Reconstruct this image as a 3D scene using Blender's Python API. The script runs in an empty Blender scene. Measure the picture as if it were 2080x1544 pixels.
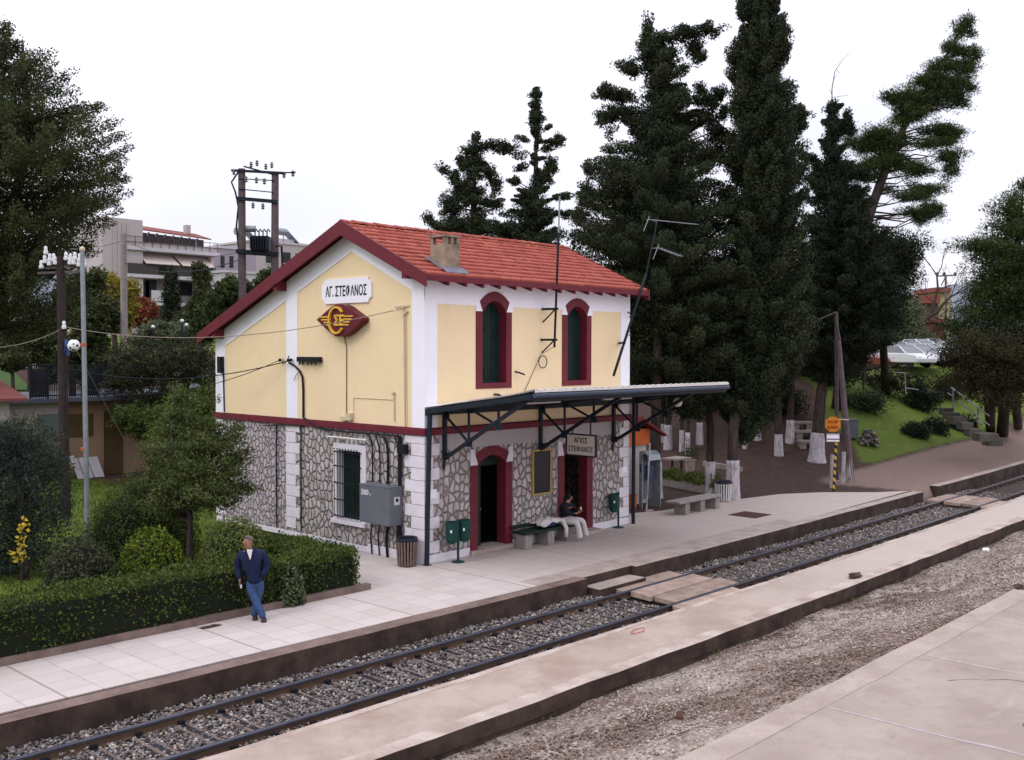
import bpy, bmesh, math, random
import numpy as np
from mathutils import Vector, Matrix
from math import radians, sin, cos, pi
S = bpy.context.scene; COL = S.collection
rs = np.random.RandomState(7); random.seed(7)
# ---------------------------------------------------------------- camera
F_PX = 2093.5; CAM = np.array([-17.097, -18.932, 5.3])
YAW, PITCH, ROLL = radians(43.063), radians(-1.617), radians(.148)
cd = bpy.data.cameras.new('camera'); cam = bpy.data.objects.new('camera', cd); COL.objects.link(cam)
cd.sensor_width = 36; cd.lens = 36*F_PX/2080; cd.clip_end = 6000; cd.clip_start = .1
Fv = np.array([cos(YAW)*cos(PITCH), sin(YAW)*cos(PITCH), sin(PITCH)])
R0 = np.array([sin(YAW), -cos(YAW), 0]); U0 = np.cross(R0, Fv)
Rv = R0*cos(ROLL)+U0*sin(ROLL); Uv = -R0*sin(ROLL)+U0*cos(ROLL)
M = Matrix(((Rv[0], Uv[0], -Fv[0], CAM[0]), (Rv[1], Uv[1], -Fv[1], CAM[1]), (Rv[2], Uv[2], -Fv[2], CAM[2]), (0, 0, 0, 1)))
cam.matrix_world = M; S.camera = cam
Fh = np.array([cos(YAW), sin(YAW), 0.])
# ---------------------------------------------------------------- world, sun, exposure
w = bpy.data.worlds.new("World"); S.world = w; w.use_nodes = True
nt = w.node_tree; nt.nodes.clear()
out = nt.nodes.new('ShaderNodeOutputWorld'); bg = nt.nodes.new('ShaderNodeBackground')
sky = nt.nodes.new('ShaderNodeTexSky'); sky.sky_type = 'NISHITA'; sky.sun_disc = False
sky.sun_elevation = radians(42); sky.sun_rotation = radians(-62)
ov = nt.nodes.new('ShaderNodeMix'); ov.data_type = 'RGBA'; ov.inputs[0].default_value = .86
tc = nt.nodes.new('ShaderNodeTexCoord'); nz = nt.nodes.new('ShaderNodeTexNoise'); nz.inputs['Scale'].default_value = 1.6; nz.inputs['Detail'].default_value = 4
cr = nt.nodes.new('ShaderNodeValToRGB'); cr.color_ramp.elements[0].position = .3; cr.color_ramp.elements[1].position = .7
cr.color_ramp.elements[0].color = (8.3, 8.3, 9.7, 1); cr.color_ramp.elements[1].color = (12.6, 12.4, 13.2, 1)
nt.links.new(tc.outputs['Generated'], nz.inputs['Vector']); nt.links.new(nz.outputs[0], cr.inputs[0])
nt.links.new(sky.outputs[0], ov.inputs[6]); nt.links.new(cr.outputs[0], ov.inputs[7])
sz_ = nt.nodes.new('ShaderNodeSeparateXYZ'); nt.links.new(tc.outputs['Generated'], sz_.inputs[0])
gr_ = nt.nodes.new('ShaderNodeMapRange'); nt.links.new(sz_.outputs[2], gr_.inputs[0]); gr_.inputs[1].default_value = .12; gr_.inputs[2].default_value = .95; gr_.inputs[3].default_value = .82; gr_.inputs[4].default_value = 1.75
ml_ = nt.nodes.new('ShaderNodeVectorMath'); ml_.operation = 'SCALE'; nt.links.new(ov.outputs[2], ml_.inputs[0]); nt.links.new(gr_.outputs[0], ml_.inputs['Scale'])
nt.links.new(ml_.outputs[0], bg.inputs[0]); bg.inputs[1].default_value = .125
nt.links.new(bg.outputs[0], out.inputs[0])
sd = bpy.data.lights.new('sun', 'SUN'); sd.energy = .8; sd.angle = radians(16); sd.color = (1, .95, .88)
sun = bpy.data.objects.new('sun', sd); COL.objects.link(sun)
sdir = Vector((-.74, .12, .66)).normalized(); sun.rotation_euler = sdir.to_track_quat('Z', 'Y').to_euler()
S.view_settings.view_transform = 'Standard'; S.view_settings.look = 'None'; S.view_settings.exposure = 0; S.view_settings.gamma = 1
S.render.resolution_x = 1024; S.render.resolution_y = 760
# ---------------------------------------------------------------- pixel -> place helpers (pixels of the 2080x1544 photograph)
def ray(u, v): return Fv+Rv*(u-1040)/F_PX-Uv*(v-772)/F_PX
def D(u, v, d): return CAM+ray(u, v)*d
def onz(u, v, z=0): r = ray(u, v); return CAM+r*((z-CAM[2])/r[2])
def ony(u, v, y): r = ray(u, v); return CAM+r*((y-CAM[1])/r[1])
def onx(u, v, x): r = ray(u, v); return CAM+r*((x-CAM[0])/r[0])
def ss(t): t = np.clip(t, 0, 1); return t*t*(3-2*t)
def bend(x): return .0006*(np.asarray(x, float)-4)**2
def terrain(x, y):
    x = np.asarray(x, float); y = np.asarray(y, float)
    A = ss((x-20)/20); z = A*4.3*ss((y+1)/(13-6.5*ss((x-44)/14)))
    z = z+ss((y-30)/55)*7*(1-.5*A)
    z = z+.06*np.sin(x*.9+y*.4)*np.sin(y*.7-x*.2)*ss((y-2)/3)
    t = ss((y-bend(x)+3.9)/.25)      # trackbed below the kerb
    z = z*t+(-.95)*(1-t)
    return z-.02
def hit(u, v):
    r = ray(u, v); t = 5.
    while t < 900:
        p = CAM+r*t
        if p[2] < terrain(p[0], p[1]): break
        t += .1+t*.002
    p = CAM+r*t; p[2] = terrain(p[0], p[1]); return p
# ---------------------------------------------------------------- naming helpers
def tag(o, label=None, cat=None, group=None, kind=None):
    if label: o['label'] = label
    if cat: o['category'] = cat
    if group: o['group'] = group
    if kind: o['kind'] = kind
    return o
def thing(name, loc, label, cat, group=None, rz=0):
    o = bpy.data.objects.new(name, None); COL.objects.link(o); o.location = [float(a) for a in loc]; o.rotation_euler = (0, 0, rz)
    o.empty_display_size = .2
    return tag(o, label, cat, group)
def gl(o):
    l = Vector((0, 0, 0))
    while o is not None: l = l+o.location; o = o.parent
    return l
def mesh_obj(name, V, Fc, mats, parent=None, smooth=False, mi=None, local=False):
    me = bpy.data.meshes.new(name); V = np.asarray(V, float)
    if parent is not None and not local: V = V-np.array(gl(parent))
    if isinstance(Fc, np.ndarray):
        n, k = Fc.shape
        me.vertices.add(len(V)); me.vertices.foreach_set('co', V.astype(np.float32).ravel())
        me.loops.add(n*k); me.loops.foreach_set('vertex_index', Fc.astype(np.int32).ravel())
        me.polygons.add(n); me.polygons.foreach_set('loop_start', np.arange(0, n*k, k, dtype=np.int32))
        me.update(calc_edges=True)
    else:
        me.from_pydata(V.tolist(), [], Fc); me.update()
    for m in (mats if isinstance(mats, (list, tuple)) else [mats]): me.materials.append(m)
    if mi is not None: me.polygons.foreach_set('material_index', np.asarray(mi, dtype=np.int32))
    if smooth: me.polygons.foreach_set('use_smooth', np.ones(len(me.polygons), dtype=bool))
    o = bpy.data.objects.new(name, me); COL.objects.link(o)
    if parent is not None: o.parent = parent
    return o
class MB:
    def __init__(s): s.V = []; s.F = []; s.m = []
    def add(s, V, Fc, m=0):
        b = len(s.V); s.V += [tuple(float(c) for c in v) for v in V]; s.F += [tuple(i+b for i in f) for f in Fc]; s.m += [m]*len(Fc); return s
    def box(s, x0, x1, y0, y1, z0, z1, m=0):
        V = [(x, y, z) for z in (z0, z1) for y in (y0, y1) for x in (x0, x1)]
        return s.add(V, [(0, 2, 3, 1), (4, 5, 7, 6), (0, 1, 5, 4), (2, 6, 7, 3), (0, 4, 6, 2), (1, 3, 7, 5)], m)
    def obox(s, c, ax, ay, az, m=0):     # half axes
        c, ax, ay, az = [np.array(a, float) for a in (c, ax, ay, az)]
        V = [c+i*ax+j*ay+k*az for k in (-1, 1) for j in (-1, 1) for i in (-1, 1)]
        return s.add(V, [(0, 2, 3, 1), (4, 5, 7, 6), (0, 1, 5, 4), (2, 6, 7, 3), (0, 4, 6, 2), (1, 3, 7, 5)], m)
    def prism(s, poly, d, m=0):          # poly: 3-D points, d: extrusion vector
        n = len(poly); P = [np.array(p, float) for p in poly]; Q = [p+np.array(d, float) for p in P]
        return s.add(P+Q, [tuple(range(n))[::-1], tuple(range(n, 2*n))]+[(i, (i+1) % n, n+(i+1) % n, n+i) for i in range(n)], m)
    def bar(s, a, b, w, h=None, m=0, up=(0, 0, 1)):
        a = np.array(a, float); b = np.array(b, float); h = h or w; d = b-a; L = np.linalg.norm(d); d = d/L
        up = np.array(up, float)
        if abs(d@up) > .95: up = np.array([0, 1., 0]) if abs(d[1]) < .9 else np.array([1., 0, 0])
        sx = np.cross(d, up); sx /= np.linalg.norm(sx); sz = np.cross(sx, d)
        return s.obox((a+b)/2, d*L/2, sx*w/2, sz*h/2, m)
    def tube(s, pts, r, n=8, m=0, caps=True):
        P = [np.array(p, float) for p in pts]; k = len(P); r = r if hasattr(r, '__len__') else [r]*k
        V = []; Fc = []; prev = None
        for i in range(k):
            d = P[min(i+1, k-1)]-P[max(i-1, 0)]; d /= (np.linalg.norm(d)+1e-9)
            if prev is None: a = np.cross(d, [0, 0, 1.]) if abs(d[2]) < .9 else np.cross(d, [0, 1., 0])
            else: a = prev-d*(prev@d)
            a /= np.linalg.norm(a); prev = a; b = np.cross(d, a)
            V += [P[i]+r[i]*(a*cos(2*pi*j/n)+b*sin(2*pi*j/n)) for j in range(n)]
        for i in range(k-1):
            Fc += [(i*n+j, i*n+(j+1) % n, (i+1)*n+(j+1) % n, (i+1)*n+j) for j in range(n)]
        if caps: Fc += [tuple(range(n))[::-1], tuple(range((k-1)*n, k*n))]
        return s.add(V, Fc, m)
    def lathe(s, c, prof, n=16, m=0, sx=1, sy=1):    # prof: (r, z)
        V = []; Fc = []; k = len(prof)
        for r, z in prof: V += [(c[0]+sx*r*cos(2*pi*j/n), c[1]+sy*r*sin(2*pi*j/n), c[2]+z) for j in range(n)]
        for i in range(k-1): Fc += [(i*n+j, i*n+(j+1) % n, (i+1)*n+(j+1) % n, (i+1)*n+j) for j in range(n)]
        Fc += [tuple(range(n))[::-1], tuple(range((k-1)*n, k*n))]
        return s.add(V, Fc, m)
    def ball(s, c, rx, ry=None, rz=None, n=10, m=0):
        ry = ry or rx; rz = rz or rx
        prof = [(max(sin(pi*i/n), 1e-3), -cos(pi*i/n)) for i in range(n+1)]
        V = []; Fc = []; q = n*2
        for r, z in prof: V += [(c[0]+rx*r*cos(2*pi*j/q), c[1]+ry*r*sin(2*pi*j/q), c[2]+rz*z) for j in range(q)]
        for i in range(n): Fc += [(i*q+j, i*q+(j+1) % q, (i+1)*q+(j+1) % q, (i+1)*q+j) for j in range(q)]
        return s.add(V, Fc, m)
    def build(s, name, mats, parent=None, smooth=False, local=False, bevel=0, label=None):
        o = mesh_obj(name, s.V, s.F, mats, parent, smooth, s.m if isinstance(mats, (list, tuple)) else None, local)
        if bevel:
            b = o.modifiers.new('bevel', 'BEVEL'); b.width = bevel; b.segments = 2; b.limit_method = 'ANGLE'
        if label: o['label'] = label
        return o
def copy_tree(o, parent=None):
    c = o.copy(); COL.objects.link(c); c.parent = parent
    for ch in list(o.children): copy_tree(ch, c)
    return c
# ---------------------------------------------------------------- materials
MATS = {}
def nodes(m): return m.node_tree.nodes, m.node_tree.links
def newmat(name):
    m = bpy.data.materials.new(name); m.use_nodes = True; MATS[name] = m
    b = m.node_tree.nodes['Principled BSDF']; b.inputs['Specular IOR Level'].default_value = .16
    return m, b
def mathn(N, L, op, a, b=None, c=None):
    n = N.new('ShaderNodeMath'); n.operation = op
    for i, x in enumerate((a, b, c)):
        if x is None: continue
        if isinstance(x, (int, float)): n.inputs[i].default_value = x
        else: L.new(x, n.inputs[i])
    return n.outputs[0]
def mixc(N, L, f, a, b, mode='MIX'):
    n = N.new('ShaderNodeMix'); n.data_type = 'RGBA'; n.blend_type = mode
    for i, x in ((0, f), (6, a), (7, b)):
        if isinstance(x, (int, float)): n.inputs[i].default_value = x
        elif isinstance(x, tuple): n.inputs[i].default_value = (*x[:3], 1)
        else: L.new(x, n.inputs[i])
    return n.outputs[2]
def noise(N, L, vec, scale, detail=4, rough=.6):
    n = N.new('ShaderNodeTexNoise'); n.inputs['Scale'].default_value = scale; n.inputs['Detail'].default_value = detail; n.inputs['Roughness'].default_value = rough
    L.new(vec, n.inputs['Vector']); return n.outputs[0]
def ramp(N, L, f, stops):
    n = N.new('ShaderNodeValToRGB'); e = n.color_ramp.elements
    while len(e) < len(stops): e.new(.5)
    for i, (p, c) in enumerate(stops): e[i].position = p; e[i].color = (*c, 1) if isinstance(c, tuple) else (c, c, c, 1)
    L.new(f, n.inputs[0]); return n.outputs[0]
def posn(N, obj=False):
    if obj: return N.new('ShaderNodeTexCoord').outputs['Object']
    return N.new('ShaderNodeNewGeometry').outputs['Position']
def bump(N, L, b, h, strength=.5, dist=.02):
    n = N.new('ShaderNodeBump'); n.inputs['Strength'].default_value = strength; n.inputs['Distance'].default_value = dist
    L.new(h, n.inputs['Height']); L.new(n.outputs[0], b.inputs['Normal'])
def mat(name, c, rough=.7, var=.25, sc=3., metal=0, bmp=.3, c2=None, spec=None, fine=None):
    """base colour with broad blotches and fine grain"""
    m, b = newmat(name); N, L = nodes(m); p = posn(N)
    c2 = c2 or tuple(x*(1-var) for x in c)
    n1 = noise(N, L, p, sc, 5, .65); col = mixc(N, L, ramp(N, L, n1, [(.35, 0.), (.68, 1.)]), c, c2)
    n2 = noise(N, L, p, fine or sc*14, 3, .7); col = mixc(N, L, mathn(N, L, 'MULTIPLY', mathn(N, L, 'SUBTRACT', n2, .5), .5), col, (.0, .0, .0), 'MIX')
    L.new(col, b.inputs['Base Color']); b.inputs['Roughness'].default_value = rough; b.inputs['Metallic'].default_value = metal
    if spec is not None: b.inputs['Specular IOR Level'].default_value = spec
    if bmp: bump(N, L, b, n2, bmp, .01)
    return m
def leafmat(name, ca, cb, trans=.25, cc=None, clump=1.2):
    m, b = newmat(name); N, L = nodes(m); p = posn(N)
    at = N.new('ShaderNodeAttribute'); at.attribute_name = 'rnd'
    col = mixc(N, L, at.outputs['Fac'], ca, cb)
    n1 = noise(N, L, p, clump, 3, .6)
    col = mixc(N, L, ramp(N, L, n1, [(.4, 0.), (.65, .6)]), col, cc or tuple(x*.5 for x in ca))
    L.new(col, b.inputs['Base Color']); b.inputs['Roughness'].default_value = .6; b.inputs['Specular IOR Level'].default_value = .09
    tr = N.new('ShaderNodeBsdfTranslucent'); L.new(col, tr.inputs[0]); mx = N.new('ShaderNodeMixShader'); mx.inputs[0].default_value = trans
    o = [n for n in N if n.type == 'OUTPUT_MATERIAL'][0]
    L.new(b.outputs[0], mx.inputs[1]); L.new(tr.outputs[0], mx.inputs[2]); L.new(mx.outputs[0], o.inputs[0])
    return m
def wallmat(name, c, stain=(.45, .36, .28), bumpd=.012):
    m, b = newmat(name); N, L = nodes(m); p = posn(N)
    n1 = noise(N, L, p, 1.1, 6, .6); n2 = noise(N, L, p, 9, 5, .7); n3 = noise(N, L, p, 38, 3, .6)
    col = mixc(N, L, ramp(N, L, n1, [(.4, 0.), (.75, .35)]), c, tuple(x*.86 for x in c))
    mp = N.new('ShaderNodeMapping'); mp.inputs['Scale'].default_value = (5, 5, .35); L.new(p, mp.inputs[0])
    n4 = noise(N, L, mp.outputs[0], 1.6, 5, .6)
    col = mixc(N, L, ramp(N, L, n4, [(.58, 0.), (.82, .32)]), col, stain)
    col = mixc(N, L, ramp(N, L, n2, [(.6, 0.), (.85, .3)]), col, tuple(x*.72 for x in c))
    L.new(col, b.inputs['Base Color']); b.inputs['Roughness'].default_value = .85
    bump(N, L, b, mathn(N, L, 'ADD', n2, mathn(N, L, 'MULTIPLY', n3, .4)), .5, bumpd)
    return m
def stonemat(name, scale, light, mortar, edge=.055, warm=(.50, .40, .32)):
    m, b = newmat(name); N, L = nodes(m); p = posn(N)
    wn = N.new('ShaderNodeTexNoise'); wn.inputs['Scale'].default_value = 3; wn.inputs['Detail'].default_value = 3; L.new(p, wn.inputs['Vector'])
    vm = N.new('ShaderNodeVectorMath'); vm.operation = 'MULTIPLY_ADD'; L.new(wn.outputs['Color'], vm.inputs[0]); vm.inputs[1].default_value = (.16, .16, .16); L.new(p, vm.inputs[2])
    mp = N.new('ShaderNodeMapping'); mp.inputs['Scale'].default_value = (1.12, 1.12, .82); L.new(vm.outputs[0], mp.inputs[0])
    def vor(f):
        v = N.new('ShaderNodeTexVoronoi'); v.feature = f; v.inputs['Scale'].default_value = scale; v.inputs['Randomness'].default_value = .9
        L.new(mp.outputs[0], v.inputs['Vector']); return v
    e = vor('DISTANCE_TO_EDGE').outputs['Distance']; cc = vor('F1').outputs['Color']
    sep = N.new('ShaderNodeSeparateColor'); L.new(cc, sep.inputs[0])
    n1 = noise(N, L, p, 12, 5, .7)
    e2 = mathn(N, L, 'ADD', e, mathn(N, L, 'MULTIPLY', mathn(N, L, 'SUBTRACT', n1, .5), .05))
    mask = ramp(N, L, e2, [(edge*.75, 0.), (edge*1.5, 1.)])
    col = mixc(N, L, sep.outputs[0], tuple(x*.68 for x in light), light)
    col = mixc(N, L, ramp(N, L, sep.outputs[1], [(.72, 0.), (.9, .75)]), col, warm)
    col = mixc(N, L, ramp(N, L, n1, [(.35, .5), (.65, 0.)]), col, tuple(x*.6 for x in light))
    big = noise(N, L, p, .7, 3, .5)
    mort = mixc(N, L, big, mortar, tuple(x*1.5 for x in mortar))
    L.new(mixc(N, L, mask, mort, col), b.inputs['Base Color']); b.inputs['Roughness'].default_value = .9
    h = mathn(N, L, 'ADD', mathn(N, L, 'MINIMUM', e2, .16), mathn(N, L, 'MULTIPLY', n1, .04))
    bump(N, L, b, h, 1., .38)
    return m
def pavermat(name, c, size=.5, joint=.012, jc=(.26, .21, .19)):
    m, b = newmat(name); N, L = nodes(m); p = posn(N)
    sp = N.new('ShaderNodeSeparateXYZ'); L.new(p, sp.inputs[0])
    def cell(o, s, off=.0):
        q = mathn(N, L, 'ADD', mathn(N, L, 'DIVIDE', o, s), 100.+off)
        fr = mathn(N, L, 'FRACT', q); d = mathn(N, L, 'MINIMUM', fr, mathn(N, L, 'SUBTRACT', 1., fr))
        return mathn(N, L, 'FLOOR', q), d
    fx, dx = cell(sp.outputs[0], size*1.15); fy, dy = cell(sp.outputs[1], size)
    d = mathn(N, L, 'MINIMUM', dx, dy); cv = N.new('ShaderNodeCombineXYZ'); L.new(fx, cv.inputs[0]); L.new(fy, cv.inputs[1])
    wn = N.new('ShaderNodeTexWhiteNoise'); L.new(cv.outputs[0], wn.inputs[0])
    n1 = noise(N, L, p, .8, 5, .6); n2 = noise(N, L, p, 26, 4, .7); n3 = noise(N, L, p, 4, 5, .7)
    col = mixc(N, L, wn.outputs[0], tuple(x*.88 for x in c), c)
    col = mixc(N, L, ramp(N, L, mathn(N, L, 'MULTIPLY_ADD', sp.outputs[0], .1, mathn(N, L, 'MULTIPLY', n1_ := noise(N, L, p, .5, 4, .6), .5)), [(.24, 0.), (.55, 1.)]), col, tuple(x*y for x, y in zip(c, (.76, .73, .71))))
    col = mixc(N, L, ramp(N, L, n1, [(.38, .0), (.7, .4)]), col, tuple(x*y for x, y in zip(c, (.78, .72, .68))))
    col = mixc(N, L, ramp(N, L, n3, [(.55, 0.), (.8, .35)]), col, tuple(x*y for x, y in zip(c, (.62, .55, .5))))
    fx6, dx6 = cell(sp.outputs[0], size*1.15*6, .0)
    jm = ramp(N, L, d, [(joint, 1.), (joint*2.6, 0.)])
    jm = mathn(N, L, 'MULTIPLY', jm, ramp(N, L, n3, [(.35, .15), (.6, .6)]))
    jm = mathn(N, L, 'MAXIMUM', jm, ramp(N, L, dx6, [(.0035, 1.), (.006, 0.)]))
    L.new(mixc(N, L, jm, col, jc), b.inputs['Base Color']); b.inputs['Roughness'].default_value = .85
    bump(N, L, b, mathn(N, L, 'SUBTRACT', n2, jm), .35, .006)
    return m
def concmat(name, c, c2, sc=.7, far=None):
    m, b = newmat(name); N, L = nodes(m); p = posn(N)
    n1 = noise(N, L, p, sc, 7, .62); n2 = noise(N, L, p, sc*6, 5, .7); n3 = noise(N, L, p, 45, 4, .7)
    col = mixc(N, L, ramp(N, L, n1, [(.38, 0.), (.62, 1.)]), c, c2)
    col = mixc(N, L, ramp(N, L, n2, [(.52, 0.), (.8, .5)]), col, tuple(x*.62 for x in c2))
    col = mixc(N, L, ramp(N, L, n3, [(.5, 0.), (.75, .3)]), col, tuple(x*.5 for x in c2))
    mp = N.new('ShaderNodeMapping'); mp.inputs['Rotation'].default_value = (0, 0, .5); mp.inputs['Scale'].default_value = (.5, 4, 1); L.new(p, mp.inputs[0])
    n5 = noise(N, L, mp.outputs[0], .8, 5, .7); col = mixc(N, L, ramp(N, L, n5, [(.6, 0.), (.75, .4)]), col, tuple(min(1, x*1.35) for x in c))
    if far:
        sx = N.new('ShaderNodeSeparateXYZ'); L.new(p, sx.inputs[0]); col = mixc(N, L, ramp(N, L, mathn(N, L, 'MULTIPLY_ADD', sx.outputs[0], .07, mathn(N, L, 'MULTIPLY', n2, .6)), [(.3, 0.), (1., .75)]), col, far)
    L.new(col, b.inputs['Base Color']); b.inputs['Roughness'].default_value = .88
    bump(N, L, b, mathn(N, L, 'ADD', n3, n2), .4, .01)
    return m
yellow = wallmat('cream_yellow_render', (.82, .645, .405)); yellowF = yellow
white = wallmat('white_render', (.84, .82, .88), stain=(.62, .58, .58), bumpd=.006)
maroon = mat('maroon_paint', (.155, .022, .035), .5, .25, 2.5, bmp=.15)
stone = stonemat('rubble_stone', 4.9, (.58, .525, .52), (.225, .19, .18), edge=.07, warm=(.42, .33, .27))
stone_small = stonemat('small_rubble_stone', 5.6, (.56, .50, .53), (.29, .24, .255), edge=.085)
greystrip = wallmat('grey_cement_band', (.42, .38, .38), stain=(.2, .17, .16))
quoin = mat('whitewashed_quoin', (.72, .68, .73), .85, .12, 4, bmp=.5)
darkgreen = mat('dark_green_paint', (.012, .032, .026), .5, .4, 3)
steel = mat('dark_steel_paint', (.018, .024, .034), .42, .3, 6, bmp=.1)
blackiron = mat('black_iron', (.012, .012, .018), .5, .2, 5)
dark = mat('dark_interior', (.006, .006, .008), .9, .1, 2, bmp=0)
paver = pavermat('platform_pavers', (.53, .47, .445))
kerb_brown = concmat('weathered_kerb', (.21, .15, .13), (.13, .09, .078), 2)
kerb_conc = concmat('kerb_concrete', (.40, .33, .295), (.30, .24, .215), 1.6)
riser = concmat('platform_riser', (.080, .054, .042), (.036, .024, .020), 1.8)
conc_mid = concmat('sandy_concrete', (.31, .235, .19), (.41, .33, .28), .9, far=(.47, .41, .365))
conc_lt = concmat('pale_cement', (.50, .42, .375), (.34, .26, .22), 1.5)
conc_near = concmat('pink_grey_concrete', (.38, .315, .27), (.305, .245, .21), .6)
conc_grey = mat('grey_concrete', (.30, .265, .245), .85, .3, 4)
railtop = mat('rail_head', (.10, .10, .13), .35, .3, 2, metal=.6, bmp=.1)
railside = mat('rusty_rail_web', (.10, .062, .042), .85, .3, 4)
tiemat = mat('concrete_sleeper', (.17, .125, .108), .9, .3, 3)
tele_wood = mat('dark_pole_wood', (.045, .032, .032), .85, .35, 5)
wood_pole = mat('weathered_pole_wood', (.15, .115, .12), .85, .35, 5)
galv = mat('galvanised_steel', (.30, .33, .36), .45, .25, 4, metal=.5, bmp=.1)
bark, b_ = newmat('tree_bark'); N, L = nodes(bark); p = posn(N); mp = N.new('ShaderNodeMapping'); mp.inputs['Scale'].default_value = (12, 12, 1.6); L.new(p, mp.inputs[0]); n1 = noise(N, L, mp.outputs[0], 1., 6, .7)
L.new(mixc(N, L, ramp(N, L, n1, [(.35, 0.), (.65, 1.)]), (.022, .016, .014), (.085, .064, .055)), b_.inputs['Base Color']); b_.inputs['Roughness'].default_value = .95; bump(N, L, b_, n1, 1., .08)
limewash, b_ = newmat('lime_wash'); N, L = nodes(limewash); p = posn(N); mp = N.new('ShaderNodeMapping'); mp.inputs['Scale'].default_value = (14, 14, 2.2); L.new(p, mp.inputs[0])
n1 = noise(N, L, mp.outputs[0], 1., 6, .7); n2 = noise(N, L, p, 6, 4, .7)
L.new(mixc(N, L, ramp(N, L, mathn(N, L, 'MULTIPLY_ADD', n2, .35, n1), [(.64, 0.), (.82, .75)]), (.50, .455, .48), (.16, .13, .12)), b_.inputs['Base Color']); b_.inputs['Roughness'].default_value = .9; bump(N, L, b_, n1, 1., .05)
glassd = mat('dark_glass', (.012, .014, .022), .3, .2, 3, bmp=0, spec=.3)
# ---------------------------------------------------------------- ground sheet
def build_ground():
    def axis(a, b, s, far):
        g = list(np.arange(a, b+.01, s)); st = s
        while g[-1] < far: st *= 1.22; g.append(g[-1]+st)
        st = s; h = [a]
        while h[-1] > -far: st *= 1.22; h.append(h[-1]-st)
        return np.array(h[:0:-1]+g)
    X = axis(-16, 60, .8, 3200); Y = np.unique(np.concatenate([axis(-3, 40, .8, 3200), [-4.3, -4.1, -3.95, -3.85, -3.75, -3.6, -3.4, -3.2]]))
    gx, gy = np.meshgrid(X, Y); nx, ny = len(X), len(Y)
    yy = gy+bend(np.clip(gx, -20, 60))*((np.abs(gy+3.7) < 1)); gy = yy
    V = np.stack([gx, gy, terrain(gx, gy)], -1).reshape(-1, 3)
    i = np.arange(nx*ny).reshape(ny, nx)
    Fc = np.stack([i[:-1, :-1], i[:-1, 1:], i[1:, 1:], i[1:, :-1]], -1).reshape(-1, 4)
    m, b = newmat('earth_and_grass'); N, L = nodes(m); p = posn(N)
    at = N.new('ShaderNodeAttribute'); at.attribute_name = 'grass'
    n1 = noise(N, L, p, .35, 6, .6); n2 = noise(N, L, p, 3, 6, .75); n3 = noise(N, L, p, 22, 5, .75)
    soil = mixc(N, L, ramp(N, L, n2, [(.35, 0.), (.65, 1.)]), (.078, .045, .036), (.040, .026, .022))
    path = mixc(N, L, n2, (.27, .19, .16), (.17, .115, .095))
    at2 = N.new('ShaderNodeAttribute'); at2.attribute_name = 'path'
    soil = mixc(N, L, ramp(N, L, mathn(N, L, 'ADD', at2.outputs['Fac'], mathn(N, L, 'MULTIPLY', mathn(N, L, 'SUBTRACT', n2, .5), .9)), [(.35, 0.), (.65, 1.)]), soil, path)
    soil = mixc(N, L, ramp(N, L, n3, [(.6, 0.), (.72, .6)]), soil, (.24, .19, .16))
    grs = mixc(N, L, ramp(N, L, n2, [(.35, 0.), (.65, 1.)]), (.135, .185, .026), (.080, .118, .018))
    grs = mixc(N, L, ramp(N, L, n3, [(.45, 0.), (.7, .6)]), grs, (.03, .05, .01))
    g = ramp(N, L, mathn(N, L, 'ADD', at.outputs['Fac'], mathn(N, L, 'MULTIPLY', mathn(N, L, 'SUBTRACT', n2, .5), 1.0)), [(.42, 0.), (.6, 1.)])
    g = mathn(N, L, 'MULTIPLY', g, ramp(N, L, mathn(N, L, 'MULTIPLY_ADD', n1, .6, mathn(N, L, 'MULTIPLY', n2, .5)), [(.36, .45), (.50, 1.)]))
    L.new(mixc(N, L, g, soil, grs), b.inputs['Base Color']); b.inputs['Roughness'].default_value = .95
    bump(N, L, b, mathn(N, L, 'ADD', n3, n2), .7, .04)
    o = mesh_obj('ground', V, Fc, m, smooth=True); tag(o, kind='structure')
    x, y = V[:, 0], V[:, 1]
    gr = np.where((x < 9) & (y > 0), 1., 0.)*(1-ss((x+1)/6))
    bank = ss((x-22)/5)*ss((y-.2-0.03*(x-25))/1.8)
    bank = bank*ss((x-25-y*1.15+.6*np.sin(y*1.3))/3.5)*.86
    far = ss((y-15)/6)*.75*ss((x+30)/5)
    gr = np.maximum(gr, np.maximum(bank, far*(x > 30)))
    gr = np.where((x > 8) & (x < 22) & (y < 14), 0, gr); gr = np.where(y > 60, .8, gr)
    pa = np.maximum(ss((x-20)/4)*(1-ss((y-.2-.03*(x-25))/1.6)), ss((x-53)/3)*ss((y-4)/3)*(1-ss((y-30)/4)))
    for nm, a in (('grass', gr), ('path', pa)):
        q = o.data.attributes.new(nm, 'FLOAT', 'POINT'); q.data.foreach_set('value', a.astype(np.float32))
build_ground()
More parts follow.
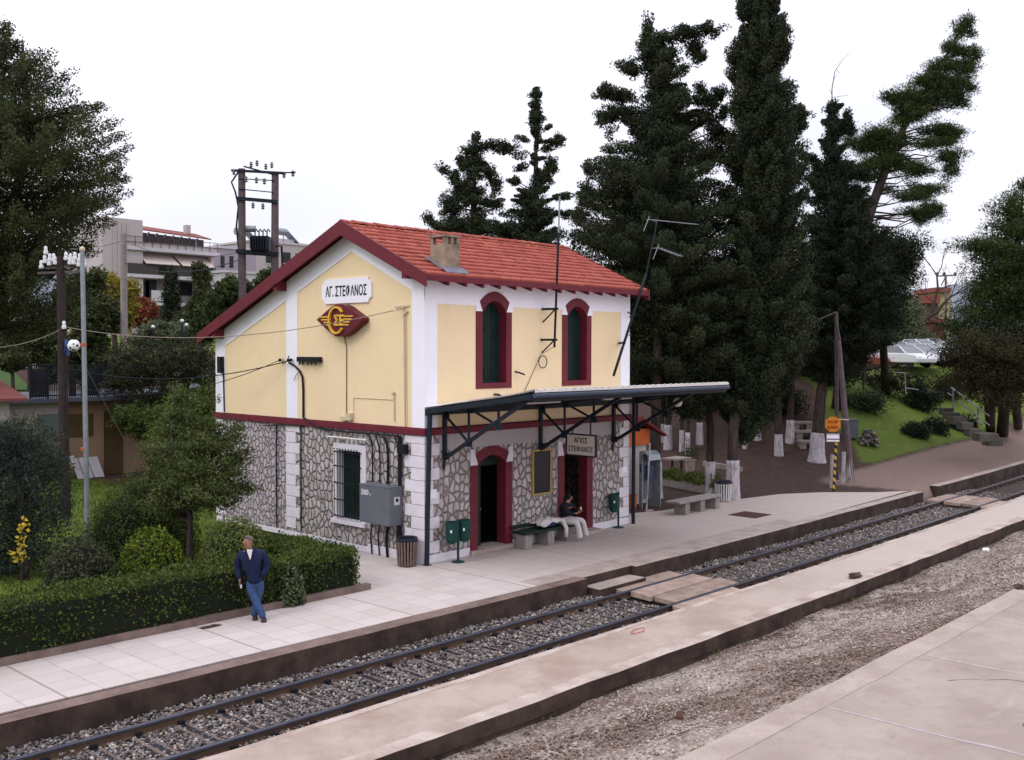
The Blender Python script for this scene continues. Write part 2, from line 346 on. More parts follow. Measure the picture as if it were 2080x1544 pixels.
# ---------------------------------------------------------------- strips along the track (they bend slightly)
def strip(name, x0, x1, y0, y1, z0, z1, mt, step=1., wob=0, parent=None, edge_wob=0, seed=1, side=None):
    """closed slab following the track; y0,y1 near/far edges; per-station wobble of the edges"""
    r = np.random.RandomState(seed); n = max(2, int((x1-x0)/step)); X = np.linspace(x0, x1, n+1)
    V = []; Fc = []; mi = []
    for k, x in enumerate(X):
        b = float(bend(x)); wa = r.uniform(-1, 1)*edge_wob; wb = r.uniform(-1, 1)*edge_wob; wz = r.uniform(-1, 1)*wob
        V += [(x, y0+b+wa, z0), (x, y1+b+wb, z0), (x, y1+b+wb, z1+wz), (x, y0+b+wa, z1+wz)]
    for k in range(n):
        a = k*4; c = a+4
        Fc += [(a, a+1, c+1, c), (a+1, a+2, c+2, c+1), (a+2, a+3, c+3, c+2), (a+3, a, c, c+3)]; mi += [1, 1, 0, 1]
    Fc += [(0, 3, 2, 1), (n*4, n*4+1, n*4+2, n*4+3)]; mi += [1, 1]
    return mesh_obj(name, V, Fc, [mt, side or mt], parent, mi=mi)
# ---------------------------------------------------------------- platforms, kerbs, track
pb = MB()
pl = [(-30, -3.62), (-14, -3.45), (1.5, -3.62), (12, -3.58), (21.9, -3.42), (20.6, -2.45), (19.2, -1.0), (17.6, -.1), (15.6, .25), (11.3, .75), (8.55, 1.7), (8.0, 3.0), (-1.2, 3.4), (-2.75, 3.2), (-2.75, -.98), (-30, -.98)]
pl = [(x, y+(float(bend(x)) if y < -3 else 0)) for x, y in pl]
pb.prism([(x, y, -.8) for x, y in pl], (0, 0, .8)); tag(pb.build('platform', paver), kind='structure')
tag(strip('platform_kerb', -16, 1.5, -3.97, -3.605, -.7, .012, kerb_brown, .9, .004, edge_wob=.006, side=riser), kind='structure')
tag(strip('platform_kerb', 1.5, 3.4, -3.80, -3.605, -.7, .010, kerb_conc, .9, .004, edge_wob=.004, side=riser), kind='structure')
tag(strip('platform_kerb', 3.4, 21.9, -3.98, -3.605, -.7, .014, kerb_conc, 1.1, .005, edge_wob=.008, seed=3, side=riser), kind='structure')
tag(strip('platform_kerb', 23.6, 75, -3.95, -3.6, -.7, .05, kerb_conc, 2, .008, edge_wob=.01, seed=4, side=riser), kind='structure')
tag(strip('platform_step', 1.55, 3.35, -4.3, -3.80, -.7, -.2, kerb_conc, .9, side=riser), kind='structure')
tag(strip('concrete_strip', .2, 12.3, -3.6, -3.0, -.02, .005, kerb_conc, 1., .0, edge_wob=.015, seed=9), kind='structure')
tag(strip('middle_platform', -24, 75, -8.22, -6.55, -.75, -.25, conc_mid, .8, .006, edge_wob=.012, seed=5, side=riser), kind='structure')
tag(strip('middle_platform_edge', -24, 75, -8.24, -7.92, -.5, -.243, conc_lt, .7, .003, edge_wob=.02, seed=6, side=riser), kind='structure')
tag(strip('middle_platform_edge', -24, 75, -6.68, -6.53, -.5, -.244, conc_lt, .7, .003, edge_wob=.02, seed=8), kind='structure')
npb = MB(); npb.prism([(-24, -26, -.9), (60, -26, -.9), (60, -10.6, -.9), (30, -11.1, -.9), (9.3, -11.25, -.9), (-24, -11.2, -.9)], (0, 0, .7)); tag(npb.build('near_platform', conc_near), kind='structure')
jb = MB()
r = np.random.RandomState(2)
for x0, yend in ((-2.2, -18), (1.6, -20), (5.1, -17), (8.3, -17), (-6, -14)):
    pts = []
    for k in range(14):
        y = -11.75+(yend+11.75)*k/13; pts.append((x0+r.uniform(-.05, .05)+.012*k*k*.2*r.uniform(.6, 1.2), y))
    for (xa, ya), (xb, yb) in zip(pts[:-1], pts[1:]):
        wd = r.uniform(.02, .055); jb.add([(xa-wd, ya, -.196), (xa+wd*.8, ya, -.196), (xb+wd, yb, -.196), (xb-wd, yb, -.196)], [(0, 3, 2, 1)])
ckm = mat('crack_dirt', (.07, .055, .05), .95, .3, 9); ck = MB(); r = np.random.RandomState(31)
for (x, y, a, n_) in ((.4, -12.6, -.4, 26), (3.0, -13.6, -1.9, 20), (6.2, -12.2, -1.2, 22), (-1.0, -14.2, .2, 18), (9.5, -13.0, -2.3, 18), (4.6, -15.5, -.2, 20)):
    for k in range(n_):
        a += r.randn()*.35; x2, y2 = x+.13*cos(a), y+.13*sin(a); wd = .006*r.uniform(.5, 1.6); ck.add([(x-wd*sin(a), y+wd*cos(a), -.1965), (x+wd*sin(a), y-wd*cos(a), -.1965), (x2+wd*sin(a), y2-wd*cos(a), -.1965), (x2-wd*sin(a), y2+wd*cos(a), -.1965)], [(0, 1, 2, 3)]); x, y = x2, y2
tag(ck.build('platform_cracks', ckm), kind='structure')
tag(jb.build('platform_joints', mat('pale_joint_mortar', (.44, .385, .385), .9, .25, 5)), kind='structure')
# a narrow kerb line on the near platform
tag(strip('near_platform_edge', -24, 9.2, -11.72, -11.24, -.6, -.192, concmat('near_kerb_concrete', (.41, .34, .295), (.33, .265, .23), 1.2), .9, .004, edge_wob=.02, seed=12), kind='structure')
# gravel bed of the lifted second track
def gravel_bed():
    X = np.arange(-26, 62, .35); Yv = np.linspace(-8.1, -11.4, 16)
    gx, gy = np.meshgrid(X, Yv); t = (gy+8.1)/-3.3
    z = -.56+.30*ss((t-.25)/.7)+.05*np.sin(gx*1.3+gy*2)*np.sin(gx*.5-gy*3)+.012*rs.randn(*gx.shape)
    z -= .08*np.exp(-((t-.12)/.1)**2)
    V = np.stack([gx, gy+bend(np.clip(gx, -20, 60))*(1-t), z], -1).reshape(-1, 3); ny, nx = gx.shape
    i = np.arange(nx*ny).reshape(ny, nx); Fc = np.stack([i[:-1, :-1], i[1:, :-1], i[1:, 1:], i[:-1, 1:]], -1).reshape(-1, 4)
    m, b = newmat('gravel_bed'); N, L = nodes(m); p = posn(N)
    mp = N.new('ShaderNodeMapping'); mp.inputs['Scale'].default_value = (.45, 1.1, 1); L.new(p, mp.inputs[0])
    n1 = noise(N, L, mp.outputs[0], 1.0, 5, .65); n3 = noise(N, L, p, 30, 4, .8)
    v = N.new('ShaderNodeTexVoronoi'); v.inputs['Scale'].default_value = 26; L.new(p, v.inputs['Vector'])
    sp = N.new('ShaderNodeSeparateColor'); L.new(v.outputs['Color'], sp.inputs[0])
    base = mixc(N, L, ramp(N, L, n1, [(.42, 0.), (.58, 1.)]), (.50, .42, .36), (.22, .15, .115))
    col = mixc(N, L, sp.outputs[0], mixc(N, L, .6, base, (.09, .065, .06)), base)
    col = mixc(N, L, ramp(N, L, sp.outputs[1], [(.8, 0.), (.9, .7)]), col, (.52, .45, .42))
    L.new(col, b.inputs['Base Color']); b.inputs['Roughness'].default_value = .95
    bump(N, L, b, mathn(N, L, 'ADD', n3, v.outputs['Distance']), .9, .03)
    return tag(mesh_obj('gravel_bed', V, Fc, m, smooth=True), kind='structure')
gravel_bed()
bb = strip('ballast_bed', -30, 80, -6.6, -3.9, -.8, -.47, mat('ballast_dust', (.055, .047, .045), .95, .4, 6, bmp=.8), 1.); tag(bb, kind='structure')
# loose stones
def stonefield(name, P, size, m, seed, rn=None):
    r = np.random.RandomState(seed); n = len(P)
    base = np.array([(1, 0, 0), (-1, 0, 0), (0, 1, 0), (0, -1, 0), (0, 0, 1), (0, 0, -1), (.6, .6, .5), (-.6, -.5, .6)], float)
    tri = np.array([(0, 2, 6), (0, 6, 4), (6, 2, 4), (2, 1, 4), (1, 7, 4), (7, 3, 4), (1, 3, 7), (3, 0, 4), (2, 0, 5), (1, 2, 5), (3, 1, 5), (0, 3, 5)])
    sz = size*r.uniform(.55, 1.25, (n, 1, 1))*np.array([1, 1, .75])*r.uniform(.7, 1.2, (n, 1, 3))
    V = base[None]+r.uniform(-.3, .3, (n, 8, 3)); V = V*sz
    a = r.uniform(0, 2*pi, n); c, s_ = np.cos(a)[:, None], np.sin(a)[:, None]; t = r.uniform(-.6, .6, n)[:, None]
    x, y, z = V[..., 0], V[..., 1], V[..., 2]; y, z = y*np.cos(t)-z*np.sin(t), y*np.sin(t)+z*np.cos(t)
    V = np.stack([x*c-y*s_, x*s_+y*c, z], -1)+P[:, None, :]
    Fc = (tri[None]+8*np.arange(n)[:, None, None]).reshape(-1, 3)
    o = mesh_obj(name, V.reshape(-1, 3), Fc, m)
    q = o.data.attributes.new('rnd', 'FLOAT', 'POINT'); q.data.foreach_set('value', np.repeat(r.rand(n) if rn is None else rn, 8).astype(np.float32)); return o
def stonecolmat(name, stops):
    m, b = newmat(name); N, L = nodes(m); at = N.new('ShaderNodeAttribute'); at.attribute_name = 'rnd'
    col = ramp(N, L, at.outputs['Fac'], stops); p = posn(N); n3 = noise(N, L, p, 40, 2, .6)
    L.new(mixc(N, L, mathn(N, L, 'MULTIPLY', n3, .4), col, (.03, .03, .03)), b.inputs['Base Color']); b.inputs['Roughness'].default_value = .85
    return m
balm = stonecolmat('ballast_stone', [(.0, (.04, .033, .032)), (.25, (.12, .108, .108)), (.5, (.21, .195, .205)), (.66, (.22, .15, .11)), (.82, (.33, .30, .29)), (1., (.54, .47, .41))])
X = rs.uniform(-13.5, 27, 64000); Yb = rs.uniform(-6.56, -3.98, 64000)
keep = rs.rand(64000) < np.clip(1.15-(X+13)/70, .3, 1); X, Yb = X[keep], Yb[keep]
inside = (Yb < -4.66) & (Yb > -6.05)
tie = (np.mod(X-.12*Yb*0, .68) < .2) & inside & (np.abs(Yb+5.36) < .5)
cross = ((X > 1.95) & (X < 4.9)) | ((X > 21.6) & (X < 24.2))
ok = ~cross & ~(tie & (rs.rand(len(X)) < .12+.5*np.sin(X*1.7)*np.sin(Yb*3+X))); X, Yb, inside = X[ok], Yb[ok], inside[ok]
Z = -.435+rs.uniform(-.02, .035, len(X))+np.where(inside, -.02, .02*np.sin(X*2.1))+np.where(Yb > -4.4, .035, 0)
tag(stonefield('ballast', np.stack([X, Yb+bend(X), Z], -1), .034, balm, 11), kind='stuff')
gm = stonecolmat('loose_gravel', [(.0, (.055, .04, .035)), (.15, (.16, .10, .072)), (.35, (.28, .19, .14)), (.5, (.23, .195, .19)), (.68, (.40, .31, .26)), (.85, (.50, .42, .37)), (1., (.68, .61, .56))])
n = 46000; X = rs.uniform(-9, 24, n); Yg = rs.uniform(-8.25, -11.4, n); t = (Yg+8.1)/-3.3
dens = .22+.78*(np.sin(X*.55+Yg*2.2)+.6*np.sin(X*1.3-Yg*1.1+2) > .0); ok = rs.rand(n) < dens*np.clip(1-(X-4)/40, .3, 1); X, Yg, t = X[ok], Yg[ok], t[ok]
Zg = -.55+.30*ss((t-.25)/.7)+.05*np.sin(X*1.3+Yg*2)*np.sin(X*.5-Yg*3)-.08*np.exp(-((t-.12)/.1)**2)
bp_ = ss((np.sin(X*.42+Yg*1.7+1)+.7*np.sin(X*.9-Yg*.8)+.3*rs.randn(len(X))+.5)/1.2)
tag(stonefield('loose_gravel', np.stack([X, Yg+bend(X)*(1-t), Zg], -1), .027, gm, 12, rs.rand(len(X))*.62+.38*(1-bp_)), kind='stuff')
# track: rails and sleepers
trk = thing('railway_track', (0, -5.36, -.45), 'rusty railway track with dark worn rails running past the platform', 'railway track')
def rail(y):
    hd = [(-.036, -.045), (.036, -.045), (.036, -.012), (.028, 0), (-.028, 0), (-.036, -.012)]
    wb = [(-.065, -.17), (.065, -.17), (.065, -.155), (.012, -.135), (.012, -.045), (-.012, -.045), (-.012, -.135), (-.065, -.155)]
    for nm, pr, mt in (('rail_head', hd, railtop), ('rail', wb, railside)):
        X = np.concatenate([np.arange(-26, 40, 1.5), np.arange(40, 90, 5)]); V = []; Fc = []; k = len(pr)
        for x in X: V += [(x, y+bend(x)+a, -.27+c) for a, c in pr]
        for i in range(len(X)-1): Fc += [(i*k+j, (i+1)*k+j, (i+1)*k+(j+1) % k, i*k+(j+1) % k) for j in range(k)]
        if nm == 'rail_head': head = (V, Fc)
        else:
            o = mesh_obj('rail', V, Fc, mt, trk); h = mesh_obj('rail_head', head[0], head[1], railtop, o)
rail(-4.625); rail(-6.095)
tb = MB(); tb.box(-.11, .11, -1.2, 1.2, -.14, 0)
tie0 = tb.build('sleeper', tiemat, trk, local=True); cl = MB()
pf = [(-.85, 0)]
for yy in (-.735, .735):
    for q in (-.08, .08): pf += [(yy+q-.03, .004), (yy+q-.03, .06), (yy+q+.03, .06), (yy+q+.03, .004)]
pf += [(.85, 0)]; cl.prism([(-.05, y, z) for y, z in pf], (.1, 0, 0))
cl0 = cl.build('rail_clip', blackiron, tie0, local=True)
xs = [x for x in np.arange(-13.9, 54, .68)][:100]
for i, x in enumerate(xs):
    o = tie0
    if i: o = tie0.copy(); COL.objects.link(o); o.parent = trk; c = cl0.copy(); COL.objects.link(c); c.parent = o
    o.location = (x, float(bend(x)), .028)
# crossings
PANEL_MATS = [concmat('crossing_panel_%s' % n, tuple(q*k for q in (.36, .27, .22)), tuple(q*k for q in (.24, .175, .145)), 3) for n, k in (('a', 1.), ('b', 1.12), ('c', .92), ('d', 1.2))]
def panelrow(nm, x0, x1, lab):
    t = thing(nm, (x0, -5.3, -.28), lab, 'crossing', 'timber and concrete crossings over the track')
    k = 0
    for y0, y1 in ((-4.56, -4.03), (-5.34, -4.70), (-6.02, -5.37), (-6.5, -6.17)):
        b = MB(); a = .28*((k*7) % 3-1); bx0, bx1 = x0+a*.6+(y0+5.3)*.25, x1+a+(y0+5.3)*.25; bd = float(bend(x0))
        b.prism([(bx0, y0+bd, -.40), (bx1, y0+bd, -.40), (bx1+.12, y1+bd, -.40), (bx0+.1, y1+bd, -.40)], (0, 0, .115+.01*(k % 2)))
        b.build('crossing_panel', PANEL_MATS[k], t, bevel=.012); k += 1
panelrow('track_crossing', 2.1, 4.7, 'worn panel crossing over the rails below the platform step near the station doors')
panelrow('track_crossing', 21.9, 24.1, 'far panel crossing over the rails by the stop sign end of the platform')
# small litter and covers
def blob(nm, P, sx, sy, sz, mt, lab, cat, seed=0, group=None):
    r = np.random.RandomState(seed); b = MB(); b.ball((0, 0, sz*.8), sx, sy, sz, 5)
    V = np.array(b.V); V *= 1+r.uniform(-.28, .28, (len(V), 1)); V[:, 2] = np.maximum(V[:, 2], 0)
    return tag(mesh_obj(nm, V+np.array(P), b.F, mt), lab, cat, group)
blob('crumpled_cloth', onz(1737, 1174, -.25), .26, .13, .07, mat('dirty_brown_cloth', (.09, .065, .05), .95, .5, 9), 'crumpled dark brown rag lying on the middle platform', 'rag', 3)
blob('crumpled_cloth', onz(2072, 1196, -.2), .22, .15, .05, MATS['dirty_brown_cloth'], 'dark scrap lying at the right edge of the near platform', 'rag', 5)
blob('white_wrapper', onz(2003, 1121, -.42), .17, .09, .06, mat('white_paper', (.8, .78, .76), .7, .1, 8), 'white crumpled paper wrapper lying on the bare gravel', 'litter', 6)
b = MB(); b.box(-.2, .2, -.05, .05, 0, .05); o = b.build('broken_brick', mat('dark_brick', (.10, .04, .03), .9, .3, 8), local=True, bevel=.008); o.location = onz(1380, 1456, -.42); o.rotation_euler = (0, .1, .5); tag(o, 'dark broken brick lying in the loose gravel', 'brick')
o = blob('dead_branch', onz(428, 1274, 0.0), .24, .07, .02, MATS['dirty_brown_cloth'], 'flat dark scrap lying on the pale platform left of the standing man', 'litter', 8)
b = MB(); P0 = onz(1296, 1282, -.24); b.tube([P0+np.array([.22*cos(a)*(1+.3*sin(2*a)), .1*sin(a), .01]) for a in np.linspace(0, 5.6, 22)], .008, 5)
tag(b.build('red_ribbon', mat('red_plastic', (.45, .08, .09), .5, .2, 3)), 'thin red ribbon looped on the middle platform', 'ribbon')
cover = thing('drain_cover', (12.5, -1.85, 0), 'rusty brown rectangular drain cover set in the platform', 'drain cover')
b = MB(); b.box(12.0, 13.05, -2.33, -1.33, 0, .012); b.build('frame', mat('rusted_iron', (.10, .055, .045), .85, .35, 8), cover)
b = MB()
for k in range(9): b.box(12.06+k*.107, 12.06+k*.107+.08, -2.27, -1.40, .012, .02)
b.build('grating', MATS['rusted_iron'], cover)
# ---------------------------------------------------------------- text
def text(name, body, center, right, up, height, mt, parent=None, width=None, extrude=.004, bold=.015, top=False):
    cu = bpy.data.curves.new('t', 'FONT'); cu.body = body; cu.align_x = 'CENTER'; cu.align_y = 'CENTER'; cu.extrude = 0; cu.offset = bold
    to = bpy.data.objects.new('t', cu); COL.objects.link(to); bpy.context.view_layer.update()
    me = bpy.data.meshes.new_from_object(to.evaluated_get(bpy.context.evaluated_depsgraph_get()))
    bpy.data.objects.remove(to); bpy.data.curves.remove(cu)
    V = np.array([v.co[:] for v in me.vertices]); Fc = [tuple(p.vertices) for p in me.polygons]; bpy.data.meshes.remove(me)
    mn, mx = V.min(0), V.max(0); V = V-(mn+mx)/2; h = mx[1]-mn[1]; wd = mx[0]-mn[0]
    sy = height/h; sx = (width/wd) if width else sy
    R_, U_ = np.array(right, float), np.array(up, float); Nn = np.cross(R_, U_)
    P = np.array(center, float)+V[:, :1]*sx*R_+V[:, 1:2]*sy*U_
    n = len(P); W = np.concatenate([P+Nn*extrude, P]); F2 = Fc+[tuple(i+n for i in f[::-1]) for f in Fc]
    from collections import Counter
    ed = Counter(); 
    for f in Fc:
        for i in range(len(f)): ed[tuple(sorted((f[i], f[(i+1) % len(f)])))] += 1
    for f in Fc:
        for i in range(len(f)):
            a, b = f[i], f[(i+1) % len(f)]
            if ed[tuple(sorted((a, b)))] == 1: F2.append((b, a, a+n, b+n))
    return mesh_obj(name, W, F2, mt, parent)
# ---------------------------------------------------------------- station building
st = thing('station_building', (0, 0, 0), 'cream yellow two storey railway station with stone ground floor and red tiled roof', 'station')
L_, Wp, W_ = 8.4, 5.84, 9.6; YR, ZR, SF, SB = 2.83, 8.62, .46, .40
def ztop(y): return ZR-(SF*(YR-y) if y < YR else SB*(y-YR))
def wall_holes(b, fn, a0, a1, z0, z1, holes):    # rectangle minus holes -> boxes; fn(a0,a1,z0,z1) adds a box
    xs = sorted({a0, a1, *[h[0] for h in holes], *[h[1] for h in holes]})
    for p, q in zip(xs[:-1], xs[1:]):
        hs = sorted([h for h in holes if h[0] <= p+1e-6 and h[1] >= q-1e-6], key=lambda h: h[2]); z = z0
        for h in hs:
            if h[2] > z: fn(p, q, z, h[2])
            z = h[3]
        if z < z1: fn(p, q, z, z1)
DOORS = [(1.84, 2.92, .12, 2.62), (5.33, 6.38, .12, 2.62)]; WINS = [(2.00, 2.93, 4.44, 6.64), (5.45, 6.34, 4.44, 6.60)]
GW = (2.49, 3.49, .77, 2.62)
b = MB()
wall_holes(b, lambda p, q, r0, r1: b.box(p, q, 0, .30, r0, r1), 0.45, L_, 0, 3.25, DOORS)
wall_holes(b, lambda p, q, r0, r1: b.box(0, .45, p, q, r0, r1), 0, Wp, 0, 3.25, [(GW[0]-.02, GW[1]+.02, GW[2]-.02, GW[3]+.02)])
b.box(8.0, L_-.002, .45, W_, 0, 3.25)
b.build('stone_wall', stone, st)
b = MB(); b.box(0.001, .45, Wp, W_, 0, 3.25); b.box(.45, L_, 9.2, W_-.002, 0, 3.25); b.build('annex_stone_wall', stone_small, st, label='greyer rubble wall of the lean-to end')
b = MB()
wall_holes(b, lambda p, q, r0, r1: b.box(p, q, 0, .30, r0, r1), 0.45, L_, 3.25, 7.12, WINS)
for x0, x1 in ((0, .45), (8.0, L_-.002)):
    zo = -.16
    pl = [(0, 3.25), (W_, 3.25), (W_, ztop(W_)+zo), (YR, ZR+zo), (0, ztop(0)+zo)]
    b.prism([(x0, y, z) for y, z in pl], (x1-x0, 0, 0))
b.box(.45, L_, 9.2, W_-.002, 3.25, 5.6)
b.build('rendered_wall', yellow, st)
b = MB(); b.box(.5, 7.9, .5, 9.1, 2.9, 2.95); b.box(.5, 7.9, .5, 9.1, 5.9, 5.95); b.build('floor_slab', conc_grey, st)
b = MB(); b.box(.5, 7.9, 2.2, 2.25, .1, 2.9); b.box(.5, 7.9, 1.2, 1.25, 2.95, 5.9); b.build('inner_partition', mat('dim_interior_wall', (.02, .018, .017), .9, .2, 2), st)  # near-black colour stands in for the unlit rooms behind the openings
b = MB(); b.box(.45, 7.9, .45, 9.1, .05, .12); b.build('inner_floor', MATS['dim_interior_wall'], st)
# white trim, proud of the render
T = .018; b = MB()
b.box(-T, 0, 0.0, .45, 3.36, 6.85); b.box(-T, 0, 5.30, 5.84, 3.36, 7.0); b.box(-T, 0, 9.07, W_+T, 3.36, 5.6)
def slope_band(ya, yb, off0, off1): b.prism([(-T-.002, ya, ztop(ya)+off0), (-T-.002, yb, ztop(yb)+off0), (-T-.002, yb, ztop(yb)+off1), (-T-.002, ya, ztop(ya)+off1)], (T, 0, 0))
slope_band(-T, YR, -.16, -.72); slope_band(YR, W_+T, -.16, -.70)
b.box(-T, .41, -T, 0, 3.36, 7.1); b.box(7.96, L_+T, -T, 0, 3.36, 7.1)
wall_holes(b, lambda p, q, r0, r1: b.box(p, q, -T+.001, 0, r0, r1), .41, 7.96, 6.47, 7.1, [(2.02, 2.91, 6.4, 6.62), (5.47, 6.32, 6.4, 6.58)])
for c in (2.465, 5.895):
    for s in (-1, 1): b.prism([(c+s*.44, -T-.004, 6.33), (c+s*.70, -T-.004, 6.33), (c+s*.70, -T-.004, 6.75), (c+s*.44, -T-.004, 6.75)], (0, T, 0))
b.box(L_, L_+T, 0, .4, 3.36, 6.9)
b.build('white_trim', white, st)
b = MB(); b.box(-.075, .0, -.075, W_+.06, 3.20, 3.36); b.box(0, L_+.07, -.075, 0, 3.20, 3.36); b.box(-.05, .0, -.05, W_+.05, 3.36, 3.385); b.box(0, L_+.04, -.05, 0, 3.36, 3.385)
b.build('string_course', maroon, st, bevel=.015)
b = MB(); wall_holes(b, lambda p, q, r0, r1: b.box(p, q, -.012, 0, r0, r1), .5, 7.75, 2.80, 3.2, []); b.build('cement_band', greystrip, st)
b = MB(); b.box(-.03, 0, -.03, 2.2, 0, .24); b.box(-.026, 0, 2.2, W_, 0, .15)
for x0, x1 in ((-.03, 1.56), (3.2, 5.07), (6.65, 8.43)): b.box(x0, x1, -.03, 0, 0, .21)
b.build('plinth', quoin, st, bevel=.01)
qs = [MB() for _ in range(5)]; k = 0; z = .24
while z < 3.18:
    z1 = min(z+.305, 3.19); g = .006; lw = .72 if k % 2 else .48
    qs[0].box(-.022, 0, -.022, lw, z+g, z1-g); qs[1].box(0, .28 if k % 2 else .49, -.022, 0, z+g, z1-g)
    qs[2].box(-.022, 0, 5.22 if k % 2 else 5.40, 5.87, z+g, z1-g)
    qs[3].box(-.022, 0, 9.2 if k % 2 else 9.05, W_+.02, z+g, z1-g)
    qs[4].box(8.12 if k % 2 else 7.92, L_+.022, -.022, 0, z+g, z1-g); z = z1; k += 1
for q_ in qs: q_.build('quoin_column', quoin, st, bevel=.008)
# door and window surrounds
def arch_frame(nm, x0, x1, o0, o1, z0, zs, crown, th, ocrown, parent, sill=None, y=-.02, depth=.306):
    """maroon jambs, arch and reveal; x0..x1 opening, o0..o1 outer"""
    x0, x1 = x0+.014, x1-.014; b = MB(); c = (x0+x1)/2
    b.box(o0, x0, y, depth, z0, zs); b.box(x1, o1, y, depth, z0, zs)
    n = 10; hw = (x1-x0)/2
    inn = [(c+hw*(2*i/n-1), zs+.0+(crown-zs)*(1-(2*i/n-1)**2)) for i in range(n+1)]
    ow = hw+.11; outr = [(c+ow*(2*i/n-1), zs+.26+(ocrown-zs-.26)*(1-(2*i/n-1)**2)) for i in range(n+1)]
    for i in range(n):
        (xa, za), (xb, zb) = inn[i], inn[i+1]; (xc, zc), (xd, zd) = outr[i+1], outr[i]
        V = [(xa, y-.012, za), (xb, y-.012, zb), (xc, y-.012, zc), (xd, y-.012, zd), (xa, depth, za), (xb, depth, zb), (xc, depth, zc), (xd, depth, zd)]
        Fc = [(0, 1, 2, 3), (7, 6, 5, 4), (4, 5, 1, 0), (3, 2, 6, 7)]
        if i == 0: Fc.append((0, 3, 7, 4))
        if i == n-1: Fc.append((1, 5, 6, 2))
        b.add(V, Fc)
    if sill: b.box(o0, o1, y-.0015, depth, sill[0], sill[1])
    return b.build(nm, maroon, parent)
for i, (x0, x1, z0, z1) in enumerate(WINS):
    o0, o1 = x0-.22, x1+.2; sh = MB(); cx = (x0+x1)/2
    sh.box(x0+.004, cx-.008, .25, .29, 4.44, z1+.02); sh.box(cx+.008, x1-.004, .25, .29, 4.44, z1+.02)
    for s, a, c in ((0, x0+.06, cx-.07), (1, cx+.07, x1-.06)):
        for q in range(30): z = 4.55+q*.066; sh.obox(((a+c)/2, .242, z), ((c-a)/2, 0, 0), (0, .012, -.012), (0, .004, .004))
    wn = sh.build('window', darkgreen, st); fr = arch_frame('window_frame', x0, x1, o0, o1, 4.44, 6.33, z1-.02, .2, z1+.22, wn, (4.31, 4.455))
wn.parent = st
for i, (x0, x1, z0, z1) in enumerate(DOORS):
    o0, o1 = (1.58, 3.17) if i == 0 else (5.08, 6.63)
    d = MB()
    if i == 0:
        d.box(x0+.004, x0+.42, .29, .34, .12, 2.25); d.box(x0+.004, x1-.004, .28, .33, 2.25, 2.5)
        for zz in (.3, 1.0, 1.6): d.box(x0+.07, x0+.36, .278, .29, zz, zz+.45)
    else:
        d.box(x0+.004, x0+.05, .29, .34, .12, 2.5); d.obox((x0+.06, .64, 1.25), (.02, 0, 0), (0, .3, 0), (0, 0, 1.1)); d.box(x0+.004, x1-.004, .29, .33, 2.3, 2.5)
    dr = d.build('door', darkgreen, st)
    if i == 0: hb = MB(); hb.ball((x0+.38, .265, 1.1), .025, n=5); hb.build('door_handle', galv, dr)
    arch_frame('door_frame', x0, x1, o0, o1, .0, 2.33, 2.56, .2, 2.80, dr)
    sb = MB(); sb.box(x0-.3, x1+.28, -.42 if i else -.12, 0, 0, .115); sb.box(x0, x1, 0, .5, 0, .13); sb.build('door_step', kerb_conc, dr, bevel=.015)
    wb = MB(); c = (x0+x1)/2
    for s in (-1, 1):
        wb.prism([(c+s*.54, -.03, 2.33), (c+s*.80, -.03, 2.33), (c+s*.80, -.03, 2.74), (c+s*.66, -.03, 2.74)][::s], (0, .03, 0))
    wb.build('arch_shoulder', quoin, dr)
# gable window
y0, y1, z0, z1 = GW
gw = MB(); gw.box(.2, .24, y0, (y0+y1)/2-.01, z0, z1); gw.box(.2, .24, (y0+y1)/2+.01, y1, z0, z1)
for q in range(26): gw.obox((.192, (y0+y1)/2, z0+.08+q*.07), (0, (y1-y0)/2-.06, 0), (.012, 0, -.012), (.004, 0, .004))
gwo = gw.build('window', darkgreen, st)
f = MB(); f.box(-.03, .46, 2.26, y0, .76, 2.80); f.box(-.03, .46, y1, 3.65, .76, 2.80); f.box(-.031, .46, y0, y1, z1, 2.801); f.build('window_frame', quoin, gwo, bevel=.008)
f = MB(); f.box(-.11, .2, 2.22, 3.68, .645, .76); f.build('window_sill', quoin, gwo, bevel=.01)
f = MB()
for q in range(9): yy = 2.5+q*.123; f.tube([(-.12, yy, .82), (-.12, yy, 2.62)], .009, 5)
for zz in (.86, 1.3, 1.75, 2.2, 2.58): f.bar((-.12, 2.46, zz), (-.12, 3.52, zz), .012, .03); f.bar((-.12, 2.46, zz), (0, 2.44, zz), .012, .03); f.bar((-.12, 3.52, zz), (0, 3.54, zz), .012, .03)
for q in range(9): f.ball((-.125, 2.5+q*.123, 2.66), .022, n=4)
f.build('window_grille', blackiron, gwo)
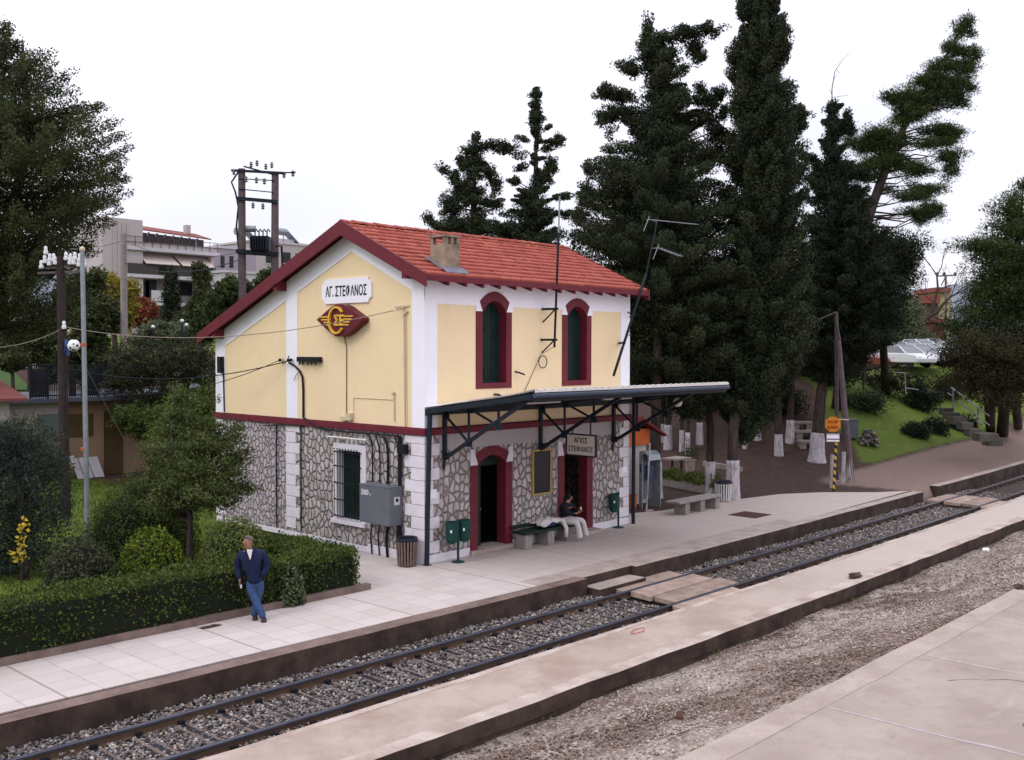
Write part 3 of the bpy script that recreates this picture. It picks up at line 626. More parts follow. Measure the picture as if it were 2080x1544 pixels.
# roof: tiled height field
def tiles(y_a, y_b, name, mt):
    n_rows = 12 if y_a < YR else 22
    sl = SF if y_a < YR else SB; Ls = abs(y_b-y_a); row = Ls/n_rows
    X = np.arange(-.36, 8.72, .035 if y_a < YR else .07); Sx = []
    for k in range(n_rows):
        for t, h in ((.05, -.02), (.03, .028), (.0, .046), (.04, .068), (.5, .045), (.97, .022), (1.06, .018)): Sx.append((k*row+t*row, h, k))
    V = []; r = np.random.RandomState(4); jit = r.uniform(-.006, .006, (n_rows, 60))
    for s, h, k in Sx:
        yy = y_a+s if y_b > y_a else y_a-s
        c = X/.21; fr = c-np.floor(c); wave = .016*np.abs(np.sin(pi*fr))+.018*(np.exp(-((fr-.12)/.09)**2))
        idx = np.clip(np.floor(c).astype(int)+3, 0, 59)
        zz = ztop(yy)+h*1.1+wave+jit[k, idx]
        V.append(np.stack([X, np.full_like(X, yy), zz], -1))
    V = np.array(V); ny, nx = V.shape[:2]; i = np.arange(nx*ny).reshape(ny, nx)
    Fc = np.stack([i[:-1, :-1], i[:-1, 1:], i[1:, 1:], i[1:, :-1]], -1).reshape(-1, 4)
    if y_b < y_a: Fc = Fc[:, ::-1]
    return mesh_obj(name, V.reshape(-1, 3), Fc, mt, st)
m, bs = newmat('red_roof_tile'); N, L = nodes(m); p = posn(N); sp = N.new('ShaderNodeSeparateXYZ'); L.new(p, sp.inputs[0])
fx = mathn(N, L, 'FLOOR', mathn(N, L, 'DIVIDE', sp.outputs[0], .21)); fy = mathn(N, L, 'FLOOR', mathn(N, L, 'DIVIDE', mathn(N, L, 'ADD', sp.outputs[1], .45), 3.28/12))
cv = N.new('ShaderNodeCombineXYZ'); L.new(fx, cv.inputs[0]); L.new(fy, cv.inputs[1]); wn_ = N.new('ShaderNodeTexWhiteNoise'); L.new(cv.outputs[0], wn_.inputs[0])
n1 = noise(N, L, p, 1.2, 5, .6); n2 = noise(N, L, p, 14, 4, .7)
col = ramp(N, L, wn_.outputs[0], [(0., (.29, .070, .052)), (.5, (.38, .098, .070)), (.85, (.33, .080, .060)), (1., (.45, .16, .11))])
col = mixc(N, L, ramp(N, L, n1, [(.4, 0.), (.7, .4)]), col, (.28, .07, .05)); col = mixc(N, L, ramp(N, L, n2, [(.62, 0.), (.8, .5)]), col, (.55, .34, .22))
L.new(col, bs.inputs['Base Color']); bs.inputs['Roughness'].default_value = .8; rooftile = m; bump(N, L, bs, n2, .3, .006)
rf = tiles(-.45, YR, 'roof', rooftile)
o = tiles(10.0, YR, 'roof', rooftile)
b = MB()
for x0, x1 in ((-.34, 8.7),):
    b.prism([(x0, -.40, ztop(-.40)-.01), (x0, YR, ZR-.01), (x0, YR, ZR-.10), (x0, -.40, ztop(-.40)-.10)], (x1-x0, 0, 0))
    b.prism([(x0, YR, ZR-.01), (x0, 9.95, ztop(9.95)-.01), (x0, 9.95, ztop(9.95)-.10), (x0, YR, ZR-.10)], (x1-x0, 0, 0))
b.build('roof_deck', maroon, rf)
for x0, x1 in ((-.42, -.37), (8.72, 8.77)):
    b = MB(); b.prism([(x0, -.5, ztop(-.5)+.07), (x0, YR, ZR+.09), (x0, 10.05, ztop(10.05)+.07), (x0, 10.05, ztop(10.05)-.25), (x0, YR, ZR-.30), (x0, -.5, ztop(-.5)-.25)], (x1-x0, 0, 0)); b.build('barge_board', maroon, rf)
b = MB()
for yy in (.35, 5.9, 9.2): zz = ztop(yy)-.1; b.box(-.36, 0, yy-.09, yy+.09, zz-.30, zz-.02)
for k in range(14): xx = .35+k*.61; b.prism([(xx, -.43, 6.98), (xx, 0, 7.18), (xx, 0, 7.05), (xx, -.43, 6.90)], (.09, 0, 0))
b.build('rafter_end', maroon, rf)
b = MB(); b.box(-.37, 8.72, -.49, -.452, 6.99, 7.13); b.build('fascia', maroon, rf)
b = MB(); r = np.random.RandomState(5)
x = -.38
while x < 8.7:
    zz = ZR+.03+r.uniform(-.01, .012); n = 9; V = []; rr = .115
    for j in range(n): a = pi*j/(n-1); V.append((x, YR+rr*cos(a)*1.1, zz+rr*sin(a)*.8))
    for j in range(n): a = pi*j/(n-1); V.append((x+.40, YR+rr*.86*cos(a)*1.1, zz+rr*.8*sin(a)*.8-.0))
    b.add(V, [(j, j+1, n+j+1, n+j) for j in range(n-1)]+[tuple(range(n))]); x += .365
b.build('ridge_tiles', rooftile, rf)
# verge row over the far gable
def roofhit(u, v):
    rr = ray(u, v); A = rr[2]-SF*rr[1]; B = (ZR-SF*YR)+SF*CAM[1]-CAM[2]; t = B/A; return CAM+rr*t
pc = roofhit(904, 553); cx, cy, cz = pc
chm = mat('sooty_chimney_render', (.36, .27, .20), .9, .55, 4, bmp=.5, c2=(.16, .125, .10))
b = MB(); zt = cz+.95
b.box(cx, cx+.50, cy, cy+.54, cz-.1, zt-.24)
for px, py in ((0, 0), (.40, 0), (0, .44), (.40, .44), (.2, 0.001)): b.box(cx+px, cx+px+.10, cy+py, cy+py+.10, zt-.24, zt-.06)
b.box(cx-.03, cx+.53, cy-.03, cy+.57, zt-.06, zt); ch = b.build('chimney', chm, rf)
b = MB()
for (x0, x1, ya, yb) in ((cx-.14, cx+.64, cy-.22, cy), (cx-.14, cx, cy-.001, cy+.62), (cx+.5, cx+.64, cy-.001, cy+.62)):
    V = [(x0, ya, ztop(ya)+.075), (x1, ya, ztop(ya)+.075), (x1, yb, ztop(yb)+.12), (x0, yb, ztop(yb)+.12)]
    b.prism(V, (0, 0, .02))
b.build('chimney_flashing', mat('lead_flashing', (.20, .20, .24), .7, .3, 6), ch)
# downpipe posts at the wall corners
o = MB().tube([(-.02, -.11, 0), (-.0, -.11, 1.2), (.06, -.13, 3.78)], .062, 10).box(-.1, .06, -.19, -.03, 0, .02).build('corner_post', steel, st)
o = MB().tube([(8.52, .02-.13, 0), (8.52, -.11, 3.9)], .06, 10).build('corner_post', steel, st)
# ---- canopy (part of the station)
def cz_(y): return 3.86+(-y)*.145
cb = MB()
X = np.arange(-.02, 9.0, .03); Yc = np.linspace(-3.12, -.02, 8); V = []
for y in Yc:
    left = -.06+.66*(-y)/3.1
    for x in X: V.append((max(x, left), y, cz_(y)+.045+.05*ss((-y-2.5)/.5)+.022*abs(sin(pi*x/.27))))
nx, ny = len(X), len(Yc); i = np.arange(nx*ny).reshape(ny, nx); Fq = np.stack([i[:-1, :-1], i[:-1, 1:], i[1:, 1:], i[1:, :-1]], -1).reshape(-1, 4)
V = np.array(V); V2 = np.concatenate([V, V-[0, 0, .02]]); edge = np.stack([i[0, :-1], i[0, :-1]+nx*ny, i[0, 1:]+nx*ny, i[0, 1:]], -1)
el = np.stack([i[:-1, 0], i[1:, 0], i[1:, 0]+nx*ny, i[:-1, 0]+nx*ny], -1); er = np.stack([i[1:, -1], i[:-1, -1], i[:-1, -1]+nx*ny, i[1:, -1]+nx*ny], -1)
Fq = np.concatenate([Fq, Fq[:, ::-1]+nx*ny, edge, el, er])
sheet = mat('pale_corrugated_sheet', (.78, .74, .70), .6, .2, 3, bmp=.1)
cano = mesh_obj('canopy', V2, Fq, sheet, st)
b = MB()
b.tube([(.57, -3.12, cz_(-3.12)-.045), (9.02, -3.12, cz_(-3.12)-.045)], .06, 12); b.build('gutter', mat('blue_black_gutter', (.05, .065, .10), .35, .2, 3, bmp=0), cano)
b = MB(); b.box(.6, 9.0, -3.145, -3.115, cz_(-3.12)+.03, cz_(-3.12)+.085); b.build('roof_edge', sheet, cano)
b = MB()
b.box(.6, 9.0, -3.05, -2.97, cz_(-3)-.17, cz_(-3)-.03)
b.bar((.02, -.06, 3.80), (.58, -3.05, cz_(-3.05)-.06), .08, .13)
b.bar((9.0, -.02, 3.80), (9.0, -3.05, cz_(-3.05)-.08), .06, .12)
for y in (-.9, -1.9): b.box(.1+.22*-y, 9.0, y-.03, y+.03, cz_(y)-.11, cz_(y)-.01)
b.box(.0, 9.0, -.10, -.02, 3.70, 3.83); b.build('canopy_beam', steel, cano)
b = MB()
V = [(-.0, -.1, cz_(-.1)-.008), (.6, -2.95, cz_(-2.95)-.008), (8.98, -2.95, cz_(-2.95)-.008), (8.98, -.1, cz_(-.1)-.008)]
b.prism(V, (0, 0, .006)); b.build('canopy_soffit', mat('tan_soffit_board', (.38, .30, .23), .8, .3, 2), cano)
for xb in (.63, 4.27, 7.58):
    b = MB(); g = 0
    P = lambda y, z: (xb, -.06-y, z)
    b.bar(P(0, 2.60), P(0, 3.78), .09, .09); b.bar(P(-.02, 2.58), P(2.95, cz_(-3)-.06), .07, .085)
    b.bar(P(0, 3.78), P(2.95, cz_(-3)-.10), .06, .06); b.bar(P(.02, 3.68), P(.86, 3.04), .045, .05); b.bar(P(.86, 3.05), P(.86, 3.90), .045, .05)
    b.bar(P(.95, 3.86), P(1.87, 3.50), .045, .05); b.bar(P(1.87, 3.5), P(1.87, 4.05), .045, .05)
    for y, z in ((.86, 3.03), (1.87, 3.50), (.05, 3.70), (.03, 2.66), (.9, 3.86)): b.obox(P(y, z), (.012, 0, 0), (0, .11, 0), (0, 0, .09))
    b.tube([P(.02, 2.60), P(-.03, 2.45), P(-.03, 2.3)], .03, 6); b.build('canopy_bracket', steel, cano)
for x0 in (2.1, 5.2):
    b = MB(); b.box(x0, x0+1.25, -1.56, -1.46, cz_(-1.5)-.12, cz_(-1.5)-.02); b.build('strip_light', mat('white_enamel', (.7, .68, .66), .4, .1, 3, bmp=0), cano)
b = MB(); b.ball((8.75, -1.55, 3.78), .14, n=8); b.build('globe_lamp', MATS['white_enamel'], cano)
# ---- things on the gable wall
RX, UP = (0, -1, 0), (0, 0, 1)
def gpt(y, z, d=0): return (-d, y, z)
sg = thing('name_sign', (0, 3.05, 6.9), 'white station name sign high on the yellow gable wall', 'sign')
y0, y1, z0, z1, k = 2.0, 4.12, 6.56, 7.22, .13
pl = [(y0+k, z0), (y1-k, z0), (y1-k*.9, z0+k*.5), (y1-k*.3, z0+k), (y1, z0+k), (y1, z1-k), (y1-k*.4, z1-k), (y1-k, z1-k*.35), (y1-k, z1), (y0+k, z1), (y0+k, z1-k*.4), (y0+k*.35, z1-k), (y0, z1-k), (y0, z0+k), (y0+k*.35, z0+k), (y0+k, z0+k*.4)]
MB().prism([(-.05, y, z) for y, z in pl], (.05, 0, 0)).build('sign_board', white, sg)
ink = mat('navy_ink', (.012, .015, .035), .6, .1, 5, bmp=0)
text('lettering', 'ΑΓ. ΣΤΕΦΑΝΟΣ', (-.052, 3.06, 6.89), RX, UP, .31, ink, sg, width=1.76, bold=.021)
em = thing('railway_emblem', (0, 3.05, 6.1), 'dark red winged railway emblem with yellow letters on the gable wall', 'emblem')
yc, zc = 3.10, 6.10
sh = [(-.97, .03), (-.30, .37), (-.12, .42), (.12, .42), (.30, .37), (.95, .05), (.97, -.02), (.86, -.10), (.34, -.36), (.12, -.43), (-.12, -.43), (-.34, -.34), (-.66, -.16)]
MB().prism([(-.26, yc-a, zc+c) for a, c in sh], (.26, 0, 0)).build('emblem_body', mat('emblem_red', (.13, .014, .026), .4, .15, 4, bmp=0), em)
gold = mat('emblem_yellow', (.80, .47, .06), .5, .2, 5, bmp=0)
b = MB(); pts = [(-.06+.315*cos(a), .345*sin(a)) for a in np.linspace(radians(38), radians(322), 30)]
for (a, c), (a2, c2) in zip(pts[:-1], pts[1:]): b.bar((-.285, yc-a, zc+c), (-.285, yc-a2, zc+c2), .05, .075, up=(1, 0, 0))
b.build('ring', gold, em)
text('lettering', 'ΣΕ', (-.262, yc-.05, zc), RX, UP, .30, gold, em, width=.42, extrude=.04, bold=.03)
b = MB()
for k in range(4):
    z = zc+.10-k*.075; b.box(-.285, -.26, yc-.62+.06*k, yc-.22, z-.017, z+.017); b.box(-.285, -.26, yc+.32, yc+.84-.11*k, z-.017, z+.017)
b.build('wing_bars', gold, em)
def cable(b, pts, r=.011, n=5): b.tube(pts, r, n)
# fixtures
jbx = thing('junction_box', (0, 3.03, 3.5), 'cream junction box on the maroon ledge with a cable up to the emblem', 'junction box')
cream = mat('cream_plastic', (.62, .52, .36), .6, .15, 6)
b = MB(); b.box(-.12, 0, 2.80, 3.02, 3.44, 3.64); b.box(-.09, 0, 3.04, 3.28, 3.42, 3.54); b.build('box', cream, jbx, bevel=.01)
b = MB(); cable(b, [(-.02, 3.18, 5.72), (-.02, 3.07, 5.38), (-.02, 3.08, 3.6)], .012); b.build('cable', mat('brown_cable', (.16, .12, .09), .8, .3, 5), jbx)
wi = thing('wire_rack', (0, 4.65, 5.05), 'black wall rack with insulator hooks beside the white pilaster', 'wire rack')
b = MB(); b.box(-.12, -.02, 4.15, 5.2, 4.98, 5.12); b.build('rail', blackiron, wi)
b = MB()
for yy in (5.05, 4.9, 4.65, 4.5, 4.3): b.tube([(-.1, yy, 5.0), (-.14, yy, 4.93), (-.18, yy-.05, 4.9), (-.16, yy-.1, 4.95)], .014, 5); b.ball((-.12, yy, 4.95), .035, n=4)
b.build('hooks', blackiron, wi)
b = MB(); cable(b, [(-.1, 5.6, 4.95), (-.06, 5.4, 4.88), (-.05, 5.15, 4.72), (-.05, 5.02, 4.55), (-.04, 5.0, 4.2), (-.04, 5.0, 3.4)], .03, 7); cable(b, [(-.05, 5.15, 4.72), (-.07, 5.3, 4.6), (-.05, 5.42, 4.45)], .01)
b.build('cable_run', blackiron, wi)
wi2 = thing('wall_insulator', (0, 5.9, 5.0), 'small black insulator bracket on the lean-to wall left of the pilaster', 'insulator')
b = MB(); b.ball((-.09, 6.05, 5.02), .05, n=5); b.ball((-.09, 5.62, 5.02), .05, n=5); b.ball((-.09, 5.5, 5.03), .045, n=5); b.tube([(-.02, 6.0, 5.05), (-.1, 5.9, 4.92), (-.1, 5.75, 4.95), (-.02, 5.7, 5.15)], .012, 5); b.build('insulators', blackiron, wi2)
bk = thing('wire_bracket', (0, .8, 6.38), 'beige wire bracket high on the gable with a conduit running down', 'bracket')
b = MB(); b.bar((0, .55, 6.42), (-.05, 1.05, 6.40), .05); b.bar((-.05, .75, 6.38), (-.25, .9, 6.28), .03); b.bar((-.03, .6, 6.3), (-.03, .75, 6.2), .06); b.build('bracket', cream, bk)
b = MB(); cable(b, [(-.025, .74, 6.38), (-.02, .71, 3.4)], .02, 6); cable(b, [(-.02, .66, 6.2), (-.015, .64, 3.4)], .01, 6); b.build('conduit', cream, bk)
ol = thing('surface_conduit', (0, 1.9, 4.0), 'thin painted conduit outline near the bottom of the gable wall', 'conduit')
b = MB(); b.tube([(-.012, 2.78, 3.5), (-.012, 2.78, 4.05), (-.012, 1.15, 4.05)], .012, 5); b.tube([(-.03, 1.12, 4.22), (-.03, 1.11, 3.5)], .018, 6); b.ball((-.05, 1.13, 4.22), .05, n=5); b.build('conduit', cream, ol)
ci = MB(); cable(ci, [(-.05, 5.0, 3.43), (-.10, 4.2, 3.17), (-.09, 3.2, 3.13), (-.09, 2.0, 3.15), (-.09, .9, 3.14)], .025, 6)
for yy in (6.3, 5.1): cable(ci, [(-.05, yy, 3.16), (-.05, yy, .2)], .022, 6)
cable(ci, [(-.09, 6.9, 3.1), (-.08, 5.9, 3.17), (-.08, 5.0, 3.2)], .018, 6)
for yy, dz in ((1.95, 0), (1.65, .3), (1.35, .1), (.92, 0), (1.3, .2)):
    cable(ci, [(-.09, yy+.12, 3.1), (-.06, yy+.03, 2.95-dz*.4), (-.05, yy, 2.7-dz), (-.06, yy, 1.9), (-.06, yy-.02, .9), (-.06, yy+.07, .5), (-.06, yy+.02, .0)], .02, 6)
cable(ci, [(-.07, .86, 3.15), (-.07, .84, .0)], .048, 8)
tag(ci.build('wall_cables', blackiron), 'black cables running down the stone gable wall around the grey box', 'cables')
mb_ = MB(); mb_.box(-.2, -.02, .58, .82, 2.72, 2.95); 
tag(mb_.build('wall_siren', blackiron, bevel=.01), 'black round siren box on the stone gable beside the corner quoins', 'siren')
lt = MB(); lt.tube([(-.2, 3.68, 2.98), (-.2, 2.02, 2.98)], .022, 8); lt.bar((-.2, 3.5, 2.98), (0, 3.5, 3.0), .03); lt.bar((-.2, 2.2, 2.98), (0, 2.2, 3.0), .03)
tag(lt.build('tube_light', MATS['white_enamel']), 'white tube light above the barred gable window', 'lamp')
eb = thing('electrical_cabinet', (-.25, 1.4, .9), 'grey metal electrical cabinet on the stone gable marked 380 V', 'cabinet')
gp = mat('grey_cabinet_paint', (.135, .145, .165), .5, .15, 3, bmp=.1)
b = MB(); b.box(-.46, -.03, .80, 1.98, .90, 1.86); b.build('cabinet_body', gp, eb, bevel=.012)
b = MB(); b.box(-.47, -.02, .79, 1.99, 1.86, 1.885); b.build('cabinet_lid', gp, eb)
wp = mat('white_paint_marks', (.62, .62, .64), .7, .1, 8, bmp=0)
text('lettering', '380', (-.462, 1.76, 1.68), RX, UP, .14, wp, eb, width=.30, extrude=.002, bold=.03); text('lettering', 'V', (-.462, 1.54, 1.63), RX, UP, .07, wp, eb, extrude=.002)
b = MB(); b.box(-.30, -.12, .795, .80, 1.42, 1.62); b.build('label_plate', wp, eb); b = MB(); b.ball((-.21, .79, 1.54), .05, .01, .05, n=5); b.build('switch_knob', blackiron, eb)
# left edge fixture
lf = MB(); cable(lf, [(-.05, 9.15, 5.0), (-.05, 9.12, 4.6), (-.04, 9.1, 3.4)], .022, 6); lf.tube([(-.05, 9.55, 4.55), (-.3, 9.5, 4.4), (-.32, 9.5, 4.1)], .02, 6); lf.box(-.16, -.02, 9.12, 9.3, 4.6, 5.1); lf.ball((-.3, 9.5, 4.0), .06, n=5)
tag(lf.build('corner_cable', blackiron), 'black cable and hook on the far white corner of the gable', 'cable')
# tiny spot lamps on the front wall above the canopy
for k, (x, lab) in enumerate(((2.5, 'small dark spot lamp under the left upstairs window'), (5.9, 'small dark spot lamp under the right upstairs window'))):
    b = MB(); b.box(x-.05, x+.05, -.1, 0, 4.13, 4.17); b.ball((x+.02, -.14, 4.12), .07, .05, .04, n=5); tag(b.build('spot_lamp', blackiron), lab, 'lamp', 'spot lamps on the front wall')
b = MB(); b.tube([(3.28, 0, 4.74), (3.3, -.12, 4.72), (3.45, -.2, 4.66)], .025, 6); tag(b.build('overflow_pipe', blackiron), 'short bent black pipe on the yellow front wall', 'pipe')
# antenna masts
am = thing('antenna_mast', (4.45, -.45, 5.4), 'tall vertical antenna mast bracketed between the upstairs windows', 'antenna')
b = MB(); b.tube([(4.38, -.45, 5.40), (4.54, -.45, 8.55)], .032, 8); b.build('mast', blackiron, am)
b = MB(); b.tube([(4.54, -.45, 8.55), (4.58, -.45, 9.55)], .022, 8); b.build('mast_tip', galv, am)
for z, x in ((6.46, 4.43), (5.61, 4.39)):
    b = MB(); b.bar((x+.08, -.47, z), (x-.06, 0, z), .06, .06); b.bar((x, -.40, z-.04), (x-.02, 0, z-.36), .03, .03); b.build('bracket_arm', blackiron, am)
b = MB(); b.tube([(4.3+.17*cos(a), -.1, 5.0+.17*sin(a)) for a in np.linspace(0, 2*pi, 18)], .014, 5); b.tube([(4.4, -.4, 5.4), (4.2, -.1, 5.2), (4.1, -.03, 4.9), (3.6, -.03, 4.15)], .008, 5); b.build('cable_coil', blackiron, am)
al = thing('leaning_antenna', (7.0, -.5, 4.6), 'leaning television antenna mast at the right corner of the station', 'antenna')
top = np.array([8.58, -.5, 7.65]); b = MB(); b.tube([(6.98, -.5, 4.58), top], .04, 8); b.tube([top, top+[.45, -.1, 1.75]], .02, 6); b.build('mast', blackiron, al)
for (u0, v0, u1, v1, n, r_) in ((1318, 446, 1415, 456, 14, .16), (1337, 503, 1384, 521, 8, .14)):
    a0, a1 = ony(u0, v0, -.8), ony(u1, v1, -1.2); b = MB(); b.bar(a0, a1, .022)
    for k in range(n): c = a0+(a1-a0)*(k+.5)/n; b.tube([c+np.array([.0, r_, .10*r_]), c-np.array([0, r_, .1*r_])], .006, 4)
    b.tube([a0+np.array([-.12, .1, -.35]), a0+np.array([.03, 0, .1])], .012, 5); b.bar(a0+(a1-a0)*.06, top+np.array([.45, -.1, 1.75])*((a0[2]-top[2])/1.75), .015)
    b.build('aerial', galv, al)
b = MB(); b.bar((7.45, -.55, 5.56), (7.9, 0, 5.54), .06); b.build('bracket_arm', blackiron, al)
b = MB()
for z in (5.95, 6.5): b.tube([(8.3, -.02, z), (8.28, -.12, z-.05), (8.3, -.14, z-.14), (8.34, -.05, z-.16)], .02, 5)
tag(b.build('wall_hooks', blackiron), 'dark hooks on the white corner strip behind the leaning antenna', 'hooks')
# notice board, hanging sign
nb = thing('notice_board', (4.33, 0, 1.33), 'glazed notice board in a thin gold frame between the doors', 'notice board')
b = MB(); b.box(3.98, 4.67, -.055, -.02, 1.36, 2.53); b.build('glass', glassd, nb)
b = MB(); b.box(3.94, 3.98, -.075, 0, 1.32, 2.57); b.box(4.67, 4.71, -.075, 0, 1.32, 2.57); b.box(3.98, 4.67, -.0749, 0, 1.32, 1.36); b.box(3.98, 4.67, -.0749, 0, 2.53, 2.57); b.build('frame', mat('gold_frame', (.48, .32, .09), .45, .2, 5), nb)
hs = thing('hanging_name_sign', (4.27, -1.5, 2.5), 'cream hanging platform sign with dark Greek station name', 'sign')
b = MB(); b.box(4.25, 4.30, -1.99, -1.03, 2.52, 3.05); b.build('sign_board', mat('cream_sign', (.56, .50, .44), .6, .12, 4, bmp=0), hs)
b = MB(); b.box(4.235, 4.315, -2.02, -1.0, 2.485, 2.52); b.box(4.235, 4.315, -2.02, -1.0, 3.05, 3.085); b.box(4.2355, 4.3145, -2.02, -1.99, 2.52, 3.05); b.box(4.2355, 4.3145, -1.03, -1.0, 2.52, 3.05)
b.build('sign_frame', steel, hs); b = MB(); b.bar((4.27, -1.2, 3.08), (4.27, -1.2, 3.22), .025); b.bar((4.27, -1.82, 3.08), (4.27, -1.82, 3.46), .03); b.build('hanger', steel, hs)
text('lettering', 'ΑΓΙΟΣ', (4.248, -1.5, 2.915), RX, UP, .15, ink, hs, width=.46, bold=.012); text('lettering', 'ΣΤΕΦΑΝΟΣ', (4.248, -1.5, 2.68), RX, UP, .15, ink, hs, width=.84, bold=.012)
b = MB(); b.box(.02, .38, -.034, -.022, 1.62, 1.84); tag(b.build('wall_plaque', white), 'small white plaque on the quoins behind the corner post', 'plaque')
b = MB(); b.box(8.05, 8.28, -.034, -.022, 1.6, 1.78); tag(b.build('wall_plaque', white), 'small pale plaque on the right hand quoins above the green bin', 'plaque')
# ---------------------------------------------------------------- foliage
def unit(a): return a/(np.linalg.norm(a, axis=-1, keepdims=True)+1e-9)
def leaf_mesh(name, P, A, ln, wd, mt, parent=None, r=None, Nn=None, rn=None):
    n = len(P); r = r or rs; A = unit(A); Nn = unit(r.randn(n, 3)) if Nn is None else unit(unit(Nn)+r.randn(n, 3)*.42); B = unit(np.cross(A, Nn)); ln = (ln*r.uniform(.6, 1.35, n))[:, None]; wd = (wd*r.uniform(.6, 1.3, n))[:, None]
    V = np.stack([P-A*ln/2, P+B*wd/2-A*ln*.05, P+A*ln/2, P-B*wd/2-A*ln*.05], 1).reshape(-1, 3)
    Fc = (np.arange(4)[None]+4*np.arange(n)[:, None])
    o = mesh_obj(name, V, Fc, mt, parent); q = o.data.attributes.new('rnd', 'FLOAT', 'POINT'); q.data.foreach_set('value', np.repeat(r.rand(n) if rn is None else rn, 4).astype(np.float32)); return o
def scatter_clumps(C, Rr, n_per, r, flat=.75, dirs=None, up=.3, xy=1.):
    """C (k,3) clump centres, Rr (k,) radii -> leaf positions and axes"""
    k = len(C); d = unit(r.randn(k*n_per, 3)); rad = r.uniform(0, 1, (k*n_per, 1))**.28
    off = d*rad*np.repeat(Rr, n_per)[:, None]; off[:, 2] *= flat; off[:, :2] *= xy
    if dirs is not None: D_ = np.repeat(dirs, n_per, 0); off = off+D_*(off*D_).sum(1, keepdims=True)*.55
    P = np.repeat(C, n_per, 0)+off
    A = r.randn(k*n_per, 3)*.6; A[:, 2] += up
    if dirs is not None: A += D_*.6
    return P, A, unit(off/np.repeat(Rr, n_per)[:, None])+(D_*.35 if dirs is not None else 0)+[0, 0, .15]
def rows_clumps(depth, rows, n, r, thick=.9, shell=.6, size=(.25, .5), jag=.08):
    """clump centres filling the solid of revolution given by pixel rows (v, u_left, u_right)"""
    rows = np.array(rows, float); v0, v1 = rows[0, 0], rows[-1, 0]
    vv = np.linspace(v0, v1, 400); wl = np.interp(vv, rows[:, 0], rows[:, 1]); wr = np.interp(vv, rows[:, 0], rows[:, 2])
    p = np.maximum(wr-wl, 6)**1.4; p /= p.sum(); i = r.choice(400, n, p=p)
    v = vv[i]+r.uniform(-1, 1, n)*(v1-v0)/400; uc = (wl[i]+wr[i])/2; hw = (wr[i]-wl[i])/2
    th = r.uniform(0, 2*pi, n); rad = r.uniform(0, 1, n)**shell; s = 1+r.randn(n)*jag
    u = uc+hw*rad*np.cos(th)*s; pm = depth/F_PX; dep = hw*pm*rad*np.sin(th)*thick
    C = np.array([D(a, b, depth) for a, b in zip(u, v)])+dep[:, None]*Fh
    core = np.array([D(a, b, depth) for a, b in zip(uc, v)])
    sz = r.uniform(size[0], size[1], n)*np.clip(hw*pm*1.6, .25, 1)
    return C, sz, unit(C-core+[0, 0, .15]), v
def blob_clumps(blobs, n, r, size=(.25, .45)):
    """blobs: (u, v, depth, ru_px, rv_px)"""
    bl = np.array(blobs, float); p = bl[:, 3]*bl[:, 4]; p /= p.sum(); i = r.choice(len(bl), n, p=p)
    d = unit(r.randn(n, 3)); rad = r.uniform(0, 1, n)**.45; b = bl[i]; pm = b[:, 2]/F_PX
    C = np.array([D(q[0]+q[3]*a[0]*w_, q[1]+q[4]*a[1]*w_, q[2]) for q, a, w_ in zip(b, d, rad)]) + (d[:, 2]*rad*b[:, 3]*pm*.9)[:, None]*Fh
    core = np.array([D(q[0], q[1], q[2]) for q in b])
    return C, r.uniform(size[0], size[1], n), unit(C-core)
cyp = leafmat('cypress_foliage', (.016, .027, .014), (.058, .070, .032), .05, (.012, .019, .011))
cypd = leafmat('dark_conifer_foliage', (.012, .021, .012), (.038, .048, .024), .05, (.007, .012, .008))
pinem = leafmat('pine_foliage', (.022, .040, .012), (.070, .098, .028), .10, (.012, .024, .009), clump=.8)
decid = leafmat('broad_leaves', (.026, .040, .014), (.110, .122, .050), .22, (.018, .026, .011), clump=.9)
olive = leafmat('olive_leaves', (.085, .105, .055), (.16, .18, .10), .25, (.04, .055, .03))
hedge_m = leafmat('hedge_leaves', (.036, .060, .014), (.125, .160, .036), .2, (.024, .042, .011), clump=2)
dome_m = leafmat('clipped_bush_leaves', (.085, .115, .030), (.175, .205, .056), .2, (.052, .072, .020))
lime_m = leafmat('yellow_green_leaves', (.045, .085, .008), (.19, .22, .022), .2, (.030, .055, .008), clump=3)
yel_m = leafmat('yellow_autumn_leaves', (.42, .30, .03), (.60, .45, .06), .3, (.25, .22, .03))
red_m = leafmat('red_autumn_leaves', (.16, .035, .025), (.26, .09, .04), .3, (.08, .03, .02))
grey_m = leafmat('grey_green_leaves', (.030, .038, .018), (.092, .100, .052), .15, (.018, .024, .012))
brown_m = leafmat('brown_tinged_leaves', (.024, .028, .012), (.075, .060, .030), .15, (.014, .018, .009))
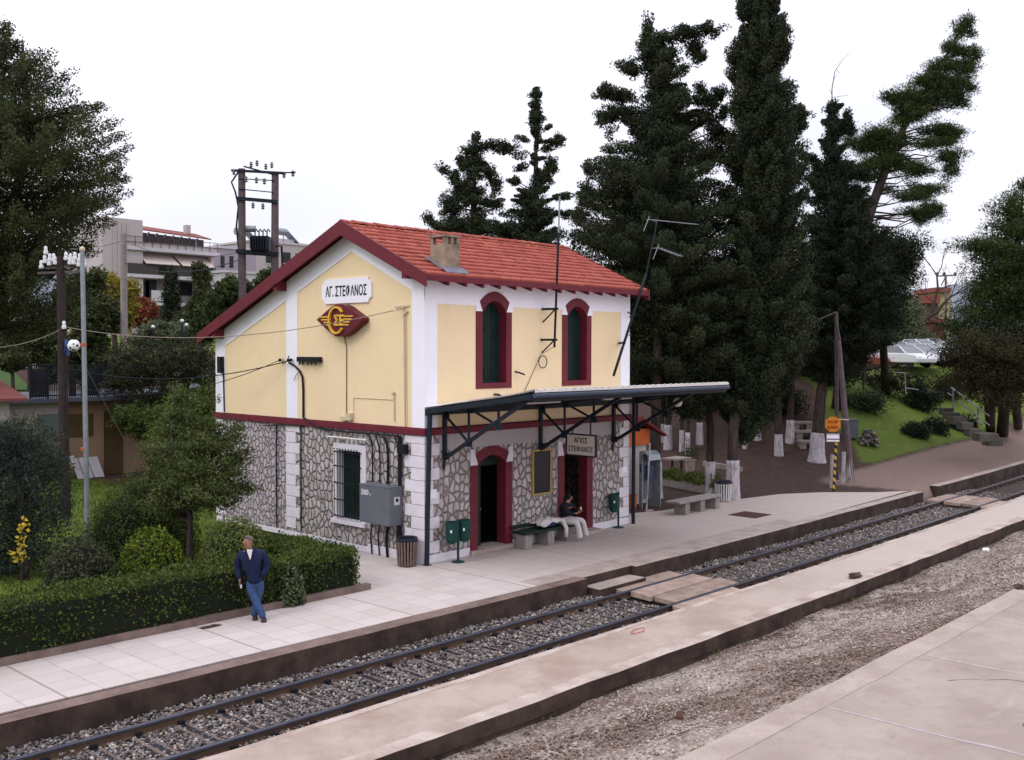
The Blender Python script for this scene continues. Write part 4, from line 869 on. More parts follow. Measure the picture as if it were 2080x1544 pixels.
def trunk_part(root, pts, rad, base_h=None, mt=None, seed=0, name='trunk'):
    """tapered bark tube; the lime-washed foot is a part of its own"""
    r = np.random.RandomState(seed); pts = [np.array(p, float) for p in pts]; P = []; Rr = []
    for i in range(len(pts)-1):
        for t in np.linspace(0, 1, 5)[:-1]: P.append(pts[i]*(1-t)+pts[i+1]*t); Rr.append(rad[i]*(1-t)+rad[i+1]*t)
    P.append(pts[-1]); Rr.append(rad[-1])
    b = MB(); b.tube(P, Rr, 12); V = np.array(b.V); V[:, :2] += r.uniform(-1, 1, (len(V), 2))*.05*rad[0]
    o = mesh_obj(name, V, b.F, mt or bark, root, smooth=True)
    if base_h:
        z0 = pts[0][2]; Q = []; q = []
        for p, a in zip(P, Rr):
            if p[2] <= z0+base_h: Q.append(p); q.append(a*1.10+.012)
        nxt = [p for p in P if p[2] > z0+base_h]
        if nxt and Q: t = (z0+base_h-Q[-1][2])/(nxt[0][2]-Q[-1][2]); Q.append(Q[-1]*(1-t)+nxt[0]*t); q.append(q[-1]*.98)
        Q2 = [Q[0]-[0, 0, .15]]+Q; q = [q[0]*1.35]+[q[0]*1.15]+q[1:]
        b = MB(); b.tube(Q2, q, 14); V = np.array(b.V); V[:, :2] += r.uniform(-1, 1, (len(V), 2))*.025*rad[0]
        mesh_obj('painted_base', V, b.F, limewash, o, smooth=True)
    return o
def tree(name, base, label, cat, pts, rad, crowns, mt, base_h=None, seed=1, leaf=(.15, .06), limbs=0, group=None, bmt=None):
    """crowns: list of (C, sz, dirs, n_per)"""
    r = np.random.RandomState(seed); t = thing(name, base, label, cat, group)
    o = trunk_part(t, pts, rad, base_h, bmt, seed) if pts is not None else None
    Ps, As, Ns, Rn = [], [], [], []
    for C, sz, dirs, n_per, up, *fl in crowns:
        P, A, Nq = scatter_clumps(C, sz, n_per, r, dirs=dirs, up=up, **(dict(flat=fl[0], xy=.72 if len(fl) < 2 else 1.) if fl else {})); Ps.append(P); As.append(A); Ns.append(Nq); Rn.append(np.repeat(fl[1] if len(fl) > 1 else r.rand(len(C)), n_per)*.7+r.rand(len(P))*.3)
    if limbs and pts is not None:
        b = MB(); C = np.concatenate([c[0] for c in crowns]); idx = r.choice(len(C), min(limbs, len(C)), replace=False); T = np.array(pts, float)
        seg = np.concatenate([T[i]+(T[i+1]-T[i])*np.linspace(0, 1, 12)[:, None] for i in range(len(T)-1)])
        for i in idx:
            c = C[i]; dd = np.linalg.norm(seg-c, axis=1)+np.maximum(0, seg[:, 2]-c[2]+.3)*3; s = seg[np.argmin(dd)]; ln = np.linalg.norm(c-s)
            mid = (s+c)/2+r.randn(3)*.08*ln+[0, 0, -.06*ln]; w0 = min(.02+.018*ln, rad[-1]*.9+.03); b.tube([s, mid, c], [w0, w0*.6, w0*.2], 5, caps=False)
        mesh_obj('limbs', np.array(b.V), b.F, bmt or bark, o or t)
    leaf_mesh('crown', np.concatenate(Ps), np.concatenate(As), leaf[0], leaf[1], mt, t, r, np.concatenate(Ns), np.concatenate(Rn))
    return t
def ground_at(u, v, d): p = D(u, v, d); p[2] = float(terrain(p[0], p[1])); return p
def RC(depth, rows, n, n_per, seed, up=.5, flat=None, **k):
    C, sz, d, v = rows_clumps(depth, rows, n, np.random.RandomState(seed), **k); return (C, sz, d, n_per, up) if flat is None else (C, sz, d, n_per, up, flat)
def BC(blobs, n, n_per, seed, up=.2, **k):
    C, sz, d = blob_clumps(blobs, n, np.random.RandomState(seed), **k); return (C, sz, d, n_per, up)
def boughs(depth, rows, n, n_per, seed, up=.5, flat=.9, s0=(.42, .72), rise=.5, core=.25, jag=.15, steps=6):
    """crown built of separate boughs: chains of clumps running from the stem to an uneven outline"""
    r = np.random.RandomState(seed); rows = np.array(rows, float); v0, v1 = rows[0, 0], rows[-1, 0]; pm = depth/F_PX
    vv = np.linspace(v0, v1, 400); wl = np.interp(vv, rows[:, 0], rows[:, 1]); wr = np.interp(vv, rows[:, 0], rows[:, 2])
    p = np.maximum(wr-wl, 14)**1.15; cum = np.cumsum(p)/p.sum(); C = []; Z = []; DD = []; Q = []
    for k in range(n):
        i = min(399, int(np.searchsorted(cum, (k+r.rand())/n))); th = r.uniform(0, 2*pi); uc = (wl[i]+wr[i])/2; hw = (wr[i]-wl[i])/2*np.clip(1+r.randn()*jag, .6, 1.25); Rm = hw*pm
        sz0 = r.uniform(*s0)*np.clip(Rm/1.3, .28, 1); b = r.rand(); d3 = Rh_*cos(th)+Fh*sin(th); rs0 = rise*np.clip(Rm/2, .2, 1)*r.uniform(.3, 1.3)
        base = D(uc, vv[i], depth)
        for t in np.linspace(.30, 1, steps):
            C.append(base+d3*Rm*t*.94+np.array([0, 0, rs0*(t*t-.9)])+r.randn(3)*.07*sz0); Z.append(sz0*(1.12-.72*t)); DD.append(d3+[0, 0, .5*rise]); Q.append(b*.75+.25*r.rand())
    m = int(n*steps*core); i = r.choice(400, m, p=p/p.sum()); 
    for j in i:
        uc = (wl[j]+wr[j])/2; hw = (wr[j]-wl[j])/2*pm; th = r.uniform(0, 2*pi); q = r.uniform(0, .5)*hw; C.append(D(uc, vv[j], depth)+(Rh_*cos(th)+Fh*sin(th))*q); Z.append(r.uniform(.35, .6)*np.clip(hw, .25, 1.3)); DD.append(np.array([0, 0, 1.])); Q.append(.1*r.rand())  # inner clumps get the darkest leaf tone, shade inside the crown by colour
    return (np.array(C), np.array(Z), unit(np.array(DD)), n_per, up, flat, np.array(Q))
Rh_ = np.array([Rv[0], Rv[1], 0]); Rh_ /= np.linalg.norm(Rh_)
# ---- the conifers right of the station
dT = 38.5
big = [(88, 1308, 1335), (105, 1298, 1392), (125, 1300, 1385), (150, 1300, 1385), (185, 1280, 1395), (215, 1255, 1400), (250, 1262, 1420), (285, 1262, 1425), (330, 1225, 1440), (380, 1190, 1470), (430, 1185, 1490), (470, 1160, 1500), (520, 1155, 1520), (580, 1165, 1530), (640, 1190, 1540), (700, 1230, 1530), (760, 1260, 1500), (800, 1310, 1470), (835, 1350, 1450)]
arms = [(1318, 60, dT, 9, 26), (1312, 90, dT, 12, 14), (1350, 78, dT, 38, 9), (1400, 68, dT, 30, 14), (1440, 60, dT, 26, 10), (1412, 100, dT, 12, 22), (1425, 118, dT, 10, 8), (1275, 135, dT, 18, 8), (1285, 145, dT, 22, 9), (1232, 188, dT, 24, 11), (1262, 195, dT, 26, 12), (1228, 240, dT, 14, 14), (1250, 228, dT, 26, 12), (1236, 265, dT, 8, 12), (1220, 272, dT, 5, 8), (1340, 120, dT, 40, 30), (1240, 305, dT, 10, 6), (1198, 345, dT+3, 9, 26), (1188, 395, dT+3, 14, 22), (1178, 440, dT+3, 16, 20), (1440, 205, dT, 20, 16), (1462, 190, dT, 18, 14), (1430, 240, dT, 26, 18), (1460, 275, dT, 24, 22), (1445, 315, dT, 30, 22), (1425, 185, dT, 14, 12), (1468, 235, dT, 12, 16)]
bt = hit(1442, 1003)
tree('cypress_tree', bt, 'broad ragged cypress with reaching side branches, its painted trunk behind the concrete bench', 'tree', [bt, bt+[0, 0, 2.5], D(1432, 800, 38.6), D(1400, 500, 38.5), D(1335, 130, 38.5)], [.17, .14, .14, .12, .05],
     [boughs(dT, big, 300, 190, 1, flat=.85, s0=(.42, .78), rise=.45), BC(arms, 420, 120, 2, size=(.14, .28))], cyp, 1.2, 1, (.10, .05), limbs=60)
tall = [(-30, 1520, 1560), (0, 1508, 1590), (40, 1492, 1585), (80, 1487, 1600), (120, 1478, 1608), (160, 1482, 1600), (210, 1476, 1618), (260, 1470, 1622), (320, 1468, 1636), (380, 1460, 1640), (430, 1460, 1636), (500, 1460, 1630), (560, 1460, 1640), (620, 1460, 1645), (680, 1455, 1640), (740, 1455, 1625), (800, 1462, 1590), (850, 1468, 1560), (880, 1476, 1530)]
bt = hit(1488, 1014)
tree('cypress_tree', bt, 'tallest dense cypress reaching the top of the picture, thick painted trunk beside the striped bin', 'tree', [bt, bt+[0, 0, 2.5], D(1500, 800, 37.8), D(1545, 300, 37.8), D(1545, 0, 37.8)], [.22, .19, .18, .14, .05],
     [boughs(37.8, tall, 330, 170, 3, flat=1.35, s0=(.36, .62), rise=1.1, jag=.10), BC([(1590, 95, 37.8, 10, 22), (1597, 30, 37.8, 6, 14), (1625, 240, 37.8, 12, 20), (1512, 10, 37.8, 10, 30)], 60, 130, 4, size=(.14, .26))], cyp, 1.4, 3, (.10, .05), limbs=40)
third = [(215, 1676, 1705), (240, 1668, 1722), (270, 1662, 1722), (300, 1656, 1712), (340, 1650, 1735), (380, 1645, 1748), (420, 1640, 1765), (460, 1632, 1780), (510, 1625, 1800), (570, 1620, 1815), (630, 1618, 1820), (690, 1622, 1800), (730, 1636, 1760), (770, 1650, 1720)]
bt = hit(1659, 938); dd = float((bt-CAM)@Fv)
tree('cypress_tree', bt, 'cypress with a bare dead leader at its tip, painted trunk left of the stop sign', 'tree', [bt, D(1661, 880, dd), D(1668, 800, dd), D(1685, 700, dd), D(1690, 400, dd), D(1690, 220, dd)], [.34, .27, .24, .2, .1, .04],
     [boughs(dd, third, 210, 175, 5, flat=.95, s0=(.42, .75), rise=.6, jag=.16), BC([(1722, 245, dd, 10, 18), (1718, 265, dd, 14, 8), (1640, 320, dd, 12, 8), (1745, 355, dd, 16, 8), (1690, 225, dd, 8, 14)], 70, 120, 6, size=(.14, .28))], cypd, 1.3, 5, (.115, .055), limbs=40)
dl = MB(); dl.tube([D(1690, 225, dd), D(1690, 180, dd), D(1696, 145, dd), D(1712, 120, dd), D(1728, 106, dd)], [.03, .022, .016, .01, .006], 5)
for a, c in (((1692, 165), (1700, 150)), ((1691, 198), (1725, 193)), ((1690, 205), (1702, 214)), ((1689, 190), (1684, 180)), ((1700, 142), (1706, 150))): dl.tube([D(*a, dd), D(*c, dd)], [.012, .005], 4)
dlo = dl.build('dead_leader', bark); dlo.parent = [o for o in bpy.data.objects if o.name.startswith('cypress_tree')][-1]; dlo.matrix_parent_inverse = Matrix.Translation([-float(v) for v in bt])
# leaning pine
dp = 52
pl_ = [(1958, 58, dp, 16, 22), (1930, 90, dp, 16, 12), (1950, 105, dp, 22, 10), (1980, 112, dp, 12, 16), (1925, 135, dp, 32, 12), (1965, 140, dp, 20, 16), (1890, 165, dp, 36, 16), (1940, 170, dp, 34, 14), (1840, 200, dp, 34, 20), (1900, 200, dp, 40, 22), (1945, 205, dp, 20, 14), (1835, 235, dp, 30, 16), (1860, 230, dp, 30, 16), (1780, 275, dp, 36, 20), (1750, 300, dp, 22, 18), (1805, 290, dp, 30, 18), (1900, 262, dp, 36, 12), (1935, 272, dp, 26, 14), (1885, 292, dp, 40, 10), (1930, 315, dp, 34, 10), (1780, 335, dp, 40, 14), (1745, 345, dp, 24, 12), (1810, 320, dp, 20, 14), (1860, 345, dp, 40, 14), (1925, 345, dp, 14, 16), (1765, 360, dp, 30, 10), (1880, 385, dp, 26, 10), (1850, 400, dp, 34, 10), (1885, 425, dp, 18, 18), (1850, 430, dp, 30, 8), (1800, 385, dp, 14, 8), (1870, 448, dp, 12, 6)]
rq = np.random.RandomState(77); pl_ = pl_+[(u+rq.uniform(-1.15, 1.15)*ru, v+rq.uniform(-1, 1)*rv, d, ru*.45, rv*.55) for (u, v, d, ru, rv) in pl_ for _ in range(3)]
bt = hit(1700, 830); dtr = [bt, D(1712, 700, dp), D(1742, 540, dp), D(1768, 430, dp), D(1800, 340, dp), D(1842, 245, dp), D(1890, 170, dp), D(1952, 60, dp)]
tree('pine_tree', bt, 'tall pine leaning right above the other trees, its trunk showing against the sky', 'tree', dtr, [.30, .28, .26, .24, .2, .15, .1, .03], [BC(pl_, 1900, 60, 7, size=(.18, .46), up=.5)], pinem, None, 7, (.16, .035), limbs=110)
# lower rounded pine mass between the leaning pine and the gap
dg = 58; bt = hit(1800, 800)
tree('pine_tree', bt, 'low spreading dark pine below the leaning one, edging the sky gap', 'tree', [bt, D(1790, 640, dg), D(1800, 520, dg)], [.25, .2, .1],
     [BC([(1800, 510, dg, 60, 35), (1850, 505, dg, 40, 24), (1765, 490, dg, 50, 25), (1790, 560, dg, 62, 34), (1835, 545, dg, 26, 30), (1760, 600, dg, 70, 50), (1730, 660, dg, 80, 45), (1640, 650, dg, 60, 90), (1790, 640, dg, 40, 36)], 620, 130, 8, size=(.45, .85), up=.5)], cypd, None, 8, (.17, .065), limbs=40)
# right edge pine and its neighbours
dr_ = 52; bt = hit(2036, 885)
tree('pine_tree', bt, 'large dark pine cut off by the right edge of the picture', 'tree', [bt, D(2042, 780, dr_), D(2055, 600, dr_), D(2078, 400, dr_)], [.32, .27, .2, .06],
     [BC([(2078, 382, dr_, 14, 14), (2060, 400, dr_, 18, 10), (2055, 430, dr_, 44, 20), (2070, 470, dr_, 60, 30), (1985, 497, dr_, 40, 8), (2020, 505, dr_, 50, 18), (2060, 530, dr_, 90, 34), (2040, 580, dr_, 70, 34), (2090, 560, dr_, 60, 60), (2050, 640, dr_, 60, 36), (2100, 650, dr_, 60, 60), (2000, 600, dr_, 30, 18), (1985, 640, dr_, 50, 26), (1945, 665, dr_, 34, 16), (2010, 690, dr_, 60, 22), (1960, 690, dr_, 30, 14)], 760, 140, 9, size=(.35, .7), up=.5)], pinem, None, 9, (.16, .045), limbs=50)
bt = hit(2012, 872); dr2 = 49
tree('shade_tree', bt, 'brown tinged bushy tree beside the railed steps', 'tree', [bt, D(2010, 820, dr2), D(2000, 720, dr2)], [.28, .24, .1],
     [BC([(1985, 705, dr2, 50, 26), (2050, 720, dr2, 60, 40), (1950, 735, dr2, 34, 22), (1925, 715, dr2, 22, 12), (2005, 770, dr2, 50, 24), (2065, 780, dr2, 40, 40), (1975, 790, dr2, 26, 14), (1940, 770, dr2, 20, 12), (2040, 815, dr2, 50, 14), (1995, 740, dr2, 40, 22)], 400, 120, 10, size=(.25, .6))], brown_m, None, 10, (.11, .06), limbs=40)
bt = hit(2068, 868)
tree('shade_tree', bt, 'dark twin trunked tree at the right edge behind the path', 'tree', [bt, D(2062, 800, 50), D(2070, 700, 50)], [.26, .22, .1], [BC([(2090, 740, 50, 40, 60), (2070, 690, 50, 30, 40)], 120, 60, 11, size=(.3, .6))], cypd, None, 11, (.16, .09))
bt = hit(1842, 770)
tree('olive_tree', bt, 'pale grey green olive tree rising behind the parked cars', 'tree', [bt, D(1842, 700, 95)], [.2, .1], [BC([(1838, 650, 95, 34, 36), (1820, 690, 95, 44, 26), (1866, 690, 95, 30, 30), (1850, 630, 95, 20, 22)], 300, 40, 12, size=(.5, .9))], olive, None, 12, (.3, .12))
# bare tree with the curved trunk
db = 98; bt = ground_at(1822, 745, 98); bbt = thing('bare_tree', bt, 'leafless tree with a long curving trunk against the gap of sky', 'tree'); b = MB()
b.tube([bt, D(1842, 690, db), D(1862, 660, db), D(1885, 645, db), D(1905, 632, db), D(1918, 615, db), D(1932, 602, db), D(1958, 590, db)], [.36, .30, .27, .23, .19, .14, .10, .05], 8)
b.tube([D(1888, 642, db), D(1898, 615, db), D(1905, 585, db), D(1903, 560, db), D(1890, 540, db)], [.17, .13, .1, .08, .03], 7); r = np.random.RandomState(3)
def twigs(b, p, d, ln, w0, lv):
    q = p+d*ln; b.tube([p, (p+q)/2+r.randn(3)*.05*ln, q], [w0, w0*.8, w0*.5], 4, caps=False)
    if lv: 
        for _ in range(3): twigs(b, p+(q-p)*r.uniform(.4, 1), unit(d+r.randn(3)*.55+[0, 0, .1]), ln*r.uniform(.55, .8), w0*.55, lv-1)
for u, v, du, dv in ((1890, 540, -.5, .6), (1903, 560, .3, .9), (1905, 590, .9, .3), (1958, 590, .9, .35), (1932, 602, .3, .9), (1918, 615, .9, .2), (1880, 648, .8, -.3), (1862, 660, .9, .1), (1898, 615, -.7, .7), (1940, 598, .8, .6), (1850, 680, .9, -.1)):
    twigs(b, D(u, v, db), unit(Rv*du+np.array([0, 0, 1.])*dv), 1.9, .055, 3)
b.build('trunk', bark, bbt)
# background conifers behind the roof
d1 = 47; bt = terrain(17.3, 12.4); P1 = np.array([17.3, 12.4, bt])
e1 = [(178, 1086, 1091), (205, 1079, 1098), (240, 1078, 1100), (275, 1076, 1098), (310, 1072, 1102), (345, 1072, 1106), (380, 1060, 1118), (405, 1040, 1128), (430, 1018, 1135), (460, 1008, 1140), (500, 1000, 1150), (560, 990, 1160), (640, 990, 1160)]
tree('cypress_tree', P1, 'slender pointed conifer behind the ridge of the station roof', 'tree', [P1, D(1088, 500, d1), D(1089, 200, d1)], [.25, .18, .03],
     [boughs(d1, e1, 130, 90, 21, flat=.8, s0=(.26, .5), rise=.35, jag=.22, core=.3), BC([(1088, 192, d1, 4, 12), (1088, 215, d1, 8, 16), (1088, 240, d1, 10, 18), (1088, 265, d1, 10, 18), (1062, 280, d1, 12, 6), (1112, 260, d1, 8, 4), (1122, 288, d1, 16, 6), (1136, 282, d1, 6, 5), (1108, 300, d1, 10, 6), (1058, 340, d1, 12, 6), (1118, 335, d1, 10, 16), (1046, 368, d1, 14, 6), (1110, 360, d1, 18, 8), (1140, 400, d1, 14, 7), (1150, 435, d1, 14, 8)], 150, 100, 22, size=(.14, .26))], cyp, None, 21, (.12, .055), limbs=40)
P2 = np.array([14.5, 14.6, float(terrain(14.5, 14.6))]); d2 = 47.5
tree('cypress_tree', P2, 'open crowned conifer with an arching top left of the pointed one behind the roof', 'tree', [P2, D(962, 480, d2), D(965, 290, d2)], [.25, .18, .03],
     [BC([(966, 285, d2, 6, 14), (958, 305, d2, 18, 10), (985, 294, d2, 22, 6), (1010, 292, d2, 20, 6), (1032, 300, d2, 16, 8), (1050, 318, d2, 18, 10), (1012, 305, d2, 10, 10), (942, 330, d2, 14, 14), (925, 350, d2, 12, 10), (905, 348, d2, 12, 5), (893, 338, d2, 6, 4), (968, 345, d2, 20, 28), (995, 350, d2, 12, 12), (935, 385, d2, 24, 30), (1008, 375, d2, 10, 16), (960, 400, d2, 26, 30), (915, 420, d2, 18, 30), (1000, 415, d2, 20, 16), (920, 465, d2, 28, 24), (965, 460, d2, 40, 30), (1020, 470, d2, 40, 20), (870, 447, d2, 10, 7), (884, 460, d2, 12, 8), (860, 440, d2, 5, 4), (898, 470, d2, 20, 8), (960, 520, d2, 60, 40), (1040, 510, d2, 60, 30)], 620, 100, 23, size=(.16, .34))], cyp, None, 23, (.12, .055), limbs=60)
dm = 62
for k, (u, v, ru, rv, lab) in enumerate(((1200, 640, 90, 90, 'dark conifer mass seen between the station and the ragged cypress'), (1580, 740, 70, 60, 'dark shrubby tree low behind the tall cypress'))):
    bt = hit(u, v+rv+40); tree('background_tree', bt, lab, 'tree', [bt, D(u, v, dm)], [.25, .15], [BC([(u, v, dm, ru, rv)], 260, 50, 30+k, size=(.6, 1.))], cypd, None, 30+k, (.3, .12))
# more painted trunks standing in the park
for k, (u, v, rr, vt, hb, lab) in enumerate(((1357, 912, .17, 600, 1.15, 'painted trunk directly right of the orange kiosk roof'), (1385, 917, .10, 640, 1.0, 'thin left one of two slim painted trunks in the park'), (1397, 926, .10, 640, 1.05, 'thin right one of two slim painted trunks in the park'), (1421, 903, .14, 620, 1.05, 'painted trunk furthest back behind the bench'), (1582, 926, .17, 600, 1.0, 'painted trunk standing alone between the tall cypress and the stop sign'), (1604, 902, .17, 600, 1.1, 'slightly leaning painted trunk beside the stone benches'), (1512, 912, .09, 660, 1.0, 'thin leaning painted trunk right of the tall cypress'), (1537, 895, .17, 620, .9, 'broad painted trunk in the shade behind the tall cypress'), (1536-190, 898, .09, 690, .9, 'slim painted trunk in the shade under the canopy edge'))):
    bt = hit(u, v); dd = float((bt-CAM)@Fv); lean = {4: -6, 5: 10, 6: 22, 3: 3}.get(k, 0)
    tree('park_tree', bt, lab, 'tree', [bt, D(u+lean*.5, (v+vt)/2, dd), D(u+lean, vt, dd)], [rr, rr*.8, rr*.5], [BC([(u+lean, vt+30, dd, 60, 70), (u+lean+20, vt+90, dd+1, 50, 50)], 130, 110, 40+k, size=(.35, .7))], cypd, hb, 40+k, (.13, .065), group='trees with painted trunks in the park', limbs=8)
bt = hit(1331, 1012); d0 = float((bt-CAM)@Fv)
tree('park_tree', bt, 'thick painted trunk right beside the telephone booth', 'tree', [bt, D(1332, 880, d0), D(1336, 700, d0), D(1330, 500, d0)], [.22, .19, .17, .12], [BC([(1330, 620, d0+.5, 60, 90), (1350, 730, d0+1, 60, 40)], 200, 140, 60, size=(.35, .7))], cyp, 1.3, 60, (.12, .06), limbs=10)
# ---- left side broadleaf tree
dL = 38.; bt = ground_at(-40, 1000, dL)
lrows = [(62, -60, 46), (80, -100, 58), (100, -120, 82), (125, -140, 110), (150, -150, 138), (175, -160, 164), (205, -165, 190), (240, -170, 220), (275, -170, 240), (310, -175, 252), (345, -175, 254), (380, -170, 250), (405, -170, 242), (430, -160, 226), (455, -160, 206), (490, -150, 188), (540, -140, 176), (600, -130, 170), (650, -120, 150)]
tree('broadleaf_tree', bt, 'large leafy tree filling the left edge against the sky', 'tree', [bt, D(-30, 760, dL), D(10, 520, dL), D(60, 260, dL), D(45, 90, dL)], [.36, .3, .24, .15, .04],
     [boughs(dL, lrows, 250, 105, 70, up=0, flat=.85, s0=(.42, .80), rise=1.0, jag=.07, core=.10, steps=7)], decid, None, 70, (.095, .058), limbs=130)
# ---------------------------------------------------------------- garden: hedges, clipped bushes, shrubs
def hedge(name, poly, z1, label, seed, dens=330, mt=hedge_m):
    """clipped hedge standing on a plan polygon (counter-clockwise)"""
    r = np.random.RandomState(seed); poly = np.array(poly, float); cen = poly.mean(0); t = thing(name, (cen[0], cen[1], 0), label, 'hedge')
    ins = poly+(cen-poly)/np.linalg.norm(cen-poly, axis=1, keepdims=True)*.12
    b = MB(); b.prism([(x, y, 0) for x, y in ins], (0, 0, z1-.1)); b.build('dark_core', mat('hedge_inner', (.012, .016, .008), .95, .4, 6) if 'hedge_inner' not in MATS else MATS['hedge_inner'], t)  # added solid core, coloured dark as the shaded inside, blocks see-through
    Ps = []; As = []; n = len(poly)
    for i in range(n):
        a, c = poly[i], poly[(i+1) % n]; ln = np.linalg.norm(c-a); nr = np.array([(c-a)[1], -(c-a)[0]])/ln; m = int(ln*z1*dens*2.2)
        s = r.rand(m, 1); q = a+(c-a)*s; z = r.rand(m)**.85*z1; dep = r.uniform(-.10, .05, m)+.05*np.sin(s[:, 0]*ln*3.1)*np.sin(z*5)
        Ps.append(np.column_stack([q+nr*dep[:, None], z])); As.append(np.column_stack([np.tile(nr, (m, 1))*.5, np.full(m, .35)])+r.randn(m, 3)*.5)
    mn, mx = poly.min(0), poly.max(0); m = int((mx-mn).prod()*dens*2.6); q = r.uniform(mn, mx, (m, 2))
    ok = np.ones(m, bool)
    for i in range(n):
        a, c = poly[i], poly[(i+1) % n]; ok &= ((c-a)[0]*(q[:, 1]-a[1])-(c-a)[1]*(q[:, 0]-a[0])) > -.03
    q = q[ok]; m = len(q); z = z1+r.uniform(-.08, .05, m)+.03*np.sin(q[:, 0]*2.7)*np.cos(q[:, 1]*3)
    Ps.append(np.column_stack([q, z])); As.append(np.column_stack([r.randn(m, 2)*.6, np.full(m, .6)]))
    m2 = max(40, m//60); q = q[r.choice(m, m2)]; q = np.repeat(q, 6, 0)+r.randn(m2*6, 2)*.015; Ps.append(np.column_stack([q, z1+np.tile(np.linspace(.03, .16, 6), m2)*np.repeat(r.rand(m2), 6)+.02])); As.append(np.column_stack([r.randn(m2*6, 2)*.6, np.full(m2*6, .7)]))
    leaf_mesh('foliage', np.concatenate(Ps), np.concatenate(As), .075, .042, mt, t, r, np.concatenate(As)*[1, 1, 1.4]); return t
hedge('hedge', [(-18, -.98), (-5.05, -.98), (-5.0, -.05), (-18, .05)], .98, 'long clipped hedge along the platform left of the standing man', 1, 300)
hedge('hedge', [(-4.95, -.98), (-2.85, -.98), (-2.55, -.1), (-4.95, -.05)], .86, 'clipped end of the hedge right of the standing man', 2, 330)
hedge('hedge', [(-3.75, .0), (-2.50, .0), (-2.70, 1.9), (-3.1, 3.6), (-3.9, 3.6)], .84, 'hedge turning back from the platform towards the gable wall', 7, 320)
tag(strip('hedge_kerb', -18, -2.62, -1.16, -1.0, -.1, .13, kerb_brown, 1.2, .006, edge_wob=.01, seed=22), 'low brown stone kerb at the foot of the hedges', 'kerb')
def dome(name, c, rx, rz, label, mt, seed, n=9000, leaf=(.07, .045), cat='bush', rough=.06, hgt=0):
    r = np.random.RandomState(seed); t = thing(name, c, label, cat); b = MB(); b.ball((c[0], c[1], c[2]+hgt), rx*.88, rx*.88, rz*.88, 8); b.build('dark_core', MATS['hedge_inner'], t)  # added dark core behind the leaves, as in the hedges
    d = unit(r.randn(n, 3)); ok = d[:, 2] > -.45; d = d[ok]; m = len(d); q = 1+r.uniform(-.14, .04, m)+rough*np.sin(d[:, 0]*9+seed)*np.sin(d[:, 1]*8)*np.cos(d[:, 2]*7)
    P = np.array(c)+[0, 0, hgt]+d*q[:, None]*[rx, rx, rz]; leaf_mesh('foliage', P, d*.3+r.randn(m, 3)*.6+[0, 0, .2], leaf[0], leaf[1], mt, t, r, d); return t
def ground_at(u, v, d): p = D(u, v, d); p[2] = float(terrain(p[0], p[1])); return p
dome('clipped_bush', ground_at(478, 1150, 23.6), .92, 1.50, 'large smooth dome shaped bush directly behind the standing man', dome_m, 3, 15000, (.06, .035), rough=.015)
dome('clipped_bush', ground_at(310, 1160, 22.8), .80, 1.38, 'yellow green rounded bush left of the slim shrub trunk', lime_m, 4, 7500, (.085, .05), rough=.05)
dome('leafy_shrub', np.array([-4.62, -.90, 0.]), .34, .82, 'pale leaved shrub bulging out of the hedge right beside the standing man', leafmat('pale_shrub_leaves', (.05, .07, .03), (.20, .23, .12), .2, (.03, .045, .02), clump=4), 14, 1900, (.11, .05), rough=.12)
t = dome('bush', ground_at(160, 1150, 22), .80, 1.35, 'loose dark grey green bush at the foot of the silver pole', grey_m, 5, 8500, (.08, .04), rough=.12)
t = dome('bush', ground_at(290, 1060, 26.5), 1.45, 1.9, 'wide dark rounded bush behind the yellow green one', hedge_m, 6, 16000, (.075, .04), rough=.05)
g = ground_at(385, 1150, 24.6)
tree('shrub_tree', g, 'bushy small tree on a slim stem hiding the left end of the gable wall', 'tree', [g, D(385, 1100, 24.6), D(386, 1020, 24.6)], [.09, .075, .05],
     [BC([(395, 975, 24.6, 80, 60), (345, 1000, 24.8, 80, 46), (450, 980, 24.6, 56, 60), (390, 910, 25, 66, 46), (440, 900, 25, 44, 50), (330, 930, 25.2, 46, 36), (290, 1000, 25.2, 34, 26), (478, 930, 24.8, 30, 30), (368, 808, 25.4, 14, 26), (425, 812, 25.3, 12, 22), (480, 872, 25, 16, 18), (312, 890, 25.2, 16, 16), (500, 990, 24.8, 20, 14), (268, 968, 25.3, 16, 10), (345, 845, 25.4, 14, 20), (400, 858, 25.4, 42, 34), (360, 870, 25.4, 32, 30), (430, 1012, 24.4, 50, 22), (350, 1016, 24.6, 56, 20)], 430, 60, 80, size=(.12, .28))], leafmat('shrub_leaves', (.042, .062, .018), (.150, .175, .062), .28, (.026, .040, .013)), None, 80, (.085, .042), limbs=40)
g = ground_at(50, 1160, 24)
tree('conifer_bush', g, 'tall dark conifer bush filling the left edge behind the hedge', 'tree', [g, D(40, 950, 24.5)], [.1, .06],
     [RC(24.5, [(862, 0, 70), (890, -40, 100), (930, -70, 122), (980, -80, 130), (1040, -80, 128), (1100, -80, 120), (1150, -70, 100), (1172, -60, 80)], 520, 60, 81, size=(.16, .34), jag=.05)], leafmat('conifer_bush_leaves', (.016, .026, .022), (.060, .075, .055), .12, (.008, .013, .012), clump=1.0), None, 81, (.085, .03), limbs=6)
g = ground_at(120, 960, 30)
tree('shrub', g, 'pale grey green wispy shrub between the wooden pole and the outbuilding', 'shrub', None, None, [BC([(70, 900, 30, 60, 50), (110, 940, 29, 34, 40), (20, 880, 30, 40, 40)], 170, 40, 82, size=(.15, .3))], grey_m, None, 82, (.09, .03))
g = ground_at(42, 1175, 20.8); sap = thing('sapling', g, 'tiny sapling with bright yellow autumn leaves on the left lawn', 'sapling')
